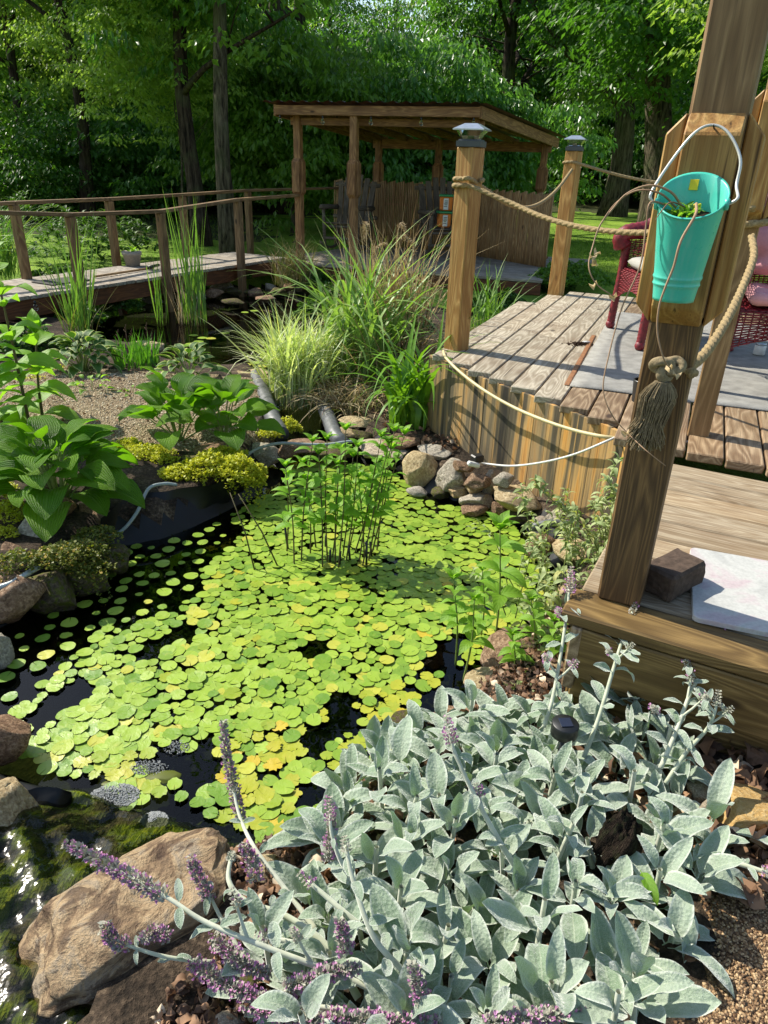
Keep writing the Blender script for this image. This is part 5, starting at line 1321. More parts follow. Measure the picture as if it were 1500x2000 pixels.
def rolled(name, pts, r, label):
    P = resample(smooth_path(pts, 8), .02); g = random.Random(len(label)); rr = [r*(1+.07*noise.noise(Vector((i*.6, 0, 3)))+.05*(i % 5 == 0)) for i in range(len(P))]
    V, F = tube_vf(P, rr, 16); return props(link(name, mesh_py(name, V, F, True), M_pipe), label, 'rolled liner')
rolled('liner_roll', [at(500, 735, .13), at(515, 770, .14), at(532, 815, .13), at(550, 850, .09)], .052, 'grey black rolled liner along the left of the channel')
rolled('liner_roll', [at(625, 780, .10), at(640, 812, .12), at(655, 850, .12), at(675, 872, .08)], .047, 'grey rolled liner along the right of the channel')
rolled('liner_roll', [at(1040, 1030, .10), at(1075, 1022, .13), at(1125, 1026, .12)], .02, 'short blue grey liner fold at the right bank by the boards')
def on_skirt(x, y, off):
    """point just outside the curved skirt under pixel (x, y)"""
    d = Vector(FWD*FPX + RT*(x-750) - UP*(y-1000)); best = None
    for a, b in zip(arcs[:-1], arcs[1:]):
        e = (b-a).normalized(); nn = V3(e.y, -e.x, 0)
        if nn.dot(V3(-1, -.5, 0)) < 0: nn = -nn
        a2, b2 = a+nn*off, b+nn*off; den = d.x*(b2.y-a2.y)-d.y*(b2.x-a2.x)
        if abs(den) < 1e-9: continue
        t = (a2.x*(b2.y-a2.y)-a2.y*(b2.x-a2.x))/den; q = d*t; s = (q-a2).dot(e)/(b2-a2).length
        if -.35 <= s <= 1.35: best = V3(q.x, q.y, CAMZ+q.z)
    return best if best is not None else at(x, y, .4)
def hose(name, pts, r, mat, label, cat='hose'):
    P = smooth_path(pts, 8); V, F = tube_vf(P, r, 10); return props(link(name, mesh_py(name, V, F, True), mat), label, cat)
hose('clear_hose', [at(210, 1050, .06), at(240, 1035, .09), at(268, 1000, .14), at(290, 955, .20), at(320, 945, .2), at(345, 947, .18)], .0085, M_hose, 'clear hose hanging over the black liner wall by the big hosta')
hose('clear_hose', [at(-30, 1155, .17), at(20, 1140, .19), at(50, 1122, .2), at(75, 1108, .19)], .011, M_hose, 'clear hose crossing the rocks at the left edge')
hose('grey_hose', [at(470, 900, .12), at(500, 878, .16), at(545, 866, .17), at(600, 868, .15), at(640, 868, .15), at(690, 862, .16), at(712, 870, .12)], .009, M_hose, 'grey hose bridging the channel mouth between the stones')
hose('cream_cable', [at(866, 686, .658)]+[on_skirt(x, y, o) for x, y, o in ((872, 700, .05), (900, 728, .07), (945, 762, .09), (1000, 794, .10), (1060, 820, .10), (1120, 840, .09), (1180, 853, .07))]+[at(1235, 858, .58), at(1262, 862, .6)], .0085, M_cable, 'cream cord sagging in front of the curved boards', 'cable')
hose('power_cable', [at(925, 903, .24), on_skirt(950, 906, .12), on_skirt(1000, 910, .12), on_skirt(1060, 903, .12), on_skirt(1120, 888, .12), on_skirt(1175, 866, .11), at(1228, 842, .62), at(1255, 825, .64)], .0055, M_white, 'white power cable from the rock pile up to the porch post', 'cable')
pp = at(925, 907, .24); props(link('cable_plug', box_mesh(.07, .03, .025, .006), M_white, None, Matrix.Translation(pp) @ Matrix.Rotation(.3, 4, 'Z') @ Matrix.Rotation(.3, 4, 'Y')), 'white plug at the end of the cable on the rocks', 'plug')
pp = at(932, 895, .26); props(link('plug_cover', box_mesh(.06, .05, .04, .006), M_black, None, Matrix.Translation(pp) @ Matrix.Rotation(.5, 4, 'Z')), 'black box behind the white plug against the boards', 'box')
hose('power_cable', [at(1305, 855, .64), at(1330, 862, .63), at(1362, 864, .63), at(1384, 855, .64), at(1378, 845, .65)], .007, M_white, 'white cable end looped round the foot of the second porch post', 'cable')

# ------------------------------------------------------------------ stream
sx = np.linspace(-1.9, -.1, 110); sy = np.linspace(.55, 1.62, 90); SX, SY = np.meshgrid(sx, sy)
ds = sdist(STREAM, SX, SY); dpn = sdist(POND, SX, SY)
SZ = .015+.10*sstep((dpn+.02)/.30)+.02*wig(SX*2, SY*2, 3)*sstep((dpn)/.1)
SZ = np.where(dpn < 0, .015-.16*sstep(-dpn/.12), SZ)
SZ = np.where(ds > 0, SZ-.5*ds, SZ)
for i in range(SX.shape[0]):
    for j in range(SX.shape[1]):
        SZ[i, j] += .014*noise.noise(Vector((SX[i, j]*16, SY[i, j]*16, 0)))+.003*noise.noise(Vector((SX[i, j]*50, SY[i, j]*50, 0)))
Is = np.arange(SX.size).reshape(SX.shape); Fs = np.stack([Is[:-1, :-1], Is[:-1, 1:], Is[1:, 1:], Is[1:, :-1]], -1).reshape(-1, 4)
def mossmat():
    n = NT('mossy wet stream bed'); v = n.coord('Object'); a = n.noise(v, 5.5, 4, .6, .6); b = n.noise(v, 60, 4, .7)
    s_ = n.n('VectorMath', operation='MULTIPLY'); s_.inputs[1].default_value = (60, 12, 20); n.l(v, s_.inputs[0]); f = n.noise(s_.outputs[0], 1.6, 3, .6, .5)
    mossc = n.ramp(f, [(.3, S((44, 56, 10))), (.5, S((104, 122, 18))), (.7, S((160, 164, 36)))])
    st = n.ramp(b, [(.3, S((26, 24, 18))), (.5, S((60, 54, 42))), (.7, S((112, 98, 76)))])
    c = n.mix(n.ramp(a, [(.45, (0, 0, 0, 1)), (.56, (1, 1, 1, 1))]), st, mossc)
    return n.done(n.bsdf(c, .6, n.bump(n.math('ADD', f, b), .9, .015), Specular_IOR_Level=.3))
link('stream_bed', mesh_np('bed', np.stack([SX, SY, SZ], -1).reshape(-1, 3), Fs), mossmat(), kind='structure')
keep = (ds[:-1, :-1] < .01) & (dpn[:-1, :-1] > -.10)
WZ = SZ*1.0
for i in range(SX.shape[0]):
    for j in range(SX.shape[1]): WZ[i, j] = max(SZ[i, j]+.006, .004)+.006*noise.noise(Vector((SX[i, j]*22, SY[i, j]*16, 4)))
link('stream_water', mesh_np('flow', np.stack([SX, SY, WZ+.004], -1).reshape(-1, 3), Fs[keep.ravel()]), M_stream, kind='structure')
def foam(x, y, n, sx_, sy_, z, label, seed, rmax=.007):
    p = at(x, y, z); t = root('foam_patch', p, label, 'foam'); g = np.random.default_rng(seed)
    bm = bmesh.new(); bmesh.ops.create_icosphere(bm, subdivisions=1, radius=1); V = np.array([v.co[:] for v in bm.verts]); F = np.array([[v.index for v in f.verts] for f in bm.faces]); bm.free()
    a = g.uniform(0, 6.28, n); r = g.random(n)**.5; T_ = np.stack([p.x+np.cos(a)*r*sx_, p.y+np.sin(a)*r*sy_, z+.002+(1-r)*.010*g.random(n)], -1)
    M = np.eye(3)[None]*(g.uniform(.0015, rmax, n)[:, None, None])
    link('bubbles', scatter(V, F, M, T_), M_foam, t, kind='stuff')
foam(300, 1606, 2200, .040, .034, .012, 'round patch of white foam against the boulder', 1, .0030)
foam(262, 1630, 120, .016, .012, .012, 'tiny foam patch left of the round one', 4, .004)
foam(225, 1555, 1500, .07, .045, .006, 'bubbling foam where the stream drops into the pond', 2, .0032)
foam(290, 1500, 350, .06, .03, .004, 'thin foam among the yellow lily leaves', 3, .0025)
foam(345, 1460, 160, .04, .03, .004, 'scattered bubbles between lily leaves near the spill', 5, .0025)
# ------------------------------------------------------------------ lily pads
def pad_tpl(seed, ragged=0.):
    g = random.Random(seed); n = 26; V = [(0, -.03, .0)]; rim = []
    e = g.uniform(.86, 1)
    for i in range(n+1):
        a = R_(2.5)+i/n*R_(355); r = 1+.035*math.sin(3*a+seed)+.02*math.sin(7*a)
        if ragged: r *= 1-ragged*(g.random()**2)-(ragged*.5 if g.random() < .12 else 0)
        rim.append((math.sin(a)*r*e, -math.cos(a)*r, .02+.022*math.sin(2*a+seed)+.006*math.sin(5*a+seed)))
    mid = [(x*.55, y*.55, z*.3) for i, (x, y, z) in enumerate(rim)]
    V += mid+rim; F = [(0, 1+i, 2+i) for i in range(n)]+[(1+i, n+2+i, n+3+i, 2+i) for i in range(n)]
    me = mesh_py('leaf', V, F, True)
    return me
PADS = [pad_tpl(i) for i in range(7)]; PADY = [pad_tpl(20+i, .24) for i in range(7)]; PADH = [pad_tpl(40+i, .12) for i in range(5)]
for m in PADS+PADH: m.materials.append(M_pad)
for m in PADY: m.materials.append(M_pady)
def ppoly(pts): return poly(pts, 0.)
MAIN = ppoly([(520, 965), (560, 930), (640, 905), (780, 910), (830, 968), (930, 995), (1000, 1020), (1040, 1060), (1085, 1120), (1060, 1180), (960, 1230), (935, 1300), (880, 1310), (850, 1400), (760, 1500), (740, 1590), (640, 1660), (540, 1650), (460, 1630), (390, 1590), (330, 1560), (200, 1550), (100, 1540), (20, 1480), (10, 1420), (60, 1330), (150, 1280), (200, 1240), (380, 1180), (400, 1140), (440, 1050), (470, 1010)])
SPARSE = ppoly([(20, 1250), (130, 1190), (215, 1130), (240, 1075), (330, 1060), (430, 1020), (450, 1060), (400, 1180), (230, 1290), (60, 1400), (0, 1380)])
HOLES = [ppoly([(390, 1030), (450, 1020), (430, 1080), (400, 1130), (370, 1200), (300, 1190), (330, 1120)]), ppoly([(230, 1290), (360, 1210), (420, 1240), (330, 1270), (250, 1330)]),
         ppoly([(100, 1350), (200, 1300), (190, 1350), (100, 1400), (60, 1450), (50, 1400)]), ppoly([(560, 1270), (650, 1250), (600, 1300)]), ppoly([(260, 1490), (420, 1450), (480, 1500), (400, 1600), (300, 1570)]),
         ppoly([(640, 1350), (700, 1330), (700, 1420), (620, 1500), (560, 1480)]), ppoly([(620, 1530), (670, 1510), (640, 1560), (590, 1580)]), ppoly([(830, 1250), (940, 1240), (920, 1290), (830, 1330), (780, 1420), (760, 1400)])]
YEL = [ppoly([(420, 1450), (640, 1380), (860, 1300), (960, 1230), (1010, 1290), (860, 1420), (700, 1640), (440, 1640)]), ppoly([(150, 1470), (330, 1480), (330, 1560), (150, 1560)])]
roots_ = {}
def lily(kind):
    if kind not in roots_:
        nm, px, lb = {'main': ('water_lily', (600, 1250), 'dense mat of bright green floating lily leaves filling the pond'),
                      'back': ('water_lily', (800, 1010), 'lily leaves at the far side of the pond behind the tall stems'),
                      'left': ('water_lily', (250, 1250), 'loose scattered lily leaves over dark water at the left'),
                      'front': ('water_lily', (400, 1400), 'nearer lily leaves above the stream spill'),
                      'yellow': ('water_lily', (700, 1420), 'ragged yellowing lily leaves near the right bank')}[kind]
        roots_[kind] = root(nm, at(*px, -.0), lb, 'water lily')
    return roots_[kind]
g = np.random.default_rng(12)
pts = []
bx0, bx1, by0, by1 = MAIN[:, 0].min(), MAIN[:, 0].max(), MAIN[:, 1].min(), MAIN[:, 1].max()
bx0 = min(bx0, SPARSE[:, 0].min())
cnt = {'main': 0, 'back': 0, 'left': 0, 'front': 0, 'yellow': 0}
cand = np.stack([g.uniform(bx0, bx1, 60000), g.uniform(by0, by1, 60000)], -1)
dm = sdist(MAIN, cand[:, 0], cand[:, 1])+.09*wig(cand[:, 0]*2, cand[:, 1]*2, 1.5)+.02; dsn = sdist(SPARSE, cand[:, 0], cand[:, 1])
hol = np.min([sdist(h, cand[:, 0], cand[:, 1]) for h in HOLES], 0)-.004+.06*wig(cand[:, 0]*2+3, cand[:, 1]*2, 2)+.02; ye = np.min([sdist(h, cand[:, 0], cand[:, 1]) for h in YEL], 0)
dpd = sdist(POND, cand[:, 0], cand[:, 1])
cells = {}
stuffM, stuffT = [], []
for k in range(len(cand)):
    x, y = cand[k]
    if dpd[k] > -.01: continue
    if dm[k] < 0 and hol[k] > 0: md = .0315
    elif dm[k] < 0: md = .13
    elif dsn[k] < 0: md = .068
    else: continue
    r = g.choice([.019, .024, .028, .031, .034])*g.uniform(.92, 1.08)*(.9 if y > 2.9 else 1)
    if hol[k] < .02 or dsn[k] < 0: r *= .9
    c = (int(x//.1), int(y//.1)); ok = True
    for a in (-1, 0, 1, -2, 2):
        for b in (-1, 0, 1, -2, 2):
            for (qx, qy) in cells.get((c[0]+a, c[1]+b), ()):
                if (qx-x)**2+(qy-y)**2 < md*md: ok = False; break
            if not ok: break
        if not ok: break
    if not ok: continue
    cells.setdefault(c, []).append((x, y))
    isy = ye[k] < 0 and g.random() < .55 or g.random() < .03
    kind = 'yellow' if ye[k] < 0 else 'back' if y > 2.62 else 'left' if x < -.72 and dsn[k] < .05 else 'front' if y < 1.95 and x < -.15 else 'main'
    pts.append((r, kind, x, y, isy))
pts.sort(key=lambda q: -q[0]/q[3])
for r, kind, x, y, isy in pts:
    cnt[kind] += 1
    M3 = Matrix.Rotation(g.uniform(0, 6.28), 3, 'Z')
    tl = Matrix.Rotation(g.normal(0, .035), 3, 'X') @ Matrix.Rotation(g.normal(0, .035), 3, 'Y')
    M4 = ((tl @ M3)*r).to_4x4(); M4.translation = Vector((x, y, .004+.009*g.random()))
    if cnt[kind] <= 300:
        me = (PADY if isy else PADH if g.random() < .2 else PADS)[int(g.integers(0, 5))]
        link('leaf', me, None, lily(kind), M4)
    else:
        stuffM.append(np.array(M4.to_3x3())); stuffT.append(np.array(M4.translation))
if stuffM:
    me0 = PADS[0]; V = np.array([v_.co[:] for v_ in me0.vertices]); n = 26
    F = np.array([(0, 1+i, 2+i, 2+i) for i in range(n)]); Fq_ = np.array([(1+i, n+2+i, n+3+i, 2+i) for i in range(n)])
    Ft = np.concatenate([np.array([(1+i, n+2+i, n+3+i) for i in range(n)]), np.array([(1+i, n+3+i, 2+i) for i in range(n)]), np.array([(0, 1+i, 2+i) for i in range(n)])])
    link('small_leaves', scatter(V, Ft, stuffM, stuffT), M_padfar, lily('back'), kind='stuff')
fp2 = root('water_lily', at(400, 655, 0), 'few small lily leaves floating in the dark upper pond', 'water lily')
for x, y in ((378, 655), (395, 660), (412, 661), (388, 667), (372, 672), (360, 675), (440, 650), (478, 610), (497, 607), (480, 712), (500, 708), (455, 716), (515, 715), (300, 618), (312, 616)):
    M4 = (Matrix.Rotation(x, 3, 'Z')*.05).to_4x4(); M4.translation = at(x, y, .006); link('leaf', PADS[x % 5], None, fp2, M4)
# algae clots near the spill
al = root('algae_clump', at(450, 1400, .0), 'yellow green algae clump just below the surface by the spill', 'algae')
for i, (x, y, a, b) in enumerate(((455, 1390, .07, .03), (470, 1440, .035, .05), (310, 1520, .07, .04), (230, 1530, .05, .03))):
    link('algae', rock_mesh(300+i, 3, 0, .5, .3), M_sedumg, al, Matrix.Translation(at(x, y, -.004)) @ Matrix.Diagonal((a, b, .012, 1)))

# ------------------------------------------------------------------ blades: reeds and grasses
def blade_vf(L, W, segs, arch, mid=.004, el=1.3):
    tp = leaf_tpl(1, 1, segs, 1, .25, 1.3, .25, arch, 0, 0, 1); return tp
def blades(par, base, n, L, W, mat, elr, archr, spread, seed, name='blades', segs=6, kind='stuff', single=False, azr=None, twist=.5):
    g = random.Random(seed); tps = []
    for k in range(4):
        a = archr[0]+(archr[1]-archr[0])*k/3
        tps.append(leaf_tpl(1, .03, segs, 1, .3, 1.2, .3, a, 0, 0, k))
    groups = {k: ([], []) for k in range(4)}; base = Vector(base)
    outs = []
    for i in range(n):
        az = g.uniform(0, 6.28) if azr is None else g.uniform(*azr); k = g.randint(0, 3); l = L*g.uniform(.55, 1.08)
        ww = W*g.uniform(.7, 1.2)
        q = g.random()**.5*spread; qa = g.uniform(0, 6.28)
        Mx = rotm(az, g.uniform(*elr), g.uniform(-twist, twist)) @ np.diag([ww/.03, l, l])
        T_ = np.array(base+V3(math.cos(qa)*q, math.sin(qa)*q, 0))
        groups[k][0].append(Mx); groups[k][1].append(T_)
    if single:
        for k in groups:
            V, F, U = tps[k]; me = mesh_np('leaf', V, F, True, U)
            for Mx, T_ in zip(*groups[k]):
                M4 = Matrix(Mx.tolist()).to_4x4(); M4.translation = Vector(T_); link(name, me, mat, par, M4)
        return
    Vs, Fs_, o, Us = [], [], 0, []
    for k in groups:
        if not groups[k][0]: continue
        V, F, U = tps[k]; Ms = np.array(groups[k][0]); Ts = np.array(groups[k][1])
        VV = (np.einsum('nij,vj->nvi', Ms, V)+Ts[:, None]).reshape(-1, 3); FF = (F[None]+(np.arange(len(Ms))*len(V))[:, None, None]).reshape(-1, 4)+o
        Vs.append(VV); Fs_.append(FF); Us.append(np.tile(U, (len(Ms), 1))); o += len(VV)
    return link(name, mesh_np(name, np.concatenate(Vs), np.concatenate(Fs_), True, np.concatenate(Us)), mat, par, kind=kind)
def grassy(name, x, y, z, label, cat): p = at(x, y, z); return root(name, p, label, cat), p
t, p = grassy('reed_clump', 370, 634, 0, 'tall cattail reeds standing in the upper pond before the footbridge', 'reeds')
blades(t, p+V3(.08, 0, 0), 46, 1.35, .017, M_reed, (1.40, 1.56), (.02, .25), .14, 1, twist=1.5, single=True, name='leaf')
blades(t, p+V3(-.28, -.05, 0), 14, .85, .014, M_reed, (1.38, 1.56), (.02, .25), .07, 2, twist=1.5)
blades(t, p, 20, .7, .012, M_dry, (1.2, 1.5), (.1, .5), .15, 3, 'dry_blades')
t, p = grassy('reed_clump', 160, 684, .08, 'reed clump at the left behind the cream edged hosta', 'reeds')
blades(t, p, 44, 1.15, .017, M_reed, (1.28, 1.56), (.02, .35), .10, 4, twist=1.5, single=True, name='leaf')
blades(t, p, 26, .7, .010, M_olive, (1.0, 1.45), (.1, .6), .10, 5, 'dry_blades')
t, p = grassy('striped_grass', 583, 785, .04, 'cream and green striped grass beside the black rolled liner', 'ornamental grass')
blades(t, p, 620, .80, .017, M_vgrass, (.95, 1.54), (.5, 1.6), .22, 6)
blades(t, p+V3(-.02, .05, 0), 140, .46, .010, M_dry, (.5, 1.3), (.5, 1.2), .18, 7, 'dry_blades')
t, p = grassy('arching_reed', 705, 770, .05, 'large arching reed clump with long curving leaves left of the golden post', 'reeds')
blades(t, p, 120, 1.5, .034, M_reedp, (1.2, 1.54), (.7, 2.2), .28, 8, single=True, name='leaf', segs=10)
blades(t, p+V3(.1, .3, 0), 100, 1.3, .022, M_reed, (1.2, 1.54), (.5, 2.2), .32, 9)
blades(t, p+V3(.18, .05, 0), 220, 1.0, .010, M_dry, (.7, 1.45), (.4, 1.6), .28, 10, 'dry_blades')
t, p = grassy('dry_grass_clump', 775, 765, .08, 'straw coloured dead stalks with curled tops in the reed bed', 'dry grass')
blades(t, p+V3(.0, .35, 0), 150, 1.3, .015, M_dry, (1.25, 1.54), (.0, .9), .17, 11)
blades(t, p+V3(-.25, .45, 0), 90, 1.15, .012, M_dry, (1.25, 1.54), (.0, .5), .12, 12, 'broken_blades')
blades(t, p+V3(.1, .2, 0), 200, .85, .010, M_dry, (.3, 1.3), (.8, 2.0), .2, 13, 'curled_blades')
plm = root('dry_plume_stalks', p+V3(.05, .3, 0), 'tan feathery seed plumes standing above the reed bed', 'dry grass')
g = random.Random(44)
for i in range(5):
    b = p+V3(g.uniform(-.35, .3), g.uniform(.0, .5), 0); h = g.uniform(.7, 1.2); az = g.uniform(0, 6.28); e = b+V3(math.cos(az)*.12, math.sin(az)*.12, h); hk = e+V3(math.cos(az)*.10, math.sin(az)*.10, .02)
    P = smooth_path([b, b.lerp(e, .5)+V3(.01, 0, 0), e, hk, hk+V3(math.cos(az)*.03, math.sin(az)*.03, -.08)], 6); link('stalk', MB().add(*tube_vf(P, .003, 5, False)).mesh('stalk', True), M_dry, plm)
    mb = MB()
    for q in P[len(P)*5//9:]:
        for k in range(16):
            d = V3(g.gauss(0, 1), g.gauss(0, 1), g.uniform(-1.6, .3)).normalized(); mb.add(*tube_vf([q, q+d*g.uniform(.015, .04)], [.0022, .0008], 3, False))
    link('plume', mb.mesh('plume'), M_dry, plm, kind='stuff')
t, p = grassy('strap_leaf_plant', 800, 850, .10, 'bright green strap leaved plant arching beside the stained boards', 'daylily')
blades(t, p+V3(.02, .05, 0), 96, .92, .034, M_day, (1.0, 1.5), (.9, 2.2), .14, 14, single=True, name='leaf', segs=8, twist=.25)
t, p = grassy('tall_grass', 960, 655, .15, 'green blades leaning over the deck behind the golden post', 'grass')
blades(t, p+V3(-.05, -.1, 0), 30, .85, .022, M_reed, (.9, 1.5), (.3, 1.2), .18, 15, single=True, name='leaf')
blades(t, p+V3(-.2, -.3, 0), 26, .9, .02, M_reed, (1.1, 1.5), (.3, 1.2), .2, 16)
t, p = grassy('dry_grass_clump', 575, 560, .15, 'dull drooping grass between footbridge and pavilion', 'dry grass')
blades(t, p, 200, .75, .010, M_olive, (.9, 1.5), (.5, 1.4), .28, 17)
blades(t, p, 90, .75, .009, M_dry, (.8, 1.5), (.5, 1.4), .28, 18, 'dry_blades')
t, p = grassy('fountain_grass', -10, 560, .2, 'arching green fountain grass at the left end of the footbridge', 'ornamental grass')
blades(t, p+V3(-.2, .4, 0), 260, 1.25, .014, M_reed, (.8, 1.5), (.5, 1.5), .3, 19)
t, p = grassy('iris_clump', 272, 722, .12, 'short bright iris blades with brown seed heads on the island', 'iris')
blades(t, p, 130, .30, .016, M_iris, (1.1, 1.56), (.0, .5), .17, 20, twist=1.4)
for i, (x, y, yt) in enumerate(((236, 705, 658), (252, 705, 650), (262, 700, 655), (292, 700, 645), (318, 702, 665), (300, 700, 662))):
    b = at(x, y, .12); h = (y-yt)/FPX*6.2*1.1; mb = MB(); mb.add(*tube_vf([b, b+V3(.005, 0, h)], .003, 5))
    for q in range(3): mb.add(*tube_vf([b+V3(.005, 0, h-.02*q), b+V3(.012-.012*q, 0, h+.03-.02*q)], [.006, .002], 5))
    link('seed_head', mb.mesh('seed', True), M_litter, t)

t, p = grassy('dry_grass_clump', 690, 800, .1, 'flattened dry grass spilling between the rolled liner and strap leaved plant', 'dry grass')
blades(t, p+V3(0, .1, 0), 420, .42, .008, M_dry, (.1, 1.1), (.6, 2.0), .30, 23)
blades(t, p+V3(.12, -.12, 0), 160, .3, .007, M_olive, (.1, 1.2), (.6, 2.0), .2, 24, 'olive_blades')
# ------------------------------------------------------------------ broad leaved plants
TH = [leaf_tpl(1, .66, 10, 4, .42, .66, .30, .80, .06, .16, s) for s in range(4)]
THs = [leaf_tpl(1, .48, 7, 3, .42, .9, .3, 1.0, .03, .15, s+9) for s in range(3)]
def hosta(px, py, z, n, L, mat, label, seed, tpl=None, elr=(.15, 1.25), r0=.05):
    p = at(px, py, z); t = root('hosta', p, label, 'hosta'); g = random.Random(seed); tps = tpl or TH; ms = [mesh_np('leaf', *q[:2], True, q[2]) for q in tps]
    for i in range(n):
        f = i/n; az = i*2.399+g.uniform(-.3, .3); el = elr[0]+(elr[1]-elr[0])*f+g.uniform(-.12, .12); l = L*g.uniform(.75, 1.1)*(1-.35*f)
        stem = V3(math.cos(az), math.sin(az), 0)*(r0+L*.42*(1-f)); zz = V3(0, 0, L*(.30+.75*f)*g.uniform(.85, 1.15))
        b = p+stem+zz
        M4 = Matrix((rotm(az, el*.72-.02, g.uniform(-.45, .45))*l).tolist()).to_4x4(); M4.translation = b
        link('leaf', ms[i % len(ms)], mat, t, M4)
        if i % 2 == 0: link('leaf_stalk', MB().add(*tube_vf([p+stem*.1, p+stem*.55+zz*.6, b+V3(0, 0, .001)], [.006*L/.3, .005*L/.3, .003], 5, False)).mesh('stalk', True), M_gstem, t)
    return t
hosta(118, 985, .17, 58, .29, M_hosta, 'big dark green hosta with broad ribbed leaves at the left', 1)
hosta(350, 862, .18, 26, .28, M_hosta, 'upright hosta left half of the pair behind the golden creeper', 2, elr=(.4, 1.5))
hosta(438, 860, .18, 26, .26, M_hosta, 'glossy hosta near the rolled liner behind the golden creeper', 3, elr=(.3, 1.45))
hosta(165, 728, .15, 60, .23, M_hostav, 'cream edged hosta below the left reed clump', 4, THs, (.2, 1.2))
hosta(368, 748, .15, 34, .21, M_hostav, 'small cream edged hosta at the tip of the island', 5, THs, (.3, 1.3))
hosta(180, 768, .17, 12, .10, M_bright, 'small pale rosette on the gravel island', 6, THs)
hosta(262, 775, .17, 8, .06, M_bright, 'tiny seedling rosette on the gravel island', 7, THs)
LT = [leaf_tpl(1, .5, 6, 2, .35, 1.15, .2, .9, .03, .1, s+30) for s in range(3)]
LTm = {}
def leafy_stem(par, pts, n_pairs, L, mat, stemmat, r, seed, start=.15, top=6, whorl=2, drop=0., el0=.25, name='leaf', grow=1.0):
    g = random.Random(seed); P = smooth_path(pts, 8); N = len(P)
    link('stem', MB().add(*tube_vf(P, rad_list(N, r, r*.45), 6)).mesh('stem', True), stemmat, par)
    if mat.name not in LTm: LTm[mat.name] = [mesh_np('leaf', *q[:2], True, q[2]) for q in LT]
    ms = LTm[mat.name]
    for i in range(n_pairs):
        f = start+(1-start)*(i+.5)/n_pairs; q = P[min(N-1, int(f*(N-1)))]; a0 = i*1.57+g.uniform(-.4, .4)
        for k in range(whorl):
            az = a0+k*2*math.pi/whorl+g.uniform(-.2, .2); l = L*g.uniform(.7, 1.1)*(1-.4*f)*grow
            M4 = Matrix((rotm(az, el0+g.uniform(-.3, .3)+f*.4-drop, g.uniform(-.3, .3))*l).tolist()).to_4x4(); M4.translation = q
            link(name, ms[(i+k) % 3], mat, par, M4)
    for k in range(top):
        M4 = Matrix((rotm(k*2.4+g.uniform(-.2, .2), .7+.10*k, 0)*L*.55*g.uniform(.7, 1)).tolist()).to_4x4(); M4.translation = P[-1]
        link(name, ms[k % 3], mat, par, M4)
# tall leafy plant at the left edge
for k, (x, y, z, h, lean, lb) in enumerate(((62, 850, .16, .98, (-.02, .0), 'tallest bright leafy plant at the left edge'), (12, 860, .16, .62, (-.05, 0), 'shorter leafy plant cut by the left edge'), (85, 830, .16, .55, (.04, .03), 'short leafy side stem right of the tallest leafy plant'))):
    p = at(x, y, z); t = root('leafy_plant', p, lb, 'plant')
    leafy_stem(t, [p, p+V3(lean[0]*.3, lean[1]*.3, h*.5), p+V3(lean[0], lean[1], h)], [10, 8, 6][k], .30, M_bright, M_stem, .010, k+1, .06, 7, 2, .35, .3, grow=1.25)
# clump of stems in the pond
pc_ = at(655, 1105, 0); pst = root('pond_stem_clump', pc_, 'clump of tall dark stemmed leafy plants rising from the lily leaves', 'pond plant')
g = random.Random(15)
stems = [(500, 1125, 455, 950, 0), (548, 1118, 470, 955, 0), (575, 1112, 560, 905, 3), (588, 1108, 612, 860, 4), (630, 1118, 625, 880, 4), (640, 1110, 640, 855, 4), (648, 1100, 660, 905, 3), (655, 1112, 668, 875, 4), (660, 1118, 676, 835, 3), (668, 1098, 690, 890, 3), (675, 1105, 700, 870, 4), (690, 1090, 735, 905, 3), (700, 1108, 745, 850, 4), (706, 1116, 760, 860, 4), (712, 1098, 700, 930, 3), (718, 1106, 770, 840, 4), (724, 1090, 790, 850, 4), (735, 1085, 765, 880, 3), (606, 1090, 600, 940, 3), (618, 1080, 590, 910, 3), (560, 1085, 560, 930, 3), (680, 1080, 720, 940, 2)]
for i, (x0, y0, x1, y1, npair) in enumerate(stems):
    b = at(x0, y0, -.02); h = .64-(y1-835)*.0026; tpx = at(x1, y1, h)
    tp_ = V3(b.x+(tpx.x-b.x)*1.0, b.y+(tpx.y-b.y)*.6, h)
    if npair == 0: link('bare_stem', MB().add(*tube_vf([b, (b+tp_)/2+V3(.01, 0, .01), tp_], [.004, .0035, .002], 5)).mesh('stem', True), M_stem, pst); continue
    leafy_stem(pst, [b, (b+tp_)/2+V3(g.uniform(-.012, .012), 0, 0), tp_], npair+1, .125, M_bright, M_stem, .0042, i+40, .38, 6, 2, .25, .25)
for i in range(8):
    b = at(g.uniform(560, 740), g.uniform(1075, 1115), -.02); link('cut_stem', MB().add(*tube_vf([b, b+V3(g.uniform(-.02, .02), 0, g.uniform(.05, .16))], [.006, .0055], 6)).mesh('stub', True), M_black, pst)
b = at(780, 905, .3)
hose('thin_stick', [at(690, 985, .1), at(735, 935, .28), at(772, 870, .42), at(780, 850, .5)], .0025, M_gstem, 'thin bent reed stick leaning right of the pond stems', 'stick')
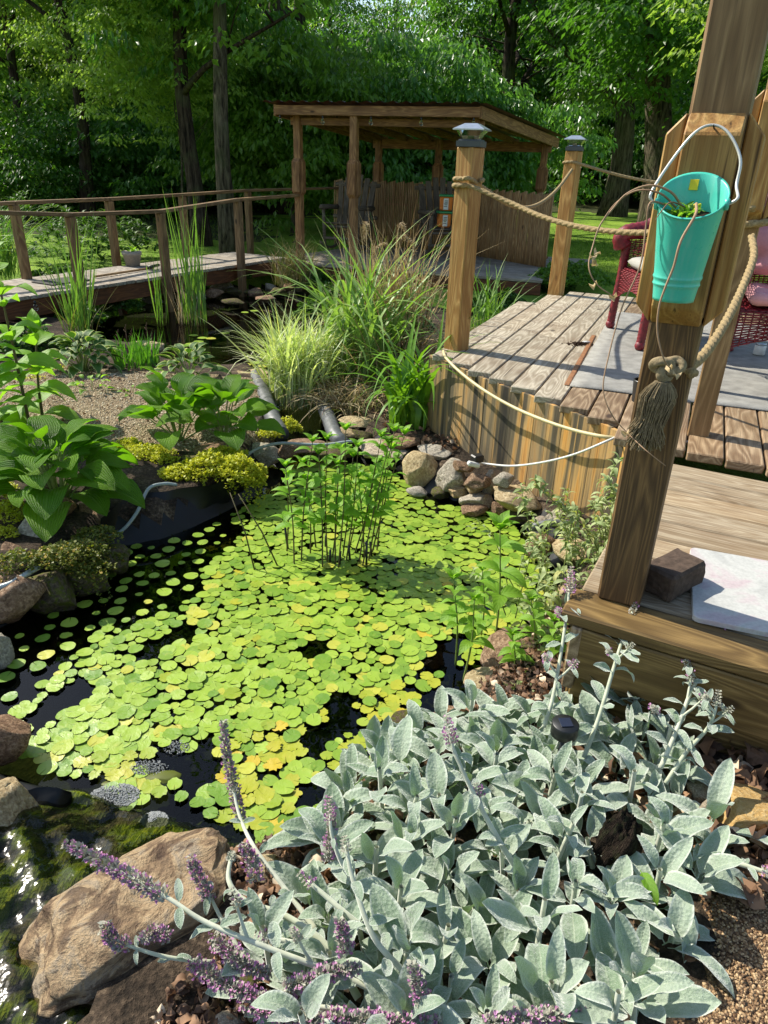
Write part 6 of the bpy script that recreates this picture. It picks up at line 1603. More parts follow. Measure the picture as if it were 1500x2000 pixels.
# bright broad leaved stems right of the pond
for i, (x, y, xt, yt, h, n_p, L, lb) in enumerate(((965, 1270, 985, 1065, .58, 3, .17, 'tall bright stem with big pointed leaves at the right of the pond'), (890, 1300, 885, 1130, .38, 4, .12, 'shorter bright leafy stem over the yellow lily leaves'), (905, 1330, 925, 1165, .34, 3, .11, 'thin bright stem beside the short leafy one'))):
    b = at(x, y, .02); tx = at(xt, yt, h); t = root('leafy_plant', b, lb, 'plant'); e = V3(tx.x, b.y+(tx.y-b.y)*.5, h)
    leafy_stem(t, [b, (b+e)/2+V3(.01, 0, 0), e], n_p, L, M_bright, M_gstem, .0045, 70+i, .45, 6, 3, .35, .3)
for i, (x, y, xt, yt, h, n_p, L, lb) in enumerate(((1040, 1290, 1040, 1180, .38, 4, .10, 'leafy stem on the right bank in front of the brown rock'), (1075, 1320, 1085, 1225, .36, 4, .09, 'leafy stem at the foot of the deck corner'), (1000, 1330, 1000, 1240, .30, 4, .09, 'low leafy stem at the pond side of the brown rock'), (940, 1240, 945, 1130, .34, 4, .10, 'leafy stem among the lily leaves left of the willowy weeds'))):
    b = at(x, y, .12 if i < 3 else .02); tx = at(xt, yt, h); t = root('leafy_plant', b, lb, 'plant'); e = V3(tx.x, b.y+(tx.y-b.y)*.5, h)
    leafy_stem(t, [b, (b+e)/2+V3(.01, 0, 0), e], n_p, L, M_bright, M_gstem, .004, 90+i, .2, 6, 3, .3, .3)
# grey green weeds by the deck
wd = root('willowy_weeds', at(1130, 1180, .1), 'tangle of pale grey green willowy weeds between pond and porch post', 'weeds')
g = random.Random(33); LW_ = leaf_tpl(1, .26, 5, 1, .4, 1.1, .3, 1.2, .08, .05, 3); Ms, Ts = [], []
for i in range(46):
    x, y = g.uniform(985, 1190), g.uniform(1110, 1265)
    if i < 16: x, y = g.uniform(1080, 1195), g.uniform(1060, 1140)
    b = at(x, y, .08); az = g.uniform(0, 6.28); h = g.uniform(.12, .34); r = g.uniform(.03, .14)
    P = smooth_path([b, b+V3(math.cos(az)*r*.4, math.sin(az)*r*.4, h*.55), b+V3(math.cos(az)*r, math.sin(az)*r, h), b+V3(math.cos(az)*(r+.06), math.sin(az)*(r+.06), h+g.uniform(-.02, .06))], 6)
    link('stem', MB().add(*tube_vf(P, rad_list(len(P), .0026, .001), 4, False)).mesh('stem', True), M_gstem, wd)
    for k in range(2, len(P)):
        for s in (0, 1):
            if g.random() < .6: Ms.append(rotm(g.uniform(0, 6.28), g.uniform(-.6, .9), g.uniform(-.8, .8))*g.uniform(.03, .065)); Ts.append(np.array(P[k]))
link('leaves', scatter(*LW_[:2], Ms, Ts, LW_[2]), M_weed, wd, kind='stuff')
for i, pth in enumerate(([(1190, 1120, .12), (1170, 1060, .22), (1120, 1000, .34), (1080, 965, .40), (1045, 930, .46), (1030, 905, .5)], [(1200, 1080, .2), (1205, 1000, .38), (1185, 930, .52), (1195, 880, .6)], [(1150, 1130, .1), (1180, 1040, .3), (1150, 975, .42)], [(1060, 1120, .1), (1030, 1020, .25), (1010, 950, .36), (1000, 905, .44)], [(1210, 1120, .2), (1185, 1000, .42), (1175, 930, .5), (1160, 900, .56)])):
    q = [at(*a) for a in pth]; q = [V3(a.x, q[0].y+(a.y-q[0].y)*.35, a.z) for a in q]
    P = smooth_path(q, 5); st = root('trailing_weed', q[0], ['long trailing weed arching left before the stained boards', 'upright weed against the curved boards by the porch post', 'short weed in front of the stained boards', 'weed rising by the red round stone', 'tallest weed beside the nearest porch post'][i], 'weed')
    link('stem', MB().add(*tube_vf(P, rad_list(len(P), .003, .0012), 5, False)).mesh('stem', True), M_gstem, st)
    Ms, Ts = [], []
    for k in range(2, len(P)):
        for s in range(3): Ms.append(rotm(g.uniform(0, 6.28), g.uniform(-.5, .9), g.uniform(-.6, .6))*g.uniform(.035, .07)); Ts.append(np.array(P[k]))
    link('leaves', scatter(*LW_[:2], Ms, Ts, LW_[2]), M_weed, st, kind='stuff')
# golden creepers
def creeper(label, blobs, n, seed, mat, leaf=.013, hang=0, name='creeping_jenny', cat='ground cover'):
    g = np.random.default_rng(seed); Ms, Ts = [], []; p0 = at(*blobs[0][:3])
    for (x, y, z, rx, ry, h) in blobs:
        c = at(x, y, z); k = int(n*rx*ry/sum(b[3]*b[4] for b in blobs))
        a = g.uniform(0, 6.28, k); r = g.random(k)**.5
        lump = .6+.4*np.sin(a*3+r*7+x)*np.cos(r*9+y)
        T_ = np.stack([c.x+np.cos(a)*r*rx*(1+.15*np.sin(a*5+x)), c.y+np.sin(a)*r*ry*(1+.15*np.cos(a*4)), c.z+h*(1-r**2)*lump+g.uniform(-.012, .015, k)], -1)
        Ts.append(T_)
    T_ = np.concatenate(Ts)
    if hang:
        q = []
        for _ in range(hang):
            i = g.integers(0, len(T_)); b = T_[i].copy()
            f = blobs[g.integers(0, len(blobs))]; c = at(*f[:3]); a = g.uniform(-2.6, -.5); b = np.array([c.x+math.cos(a)*f[3], c.y+math.sin(a)*f[4], c.z+.01])
            L = g.uniform(.05, .16); m = int(L/.006); s = np.arange(m)/m
            q.append(np.stack([b[0]+.01*np.sin(s*6+i)+g.normal(0, .006, m), b[1]-.02*s+g.normal(0, .006, m), b[2]-s*L], -1))
        T_ = np.concatenate([T_]+q)
    N = len(T_); M = rots(g.uniform(0, 6.28, N), g.uniform(-.3, 1.0, N), g.normal(0, .5, N))*(leaf*g.uniform(.6, 1.2, N))[:, None, None]
    V = np.array([(0, 0, 0), (.42, .4, .08), (0, 1, -.02), (-.42, .4, .08)]); F = np.array([(0, 1, 2, 3)])
    return props(link(name, scatter(V, F, M, T_, None, name, True), mat), label, cat, kind='stuff')
creeper('golden creeping plant mound hanging over the black liner wall', [(415, 915, .19, .16, .10, .09), (470, 925, .18, .13, .10, .11), (350, 925, .17, .10, .07, .04), (440, 890, .19, .12, .07, .04), (495, 940, .13, .07, .07, .07)], 9000, 1, M_sedum, .016, hang=44)
creeper('golden creeping patch between the two large hostas', [(290, 885, .17, .14, .10, .04), (250, 870, .17, .08, .08, .03), (320, 900, .16, .08, .06, .03)], 3600, 2, M_sedum)
creeper('golden creeping patch at the left edge under the big hosta', [(5, 1005, .19, .12, .12, .05), (-20, 960, .19, .12, .12, .05), (10, 1045, .16, .06, .06, .03)], 3000, 3, M_sedum)
creeper('olive creeping plant spilling down the left rocks', [(190, 1050, .15, .10, .08, .04), (150, 1080, .17, .12, .08, .05), (105, 1090, .20, .10, .08, .04), (220, 1085, .08, .07, .06, .04), (30, 1100, .22, .09, .07, .04), (170, 1110, .13, .10, .06, .03)], 5200, 4, M_sedumg, .014, hang=30)
creeper('green creeping weeds over the right bank by the deck corner', [(1050, 1310, .16, .09, .10, .05), (1085, 1260, .2, .07, .10, .05), (1020, 1360, .16, .08, .06, .04)], 1500, 15, M_weed, .022, name='bank_weeds')
creeper('small golden creeper tuft in the channel mouth', [(562, 838, .09, .09, .08, .08), (525, 850, .12, .08, .05, .04)], 2200, 5, M_sedum)
creeper('low weeds along the island edge beside the iris', [(255, 725, .13, .06, .05, .03), (90, 720, .15, .14, .10, .05), (70, 745, .16, .1, .08, .04)], 1500, 6, M_sedum)
creeper('green weeds on the bank before the platform', [(660, 590, .12, .35, .3, .25), (720, 620, .12, .3, .3, .22), (620, 560, .15, .3, .3, .25), (790, 640, .15, .3, .4, .2), (980, 610, .2, .4, .5, .25), (1080, 560, .2, .3, .4, .3), (600, 620, .06, .15, .2, .2)], 15000, 7, M_under, .045, name='bank_weeds')
creeper('grey groundcover between the platform and the curved deck', [(930, 640, .12, .35, .5, .06), (1000, 600, .15, .4, .5, .06)], 7000, 8, M_weed, .03, name='grey_ground_cover')
creeper('dark leafy undergrowth beneath the footbridge', [(250, 560, .2, .5, .3, .18), (180, 585, .15, .4, .2, .2), (120, 560, .2, .5, .4, .25), (60, 600, .15, .4, .2, .2), (450, 540, .2, .3, .3, .15), (240, 600, .1, .2, .15, .15), (160, 625, .12, .25, .2, .2), (60, 680, .16, .3, .25, .2)], 12000, 9, M_under, .05, name='undergrowth')
creeper('leafy weeds along the back edge of the upper deck', [(1130, 540, .3, .35, .4, .22), (1080, 550, .3, .3, .4, .25), (1160, 555, .3, .25, .3, .2)], 5000, 10, M_tree1, .045, name='deck_edge_weeds')
creeper('low green sprigs at the right bank by the silver bed', [(990, 1350, .14, .05, .04, .03), (1010, 1340, .16, .04, .04, .03)], 260, 11, M_bright, .018, name='bank_sprigs')
creeper('dark mossy sprigs below the big boulder', [(330, 1900, .05, .10, .06, .04), (420, 1820, .06, .05, .05, .03)], 900, 12, M_under, .012, name='moss_sprigs')
def tuft_shrub(px, py, z, n, L, label, seed, mat=M_under, name='shrub', cat='shrub', r=.5, h=.5):
    p = at(px, py, z); g_ = np.random.default_rng(seed); t = root(name, p, label, cat); Ms, Ts = [], []
    for i in range(n):
        a = g_.uniform(0, 6.28); q = g_.random()**.5*r; c = np.array([p.x+math.cos(a)*q, p.y+math.sin(a)*q, p.z+h*(1-(q/r)**2)*g_.uniform(.6, 1)])
        for k in range(7): Ms.append(rotm(k*.9+a, g_.uniform(.1, .9), 0)*L*g_.uniform(.7, 1.1)); Ts.append(c)
    V, F, U = leaf_tpl(1, .3, 3, 1, .45, 1, .3, .9); link('leaves', scatter(V, F, Ms, Ts, U), mat, t, kind='stuff')
tuft_shrub(180, 500, .25, 130, .16, 'pale leaved low shrub behind the flower pot on the bridge', 1, M_under, r=.9, h=.7)
tuft_shrub(255, 495, .25, 60, .15, 'small shrub right of the flower pot behind the bridge', 2, M_under, r=.5, h=.55)
tuft_shrub(50, 475, .25, 160, .14, 'shrub behind the left end of the footbridge', 3, M_under, r=1.2, h=.8)
# lawn blades near the garden
gg = np.random.default_rng(3); N = 42000
bx = np.concatenate([gg.uniform(-7, 9, N//2), gg.uniform(1.3, 9, N//2)]); by = np.concatenate([gg.uniform(9.3, 21, N//2), gg.uniform(6.8, 17, N//2)])
okm = ~((by < 14.6) & (bx > -2.2) & (bx < 3.2) & (by > 9.3)) & ~((bx < 2.4) & (by < 9.3)); bx, by = bx[okm], by[okm]; N = len(bx)
M = rots(gg.uniform(0, 6.28, N), gg.uniform(.6, 1.5, N), gg.normal(0, .5, N)) @ np.diag([.011, .06, .06]) * gg.uniform(.6, 1.4, N)[:, None, None]
Vg = np.array([(-.5, 0, 0), (.5, 0, 0), (0, 1, -.15)]); Fg = np.array([(0, 1, 2)])
link('lawn_grass', scatter(Vg, Fg, M, np.stack([bx, by, height(bx, by)-.004], -1), None, 'lawn_grass', False), M_grass, kind='stuff')
# pebbles on the island and the path, litter
def pebbles(name, P, n, z, rng, mat, label, cat, seed, flat=.5):
    g = np.random.default_rng(seed); bm = bmesh.new(); bmesh.ops.create_icosphere(bm, subdivisions=1, radius=1); V = np.array([v_.co[:] for v_ in bm.verts])*(1+.2*g.normal(size=(12 if len(bm.verts) == 12 else len(bm.verts), 1))); F = np.array([[v_.index for v_ in f.verts] for f in bm.faces]); bm.free()
    x = g.uniform(P[:, 0].min(), P[:, 0].max(), n*2); y = g.uniform(max(P[:, 1].min(), .5), P[:, 1].max(), n*2); ok = sdist(P, x, y) < -.01; x, y = x[ok][:n], y[ok][:n]; n = len(x)
    s = g.uniform(rng[0], rng[1], n); M = rots(g.uniform(0, 6.28, n), np.zeros(n), np.zeros(n)) @ np.array([np.diag([a, a*.7, a*flat]) for a in s])
    return props(link(name, scatter(V, F, M, np.stack([x, y, height(x, y)+s*.15], -1)), mat), label, cat, kind='stuff')
def pebmat(name, a, b, c):
    n = NT(name); r = n.n('NewGeometry').outputs['Random Per Island']; return n.done(n.bsdf(n.ramp(r, [(0, a), (.5, b), (1, c)]), .7, Specular_IOR_Level=.3))
M_peb = pebmat('mixed river pebbles', S((80, 60, 44)), S((134, 106, 76)), S((186, 160, 122)))
M_peb2 = pebmat('island grit', S((116, 100, 78)), S((182, 164, 132)), S((216, 204, 178)))
pebbles('path_pebbles', PATIO, 16000, .3, (.0015, .0045), M_peb, 'fine rounded pebbles set in the path at the lower right', 'pebbles', 1)
pebbles('island_grit', ISLAND, 9000, .2, (.003, .009), M_peb2, 'coarse grit scattered over the gravel island', 'grit', 2)
def litter(label, P, n, seed, size=(.02, .06), zoff=.012, mat=M_litter, name='leaf_litter'):
    g = np.random.default_rng(seed); x = g.uniform(P[:, 0].min(), P[:, 0].max(), n*4); y = g.uniform(P[:, 1].min(), P[:, 1].max(), n*4); ok = inside(P, x, y); x, y = x[ok][:n], y[ok][:n]; n = len(x)
    V, F, U = leaf_tpl(1, .62, 4, 1, .5, .8, .35, 1.4, .2, 0, 5); s = g.uniform(*size, n)
    M = rots(g.uniform(0, 6.28, n), g.uniform(-.4, .7, n), g.uniform(-1.4, 1.4, n))*s[:, None, None]
    return props(link(name, scatter(V, F, M, np.stack([x, y, height(x, y)+zoff+g.random(n)*.012], -1), U), mat), label, 'leaf litter', kind='stuff')
litter('brown fallen leaves under the deck edge at the right', poly([(1080, 1380), (1600, 1420), (1650, 1760), (1400, 1760), (1300, 1600), (1080, 1480)], .3), 520, 1, (.015, .085))
litter('brown leaf scraps under the silver leaves', poly([(560, 1600), (900, 1340), (1330, 1400), (1420, 1800), (1350, 2050), (480, 2100)], .25), 260, 2, (.015, .045))
litter('dry debris scattered on the gravel island', poly([(0, 700), (520, 740), (470, 860), (0, 900)], .18), 700, 3, (.008, .03), .008, M_litter, 'dry_debris')
litter('brown scraps and twigs on the bank between boulder and silver leaves', poly([(400, 1640), (740, 1500), (760, 1600), (620, 1800), (560, 2100), (250, 2100), (330, 1960), (500, 1830)], .15), 1500, 7, (.008, .035), .006)
litter('brown scraps on the right bank below the deck corner', poly([(900, 1400), (960, 1290), (1060, 1200), (1120, 1200), (1110, 1400), (1000, 1400)], .18), 700, 8, (.008, .035), .006)
for i, (x, y, w_, h_) in enumerate(((480, 1930, 70, 50), (560, 1900, 60, 46), (440, 2000, 70, 50), (540, 1990, 60, 40), (620, 1760, 44, 36), (520, 1700, 60, 40), (600, 1720, 50, 36), (440, 1850, 40, 34), (1040, 1260, 50, 34), (1075, 1300, 44, 34), (1060, 1210, 50, 30), (985, 1370, 50, 30), (1090, 1240, 40, 30))):
    pr(x, y, w_, h_, [DK, T, G_, RD][i % 4], ['dark', 'tan', 'grey', 'brown'][i % 4]+' bank stone half buried '+('under the mauve flowers' if i < 8 else 'between weeds and deck corner')+', '+['first', 'second', 'third', 'fourth', 'fifth', 'sixth', 'seventh', 'eighth', 'first', 'second', 'third', 'fourth', 'fifth'][i]+' of its row', i+2, hz(*at(x, y, .12)[:2])+.012, .7, name='bank_stone')
litter('leaf scraps beside the rock pile', poly([(740, 800), (840, 800), (900, 900), (760, 905)], .12), 260, 4, (.015, .05))
# ------------------------------------------------------------------ lamb's ear bed
LE = [leaf_tpl(1, .31+.035*(k % 4), 10, 3, .50, .58, .42, [.35, .7, 1.25, .15, .9, -.3, 1.6, .5][k], .07, .14, k+60) for k in range(8)]
LEM = [mesh_np('leaf', *q[:2], True, q[2]) for q in LE]
for m in LEM: m.materials.append(M_lamb)
BED = [(655, 1560), (690, 1460), (740, 1400), (900, 1370), (1010, 1390), (1110, 1400), (1210, 1395), (1290, 1440), (1310, 1530), (1370, 1640), (1370, 1760), (1280, 1840), (1270, 1960), (1230, 2080), (700, 2120), (560, 2000), (500, 1900), (590, 1780), (640, 1680)]
BP = poly(BED, .26)
CL = [((760, 1500), "silver woolly plant at the pond side of the bed"), ((1150, 1480), "silver woolly plant nearest the lower deck riser"), ((900, 1680), "silver woolly plant in the middle of the bed round the tall mauve spike"),
      ((1250, 1720), "silver woolly plant at the right side of the bed beside the path"), ((650, 1900), "silver woolly plant at the lower left of the bed by the boulder"), ((1050, 1920), "silver woolly plant at the bottom centre of the picture")]
CLR = []
for (x, y), lb in CL:
    p = at(x, y, .26); CLR.append(root('lambs_ear', (p.x, p.y, hz(p.x, p.y)), lb, 'silver plant'))
def near_clump(p): return min(CLR, key=lambda c: (c.location.x-p.x)**2+(c.location.y-p.y)**2)
def put_leaf(par, q, az, el, ro, L, k, name='leaf', wid=1.0):
    M4 = (Matrix(rotm(az, el, ro).tolist()) @ Matrix.Diagonal((L*wid, L, L))).to_4x4(); M4.translation = q
    link(name, LEM[k % 8], None, par, M4)
g = random.Random(77); gb = np.random.default_rng(5)
ros = []
tries = 0
while len(ros) < 104 and tries < 20000:
    tries += 1; x = g.uniform(BP[:, 0].min(), BP[:, 0].max()); y = g.uniform(BP[:, 1].min(), BP[:, 1].max())
    if not inside(BP, np.array([x]), np.array([y]))[0]: continue
    if any((x-a)**2+(y-b)**2 < .073**2 for a, b in ros): continue
    st_ = at(1200, 1640, .3)
    if (x-st_.x)**2+(y-st_.y)**2 < .075**2: continue
    ros.append((x, y))
for i, (x, y) in enumerate(ros):
    z0 = hz(x, y); hgt_ = g.uniform(.015, .16); ang = g.uniform(0, 6.28); lean = V3(math.cos(ang), math.sin(ang), 0)*g.uniform(0, .04)
    c = near_clump(V3(x, y, 0)); b = V3(x, y, z0); tp_ = b+lean+V3(0, 0, hgt_)
    if hgt_ > .07: link('stalk', MB().add(*tube_vf([b, (b+tp_)/2, tp_], [.006, .0055, .005], 7, False)).mesh('stalk', True), M_lambstem, c)
    n = g.choice([4, 6, 6, 8, 8]); big = g.uniform(.11, .165)
    for k in range(2):
        az = ang+.8+k*3.14+g.uniform(-.3, .3); put_leaf(c, b+V3(math.cos(az), math.sin(az), 0)*.01+V3(0, 0, .008), az, g.uniform(.0, .3), g.uniform(-.3, .3), big*g.uniform(.6, .95), g.randint(0, 7))
    for k in range(n):
        f = k/n; az = ang+(k//2)*1.57+(k % 2)*math.pi+g.uniform(-.35, .35); el = .15+1.2*f**.8+g.uniform(-.35, .35); L = big*(1-.38*f)*g.uniform(.8, 1.1)*g.uniform(.85, 1.12)
        put_leaf(c, b.lerp(tp_, .35+.65*f)+V3(math.cos(az), math.sin(az), 0)*.006, az, el, g.uniform(-.35, .35), L, g.randint(0, 7))
# flower spikes
def woolly_spike(base_pts, spikes, pairs, label_parent, purple=.5, r=.0065, leafL=.07, seed=0, head=.07, name='flower_stalk', headr=.011):
    """stalk through base_pts, opposite leaves, woolly head of whorls with mauve florets; side spikes from list of (t, az, len)"""
    gq = random.Random(seed); c = label_parent; P = smooth_path(base_pts, 8); N = len(P)
    st = link(name, MB().add(*tube_vf(P, rad_list(N, r, r*.55), 8)).mesh('stalk', True), M_lambstem, c)
    for i in range(pairs):
        f = .12+.72*(i+.5)/pairs; q = P[int(f*(N-1))]; a0 = i*1.57+gq.uniform(-.3, .3)
        for s in (0, 1): put_leaf(st, q, a0+s*math.pi+gq.uniform(-.2, .2), gq.uniform(-.3, .6), gq.uniform(-.5, .5), leafL*gq.uniform(.7, 1.1)*(1-.35*f), gq.randint(0, 7))
    ends = [(P[-1], (P[-1]-P[-3]).normalized(), head, headr)]
    for (f, az, L, hd) in spikes:
        q = P[int(f*(N-1))]; d = (V3(math.cos(az), math.sin(az), 0)*.7+V3(0, 0, .75)).normalized(); e = q+d*L
        link('side_stem', MB().add(*tube_vf([q, q+d*L*.5+V3(0, 0, -.004), e], [r*.6, r*.5, r*.4], 6, False)).mesh('side', True), M_lambstem, st)
        put_leaf(st, q+d*L*.8, az+1.5, .2, .2, leafL*.5, gq.randint(0, 7)); put_leaf(st, q+d*L*.8, az-1.5, .2, .2, leafL*.5, gq.randint(0, 7))
        ends.append((e, d, hd, headr*.8))
    Va, Ta, Vp, Tp = [], [], [], []
    for (e, d, hd, hr) in ends:
        rows = max(5, int(hd/.007)); sd = d.cross(V3(.3, .5, .2)).normalized(); sq = d.cross(sd)
        for i in range(rows):
            f = i/rows; rr_ = hr*(1-.75*f**1.6)*(1 if i % 2 else .82); cc_ = e+d*(hd*f-.012)
            for k in range(10):
                a = k*.628+i*.33; o = sd*math.cos(a)+sq*math.sin(a); az = math.atan2(o.y+d.y*.4, o.x+d.x*.4); el = math.asin(max(-1, min(1, (o*.75+d*.6).normalized().z)))
                Va.append(rotm(az, el, gq.uniform(-.5, .5))*(.0085*(1-.35*f)*gq.uniform(.8, 1.2))); Ta.append(np.array(cc_+o*rr_*.45))
                if gq.random() < purple*(1.15-f*.8): Vp.append(rotm(az, el+.1, gq.uniform(-1, 1))*gq.uniform(.005, .0085)); Tp.append(np.array(cc_+o*rr_*.95))
    Vc = np.array([(0, 0, 0), (.32, .45, .16), (0, 1, .05), (-.32, .45, .16)]); Fc = np.array([(0, 1, 2, 3)])
    link('woolly_bracts', scatter(Vc, Fc, Va, Ta), M_calyx, st, kind='stuff')
    if Vp:
        Vf = np.array([(0, 0, 0), (.5, .8, .25), (.15, 1, -.05), (0, .5, -.3), (-.15, 1, -.05), (-.5, .8, .25)]); Ff = np.array([(0, 1, 2, 3), (0, 3, 4, 5)])
        link('florets', scatter(Vf, Ff, Vp, Tp), M_purple, st, kind='stuff')
    return st
def px3(L, dz=0):
    """stalk path: first point on the ground, the rest rises over it; (x, y, z)"""
    return [at(*q) for q in L]
C_ = {k: c for k, c in enumerate(CLR)}
woolly_spike(px3([(1062, 1420, .36), (1078, 1370, .42), (1095, 1280, .50), (1108, 1190, .58), (1112, 1150, .62)]), [(.42, 2.8, .05, .03), (.38, .2, .06, .03), (.7, 3.3, .03, .03)], 4, C_[1], .5, .0058, .085, 1, .08, headr=.014)
woolly_spike(px3([(1140, 1480, .35), (1170, 1400, .43), (1200, 1300, .52), (1225, 1220, .58), (1235, 1195, .60)]), [(.55, .3, .05, .025), (.55, 3.4, .04, .02)], 5, C_[1], .05, .0058, .10, 2, .05, headr=.013)
woolly_spike(px3([(1290, 1500, .38), (1320, 1430, .44), (1350, 1350, .50), (1385, 1290, .54), (1405, 1245, .58)]), [(.35, .2, .07, .035), (.6, 2.8, .05, .025), (.45, 1.2, .06, .03), (.25, 3.2, .10, .025), (.8, .4, .03, .025)], 6, C_[3], .15, .006, .085, 3, .055, headr=.013)
woolly_spike(px3([(1300, 1530, .36), (1340, 1470, .42), (1380, 1425, .46), (1395, 1395, .50), (1400, 1370, .52)]), [(.6, .1, .05, .03), (.8, 2.5, .04, .02)], 5, C_[3], .02, .0055, .08, 4, .045, headr=.013)
woolly_spike(px3([(1010, 1700, .34), (965, 1625, .42), (920, 1540, .50), (888, 1470, .56), (880, 1440, .585)]), [(.35, 2.0, .05, .03)], 3, C_[2], .6, .006, .07, 5, .06, headr=.0125)
woolly_spike(px3([(800, 1980, .30), (700, 1920, .33), (520, 1850, .38), (400, 1800, .40), (330, 1755, .42), (215, 1690, .44)]), [(.3, 2.5, .06, .03), (.45, 2.2, .07, .04)], 4, C_[4], .1, .0062, .07, 6, .05, headr=.013)
for i, (x, y, z) in enumerate(((300, 1735, .43), (270, 1718, .435), (245, 1705, .44), (330, 1752, .42), (360, 1772, .41), (190, 1680, .445), (210, 1690, .44))): pass
def whorls(pts, par, seed, purple=.55, r=.013, n=20, gap=.007):
    """bracts and florets in dense rings along a leaning stalk"""
    gq = random.Random(seed); P = resample(smooth_path(pts, 8), gap); Va, Ta, Vp, Tp = [], [], [], []
    for i, q in enumerate(P):
        d = (P[min(i+1, len(P)-1)]-P[max(i-1, 0)]).normalized(); sd = d.cross(V3(0, 0, 1)).normalized(); sq = d.cross(sd); f = i/len(P); rr_ = r*(1-.65*f**2)*(1.0 if i % 2 else .7)
        for k in range(n):
            a = gq.uniform(0, 6.28); o = sd*math.cos(a)+sq*math.sin(a); az = math.atan2(o.y+d.y*.4, o.x+d.x*.4); el = math.asin(max(-1, min(1, (o*.8+d*.5).normalized().z)))
            jd = d*gq.uniform(-.006, .006); Va.append(rotm(az, el, gq.uniform(-.8, .8))*(.010*gq.uniform(.6, 1.3))); Ta.append(np.array(q+jd+o*rr_*gq.uniform(.2, .8)))
            if gq.random() < purple*.8: Vp.append(rotm(az, el, gq.uniform(-1, 1))*gq.uniform(.005, .009)); Tp.append(np.array(q+jd+o*rr_*gq.uniform(.6, 1.25)))
    Vc = np.array([(0, 0, 0), (.32, .45, .16), (0, 1, .05), (-.32, .45, .16)]); Fc = np.array([(0, 1, 2, 3)])
    link('woolly_bracts', scatter(Vc, Fc, Va, Ta), M_calyx, par, kind='stuff')
    if Vp:
        Vf = np.array([(0, 0, 0), (.5, .8, .25), (.15, 1, -.05), (0, .5, -.3), (-.15, 1, -.05), (-.5, .8, .25)]); Ff = np.array([(0, 1, 2, 3), (0, 3, 4, 5)])
        link('florets', scatter(Vf, Ff, Vp, Tp), M_purple, par, kind='stuff')
whorls(px3([(320, 1750, .42), (260, 1715, .435), (200, 1685, .445), (135, 1650, .455)]), C_[4], 1, .45)
whorls(px3([(470, 1600, .30), (455, 1530, .37), (440, 1460, .43), (437, 1410, .47)]), C_[4], 2, .4, .012)
woolly_spike(px3([(620, 1820, .28), (560, 1740, .31), (500, 1660, .34), (470, 1600, .34), (455, 1540, .37)]), [], 3, C_[4], .0, .0055, .055, 7, .02)
whorls(px3([(500, 1720, .33), (490, 1680, .35), (475, 1650, .37)]), C_[4], 3, .6, .015)
woolly_spike(px3([(700, 1950, .28), (640, 1850, .32), (560, 1790, .34), (480, 1760, .35), (447, 1720, .36), (452, 1670, .37)]), [], 3, C_[4], 0, .0075, .06, 8, .02)
woolly_spike(px3([(470, 1860, .24), (430, 1790, .27), (405, 1740, .30), (378, 1690, .33)]), [], 2, C_[4], .5, .0045, .05, 9, .04)
whorls(px3([(410, 1755, .29), (395, 1725, .31), (375, 1685, .335)]), C_[4], 4, .6, .011)
woolly_spike(px3([(420, 1880, .24), (330, 1870, .27), (260, 1850, .29), (215, 1830, .31)]), [], 2, C_[4], .3, .0045, .045, 10, .04)
whorls(px3([(250, 1850, .29), (215, 1830, .31), (205, 1800, .33)]), C_[4], 5, .5, .012)
whorls(px3([(330, 1830, .27), (300, 1820, .28), (280, 1835, .29)]), C_[4], 6, .7, .012)
woolly_spike(px3([(720, 1760, .30), (670, 1690, .37), (648, 1630, .42), (645, 1590, .45)]), [], 2, C_[0], .5, .005, .055, 11, .05)
whorls(px3([(640, 1680, .36), (645, 1640, .40), (648, 1590, .44)]), C_[0], 7, .4, .010)
woolly_spike(px3([(860, 1990, .30), (790, 1900, .36), (730, 1830, .42), (690, 1720, .48), (675, 1650, .52)]), [], 4, C_[4], .0, .0065, .08, 12, .03, headr=.012)
for i, pth in enumerate(([(380, 1880, .26), (420, 1910, .28), (480, 1940, .29), (540, 1960, .3)], [(420, 1830, .28), (470, 1880, .3), (520, 1900, .3)], [(480, 1960, .28), (580, 1985, .3), (680, 2010, .31)], [(640, 1990, .3), (740, 1995, .32), (860, 2000, .33)], [(830, 1965, .34), (815, 1920, .38), (805, 1880, .40)], [(950, 2000, .33), (1050, 1985, .34), (1140, 1975, .34)], [(675, 1860, .37), (670, 1830, .39), (665, 1800, .41)], [(560, 1930, .32), (640, 1900, .34), (700, 1890, .35)])):
    pth = [(x, y, z+.03) for x, y, z in pth]
    whorls(px3(pth), C_[4] if i < 5 else C_[5], 20+i, .55 if i != 4 else .4, .0145 if i < 4 else .012, 24)
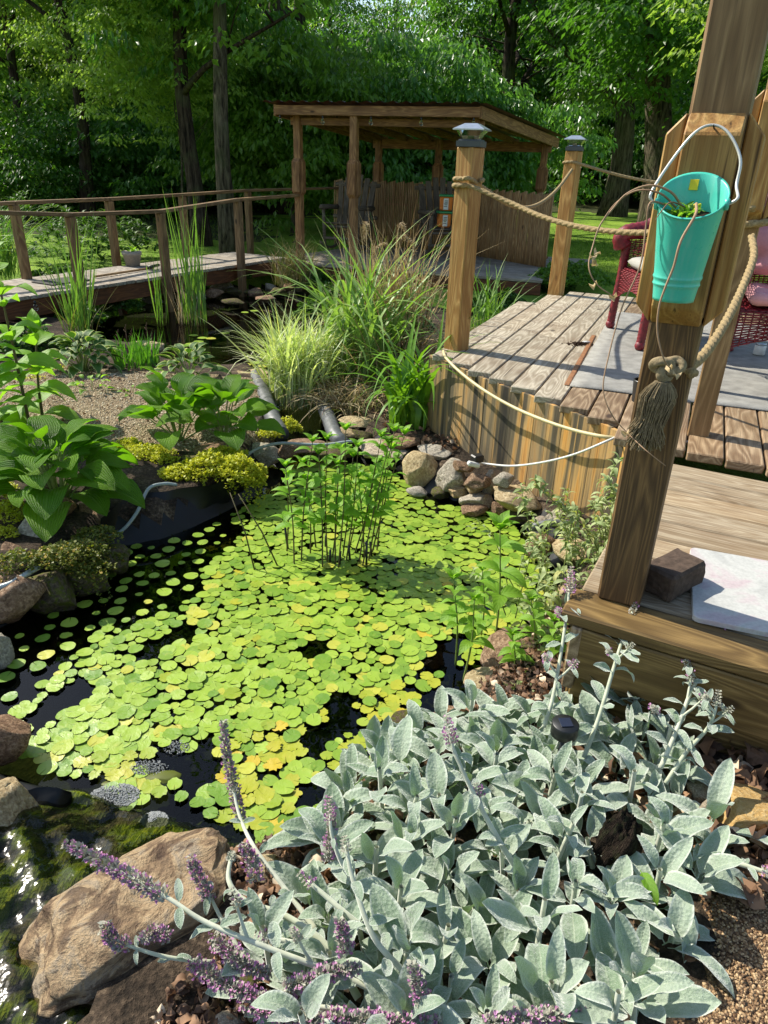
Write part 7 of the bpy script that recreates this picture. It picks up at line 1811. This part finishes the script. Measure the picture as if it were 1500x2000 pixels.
for i, pth in enumerate(([(1200, 1960, .26), (1000, 1975, .30), (820, 1985, .32), (560, 1960, .34)], [(900, 1880, .28), (740, 1830, .34), (600, 1720, .38)], [(1330, 1660, .34), (1420, 1680, .37), (1500, 1705, .38)], [(720, 1900, .27), (600, 1850, .33), (520, 1830, .35)])):
    woolly_spike(px3(pth), [], 4, C_[[5, 4, 3, 4][i]], .3, .0075, .065, 30+i, .04)
yl = at(1250, 1730, .36); M4 = (Matrix(rotm(-1.4, .1, .2).tolist())*.075).to_4x4(); M4.translation = at(1250, 1700, .37)
mm = LEM[1].copy(); mm.materials.clear(); props(link('leaf', mm, M_bright, C_[3], M4), 'single yellow green leaf among the silver ones')

# ------------------------------------------------------------------ labels that tell repeats apart by their order from the left
ORD = ['leftmost']+[w_+' from the left' for w_ in 'second third fourth fifth sixth seventh eighth ninth tenth eleventh twelfth thirteenth fourteenth fifteenth sixteenth seventeenth eighteenth nineteenth twentieth'.split()]
def order(group, text):
    obs = [o for o in bpy.data.objects if o.get('group') == group and o.get('category')]
    def px(o):
        c = Vector(o.matrix_basis.translation)-Vector((0, 0, CAMZ)); return c.dot(Vector(RT))/max(.1, c.dot(Vector(FWD)))
    obs.sort(key=px)
    for i, o in enumerate(obs):
        if i < len(ORD): o['label'] = ORD[i].capitalize()+' '+text if i else 'Leftmost '+text
        elif len(obs)-i <= 20: o['label'] = (['rightmost']+[w_.replace('left', 'right') for w_ in ORD[1:]])[len(obs)-1-i].capitalize()+' '+text
for gr, tx in (('woodland trees row one', 'tree in the first row of the woods'), ('woodland trees row two', 'tree in the second row of the woods'), ('woodland trees row three', 'tree deep in the woods behind the rows'),
               ('trees beyond the lawn', 'tree beyond the sunny lawn at the right'), ('understory shrubs', 'leafy shrub between the woodland trunks'), ('stones along the far bank', 'small stone lining the far bank below the footbridge'), ('small stones beside the rolled liner', 'small flat tan stone beside the black rolled liner'),
               ('stones on the island edge', 'low stone on the island edge by the upper pond'), ('bulbs under the pavilion beam', 'clear bulb hanging under the pavilion front beam'), ('bulbs along the footbridge', 'clear bulb on the side beam of the footbridge')):
    order(gr, tx)
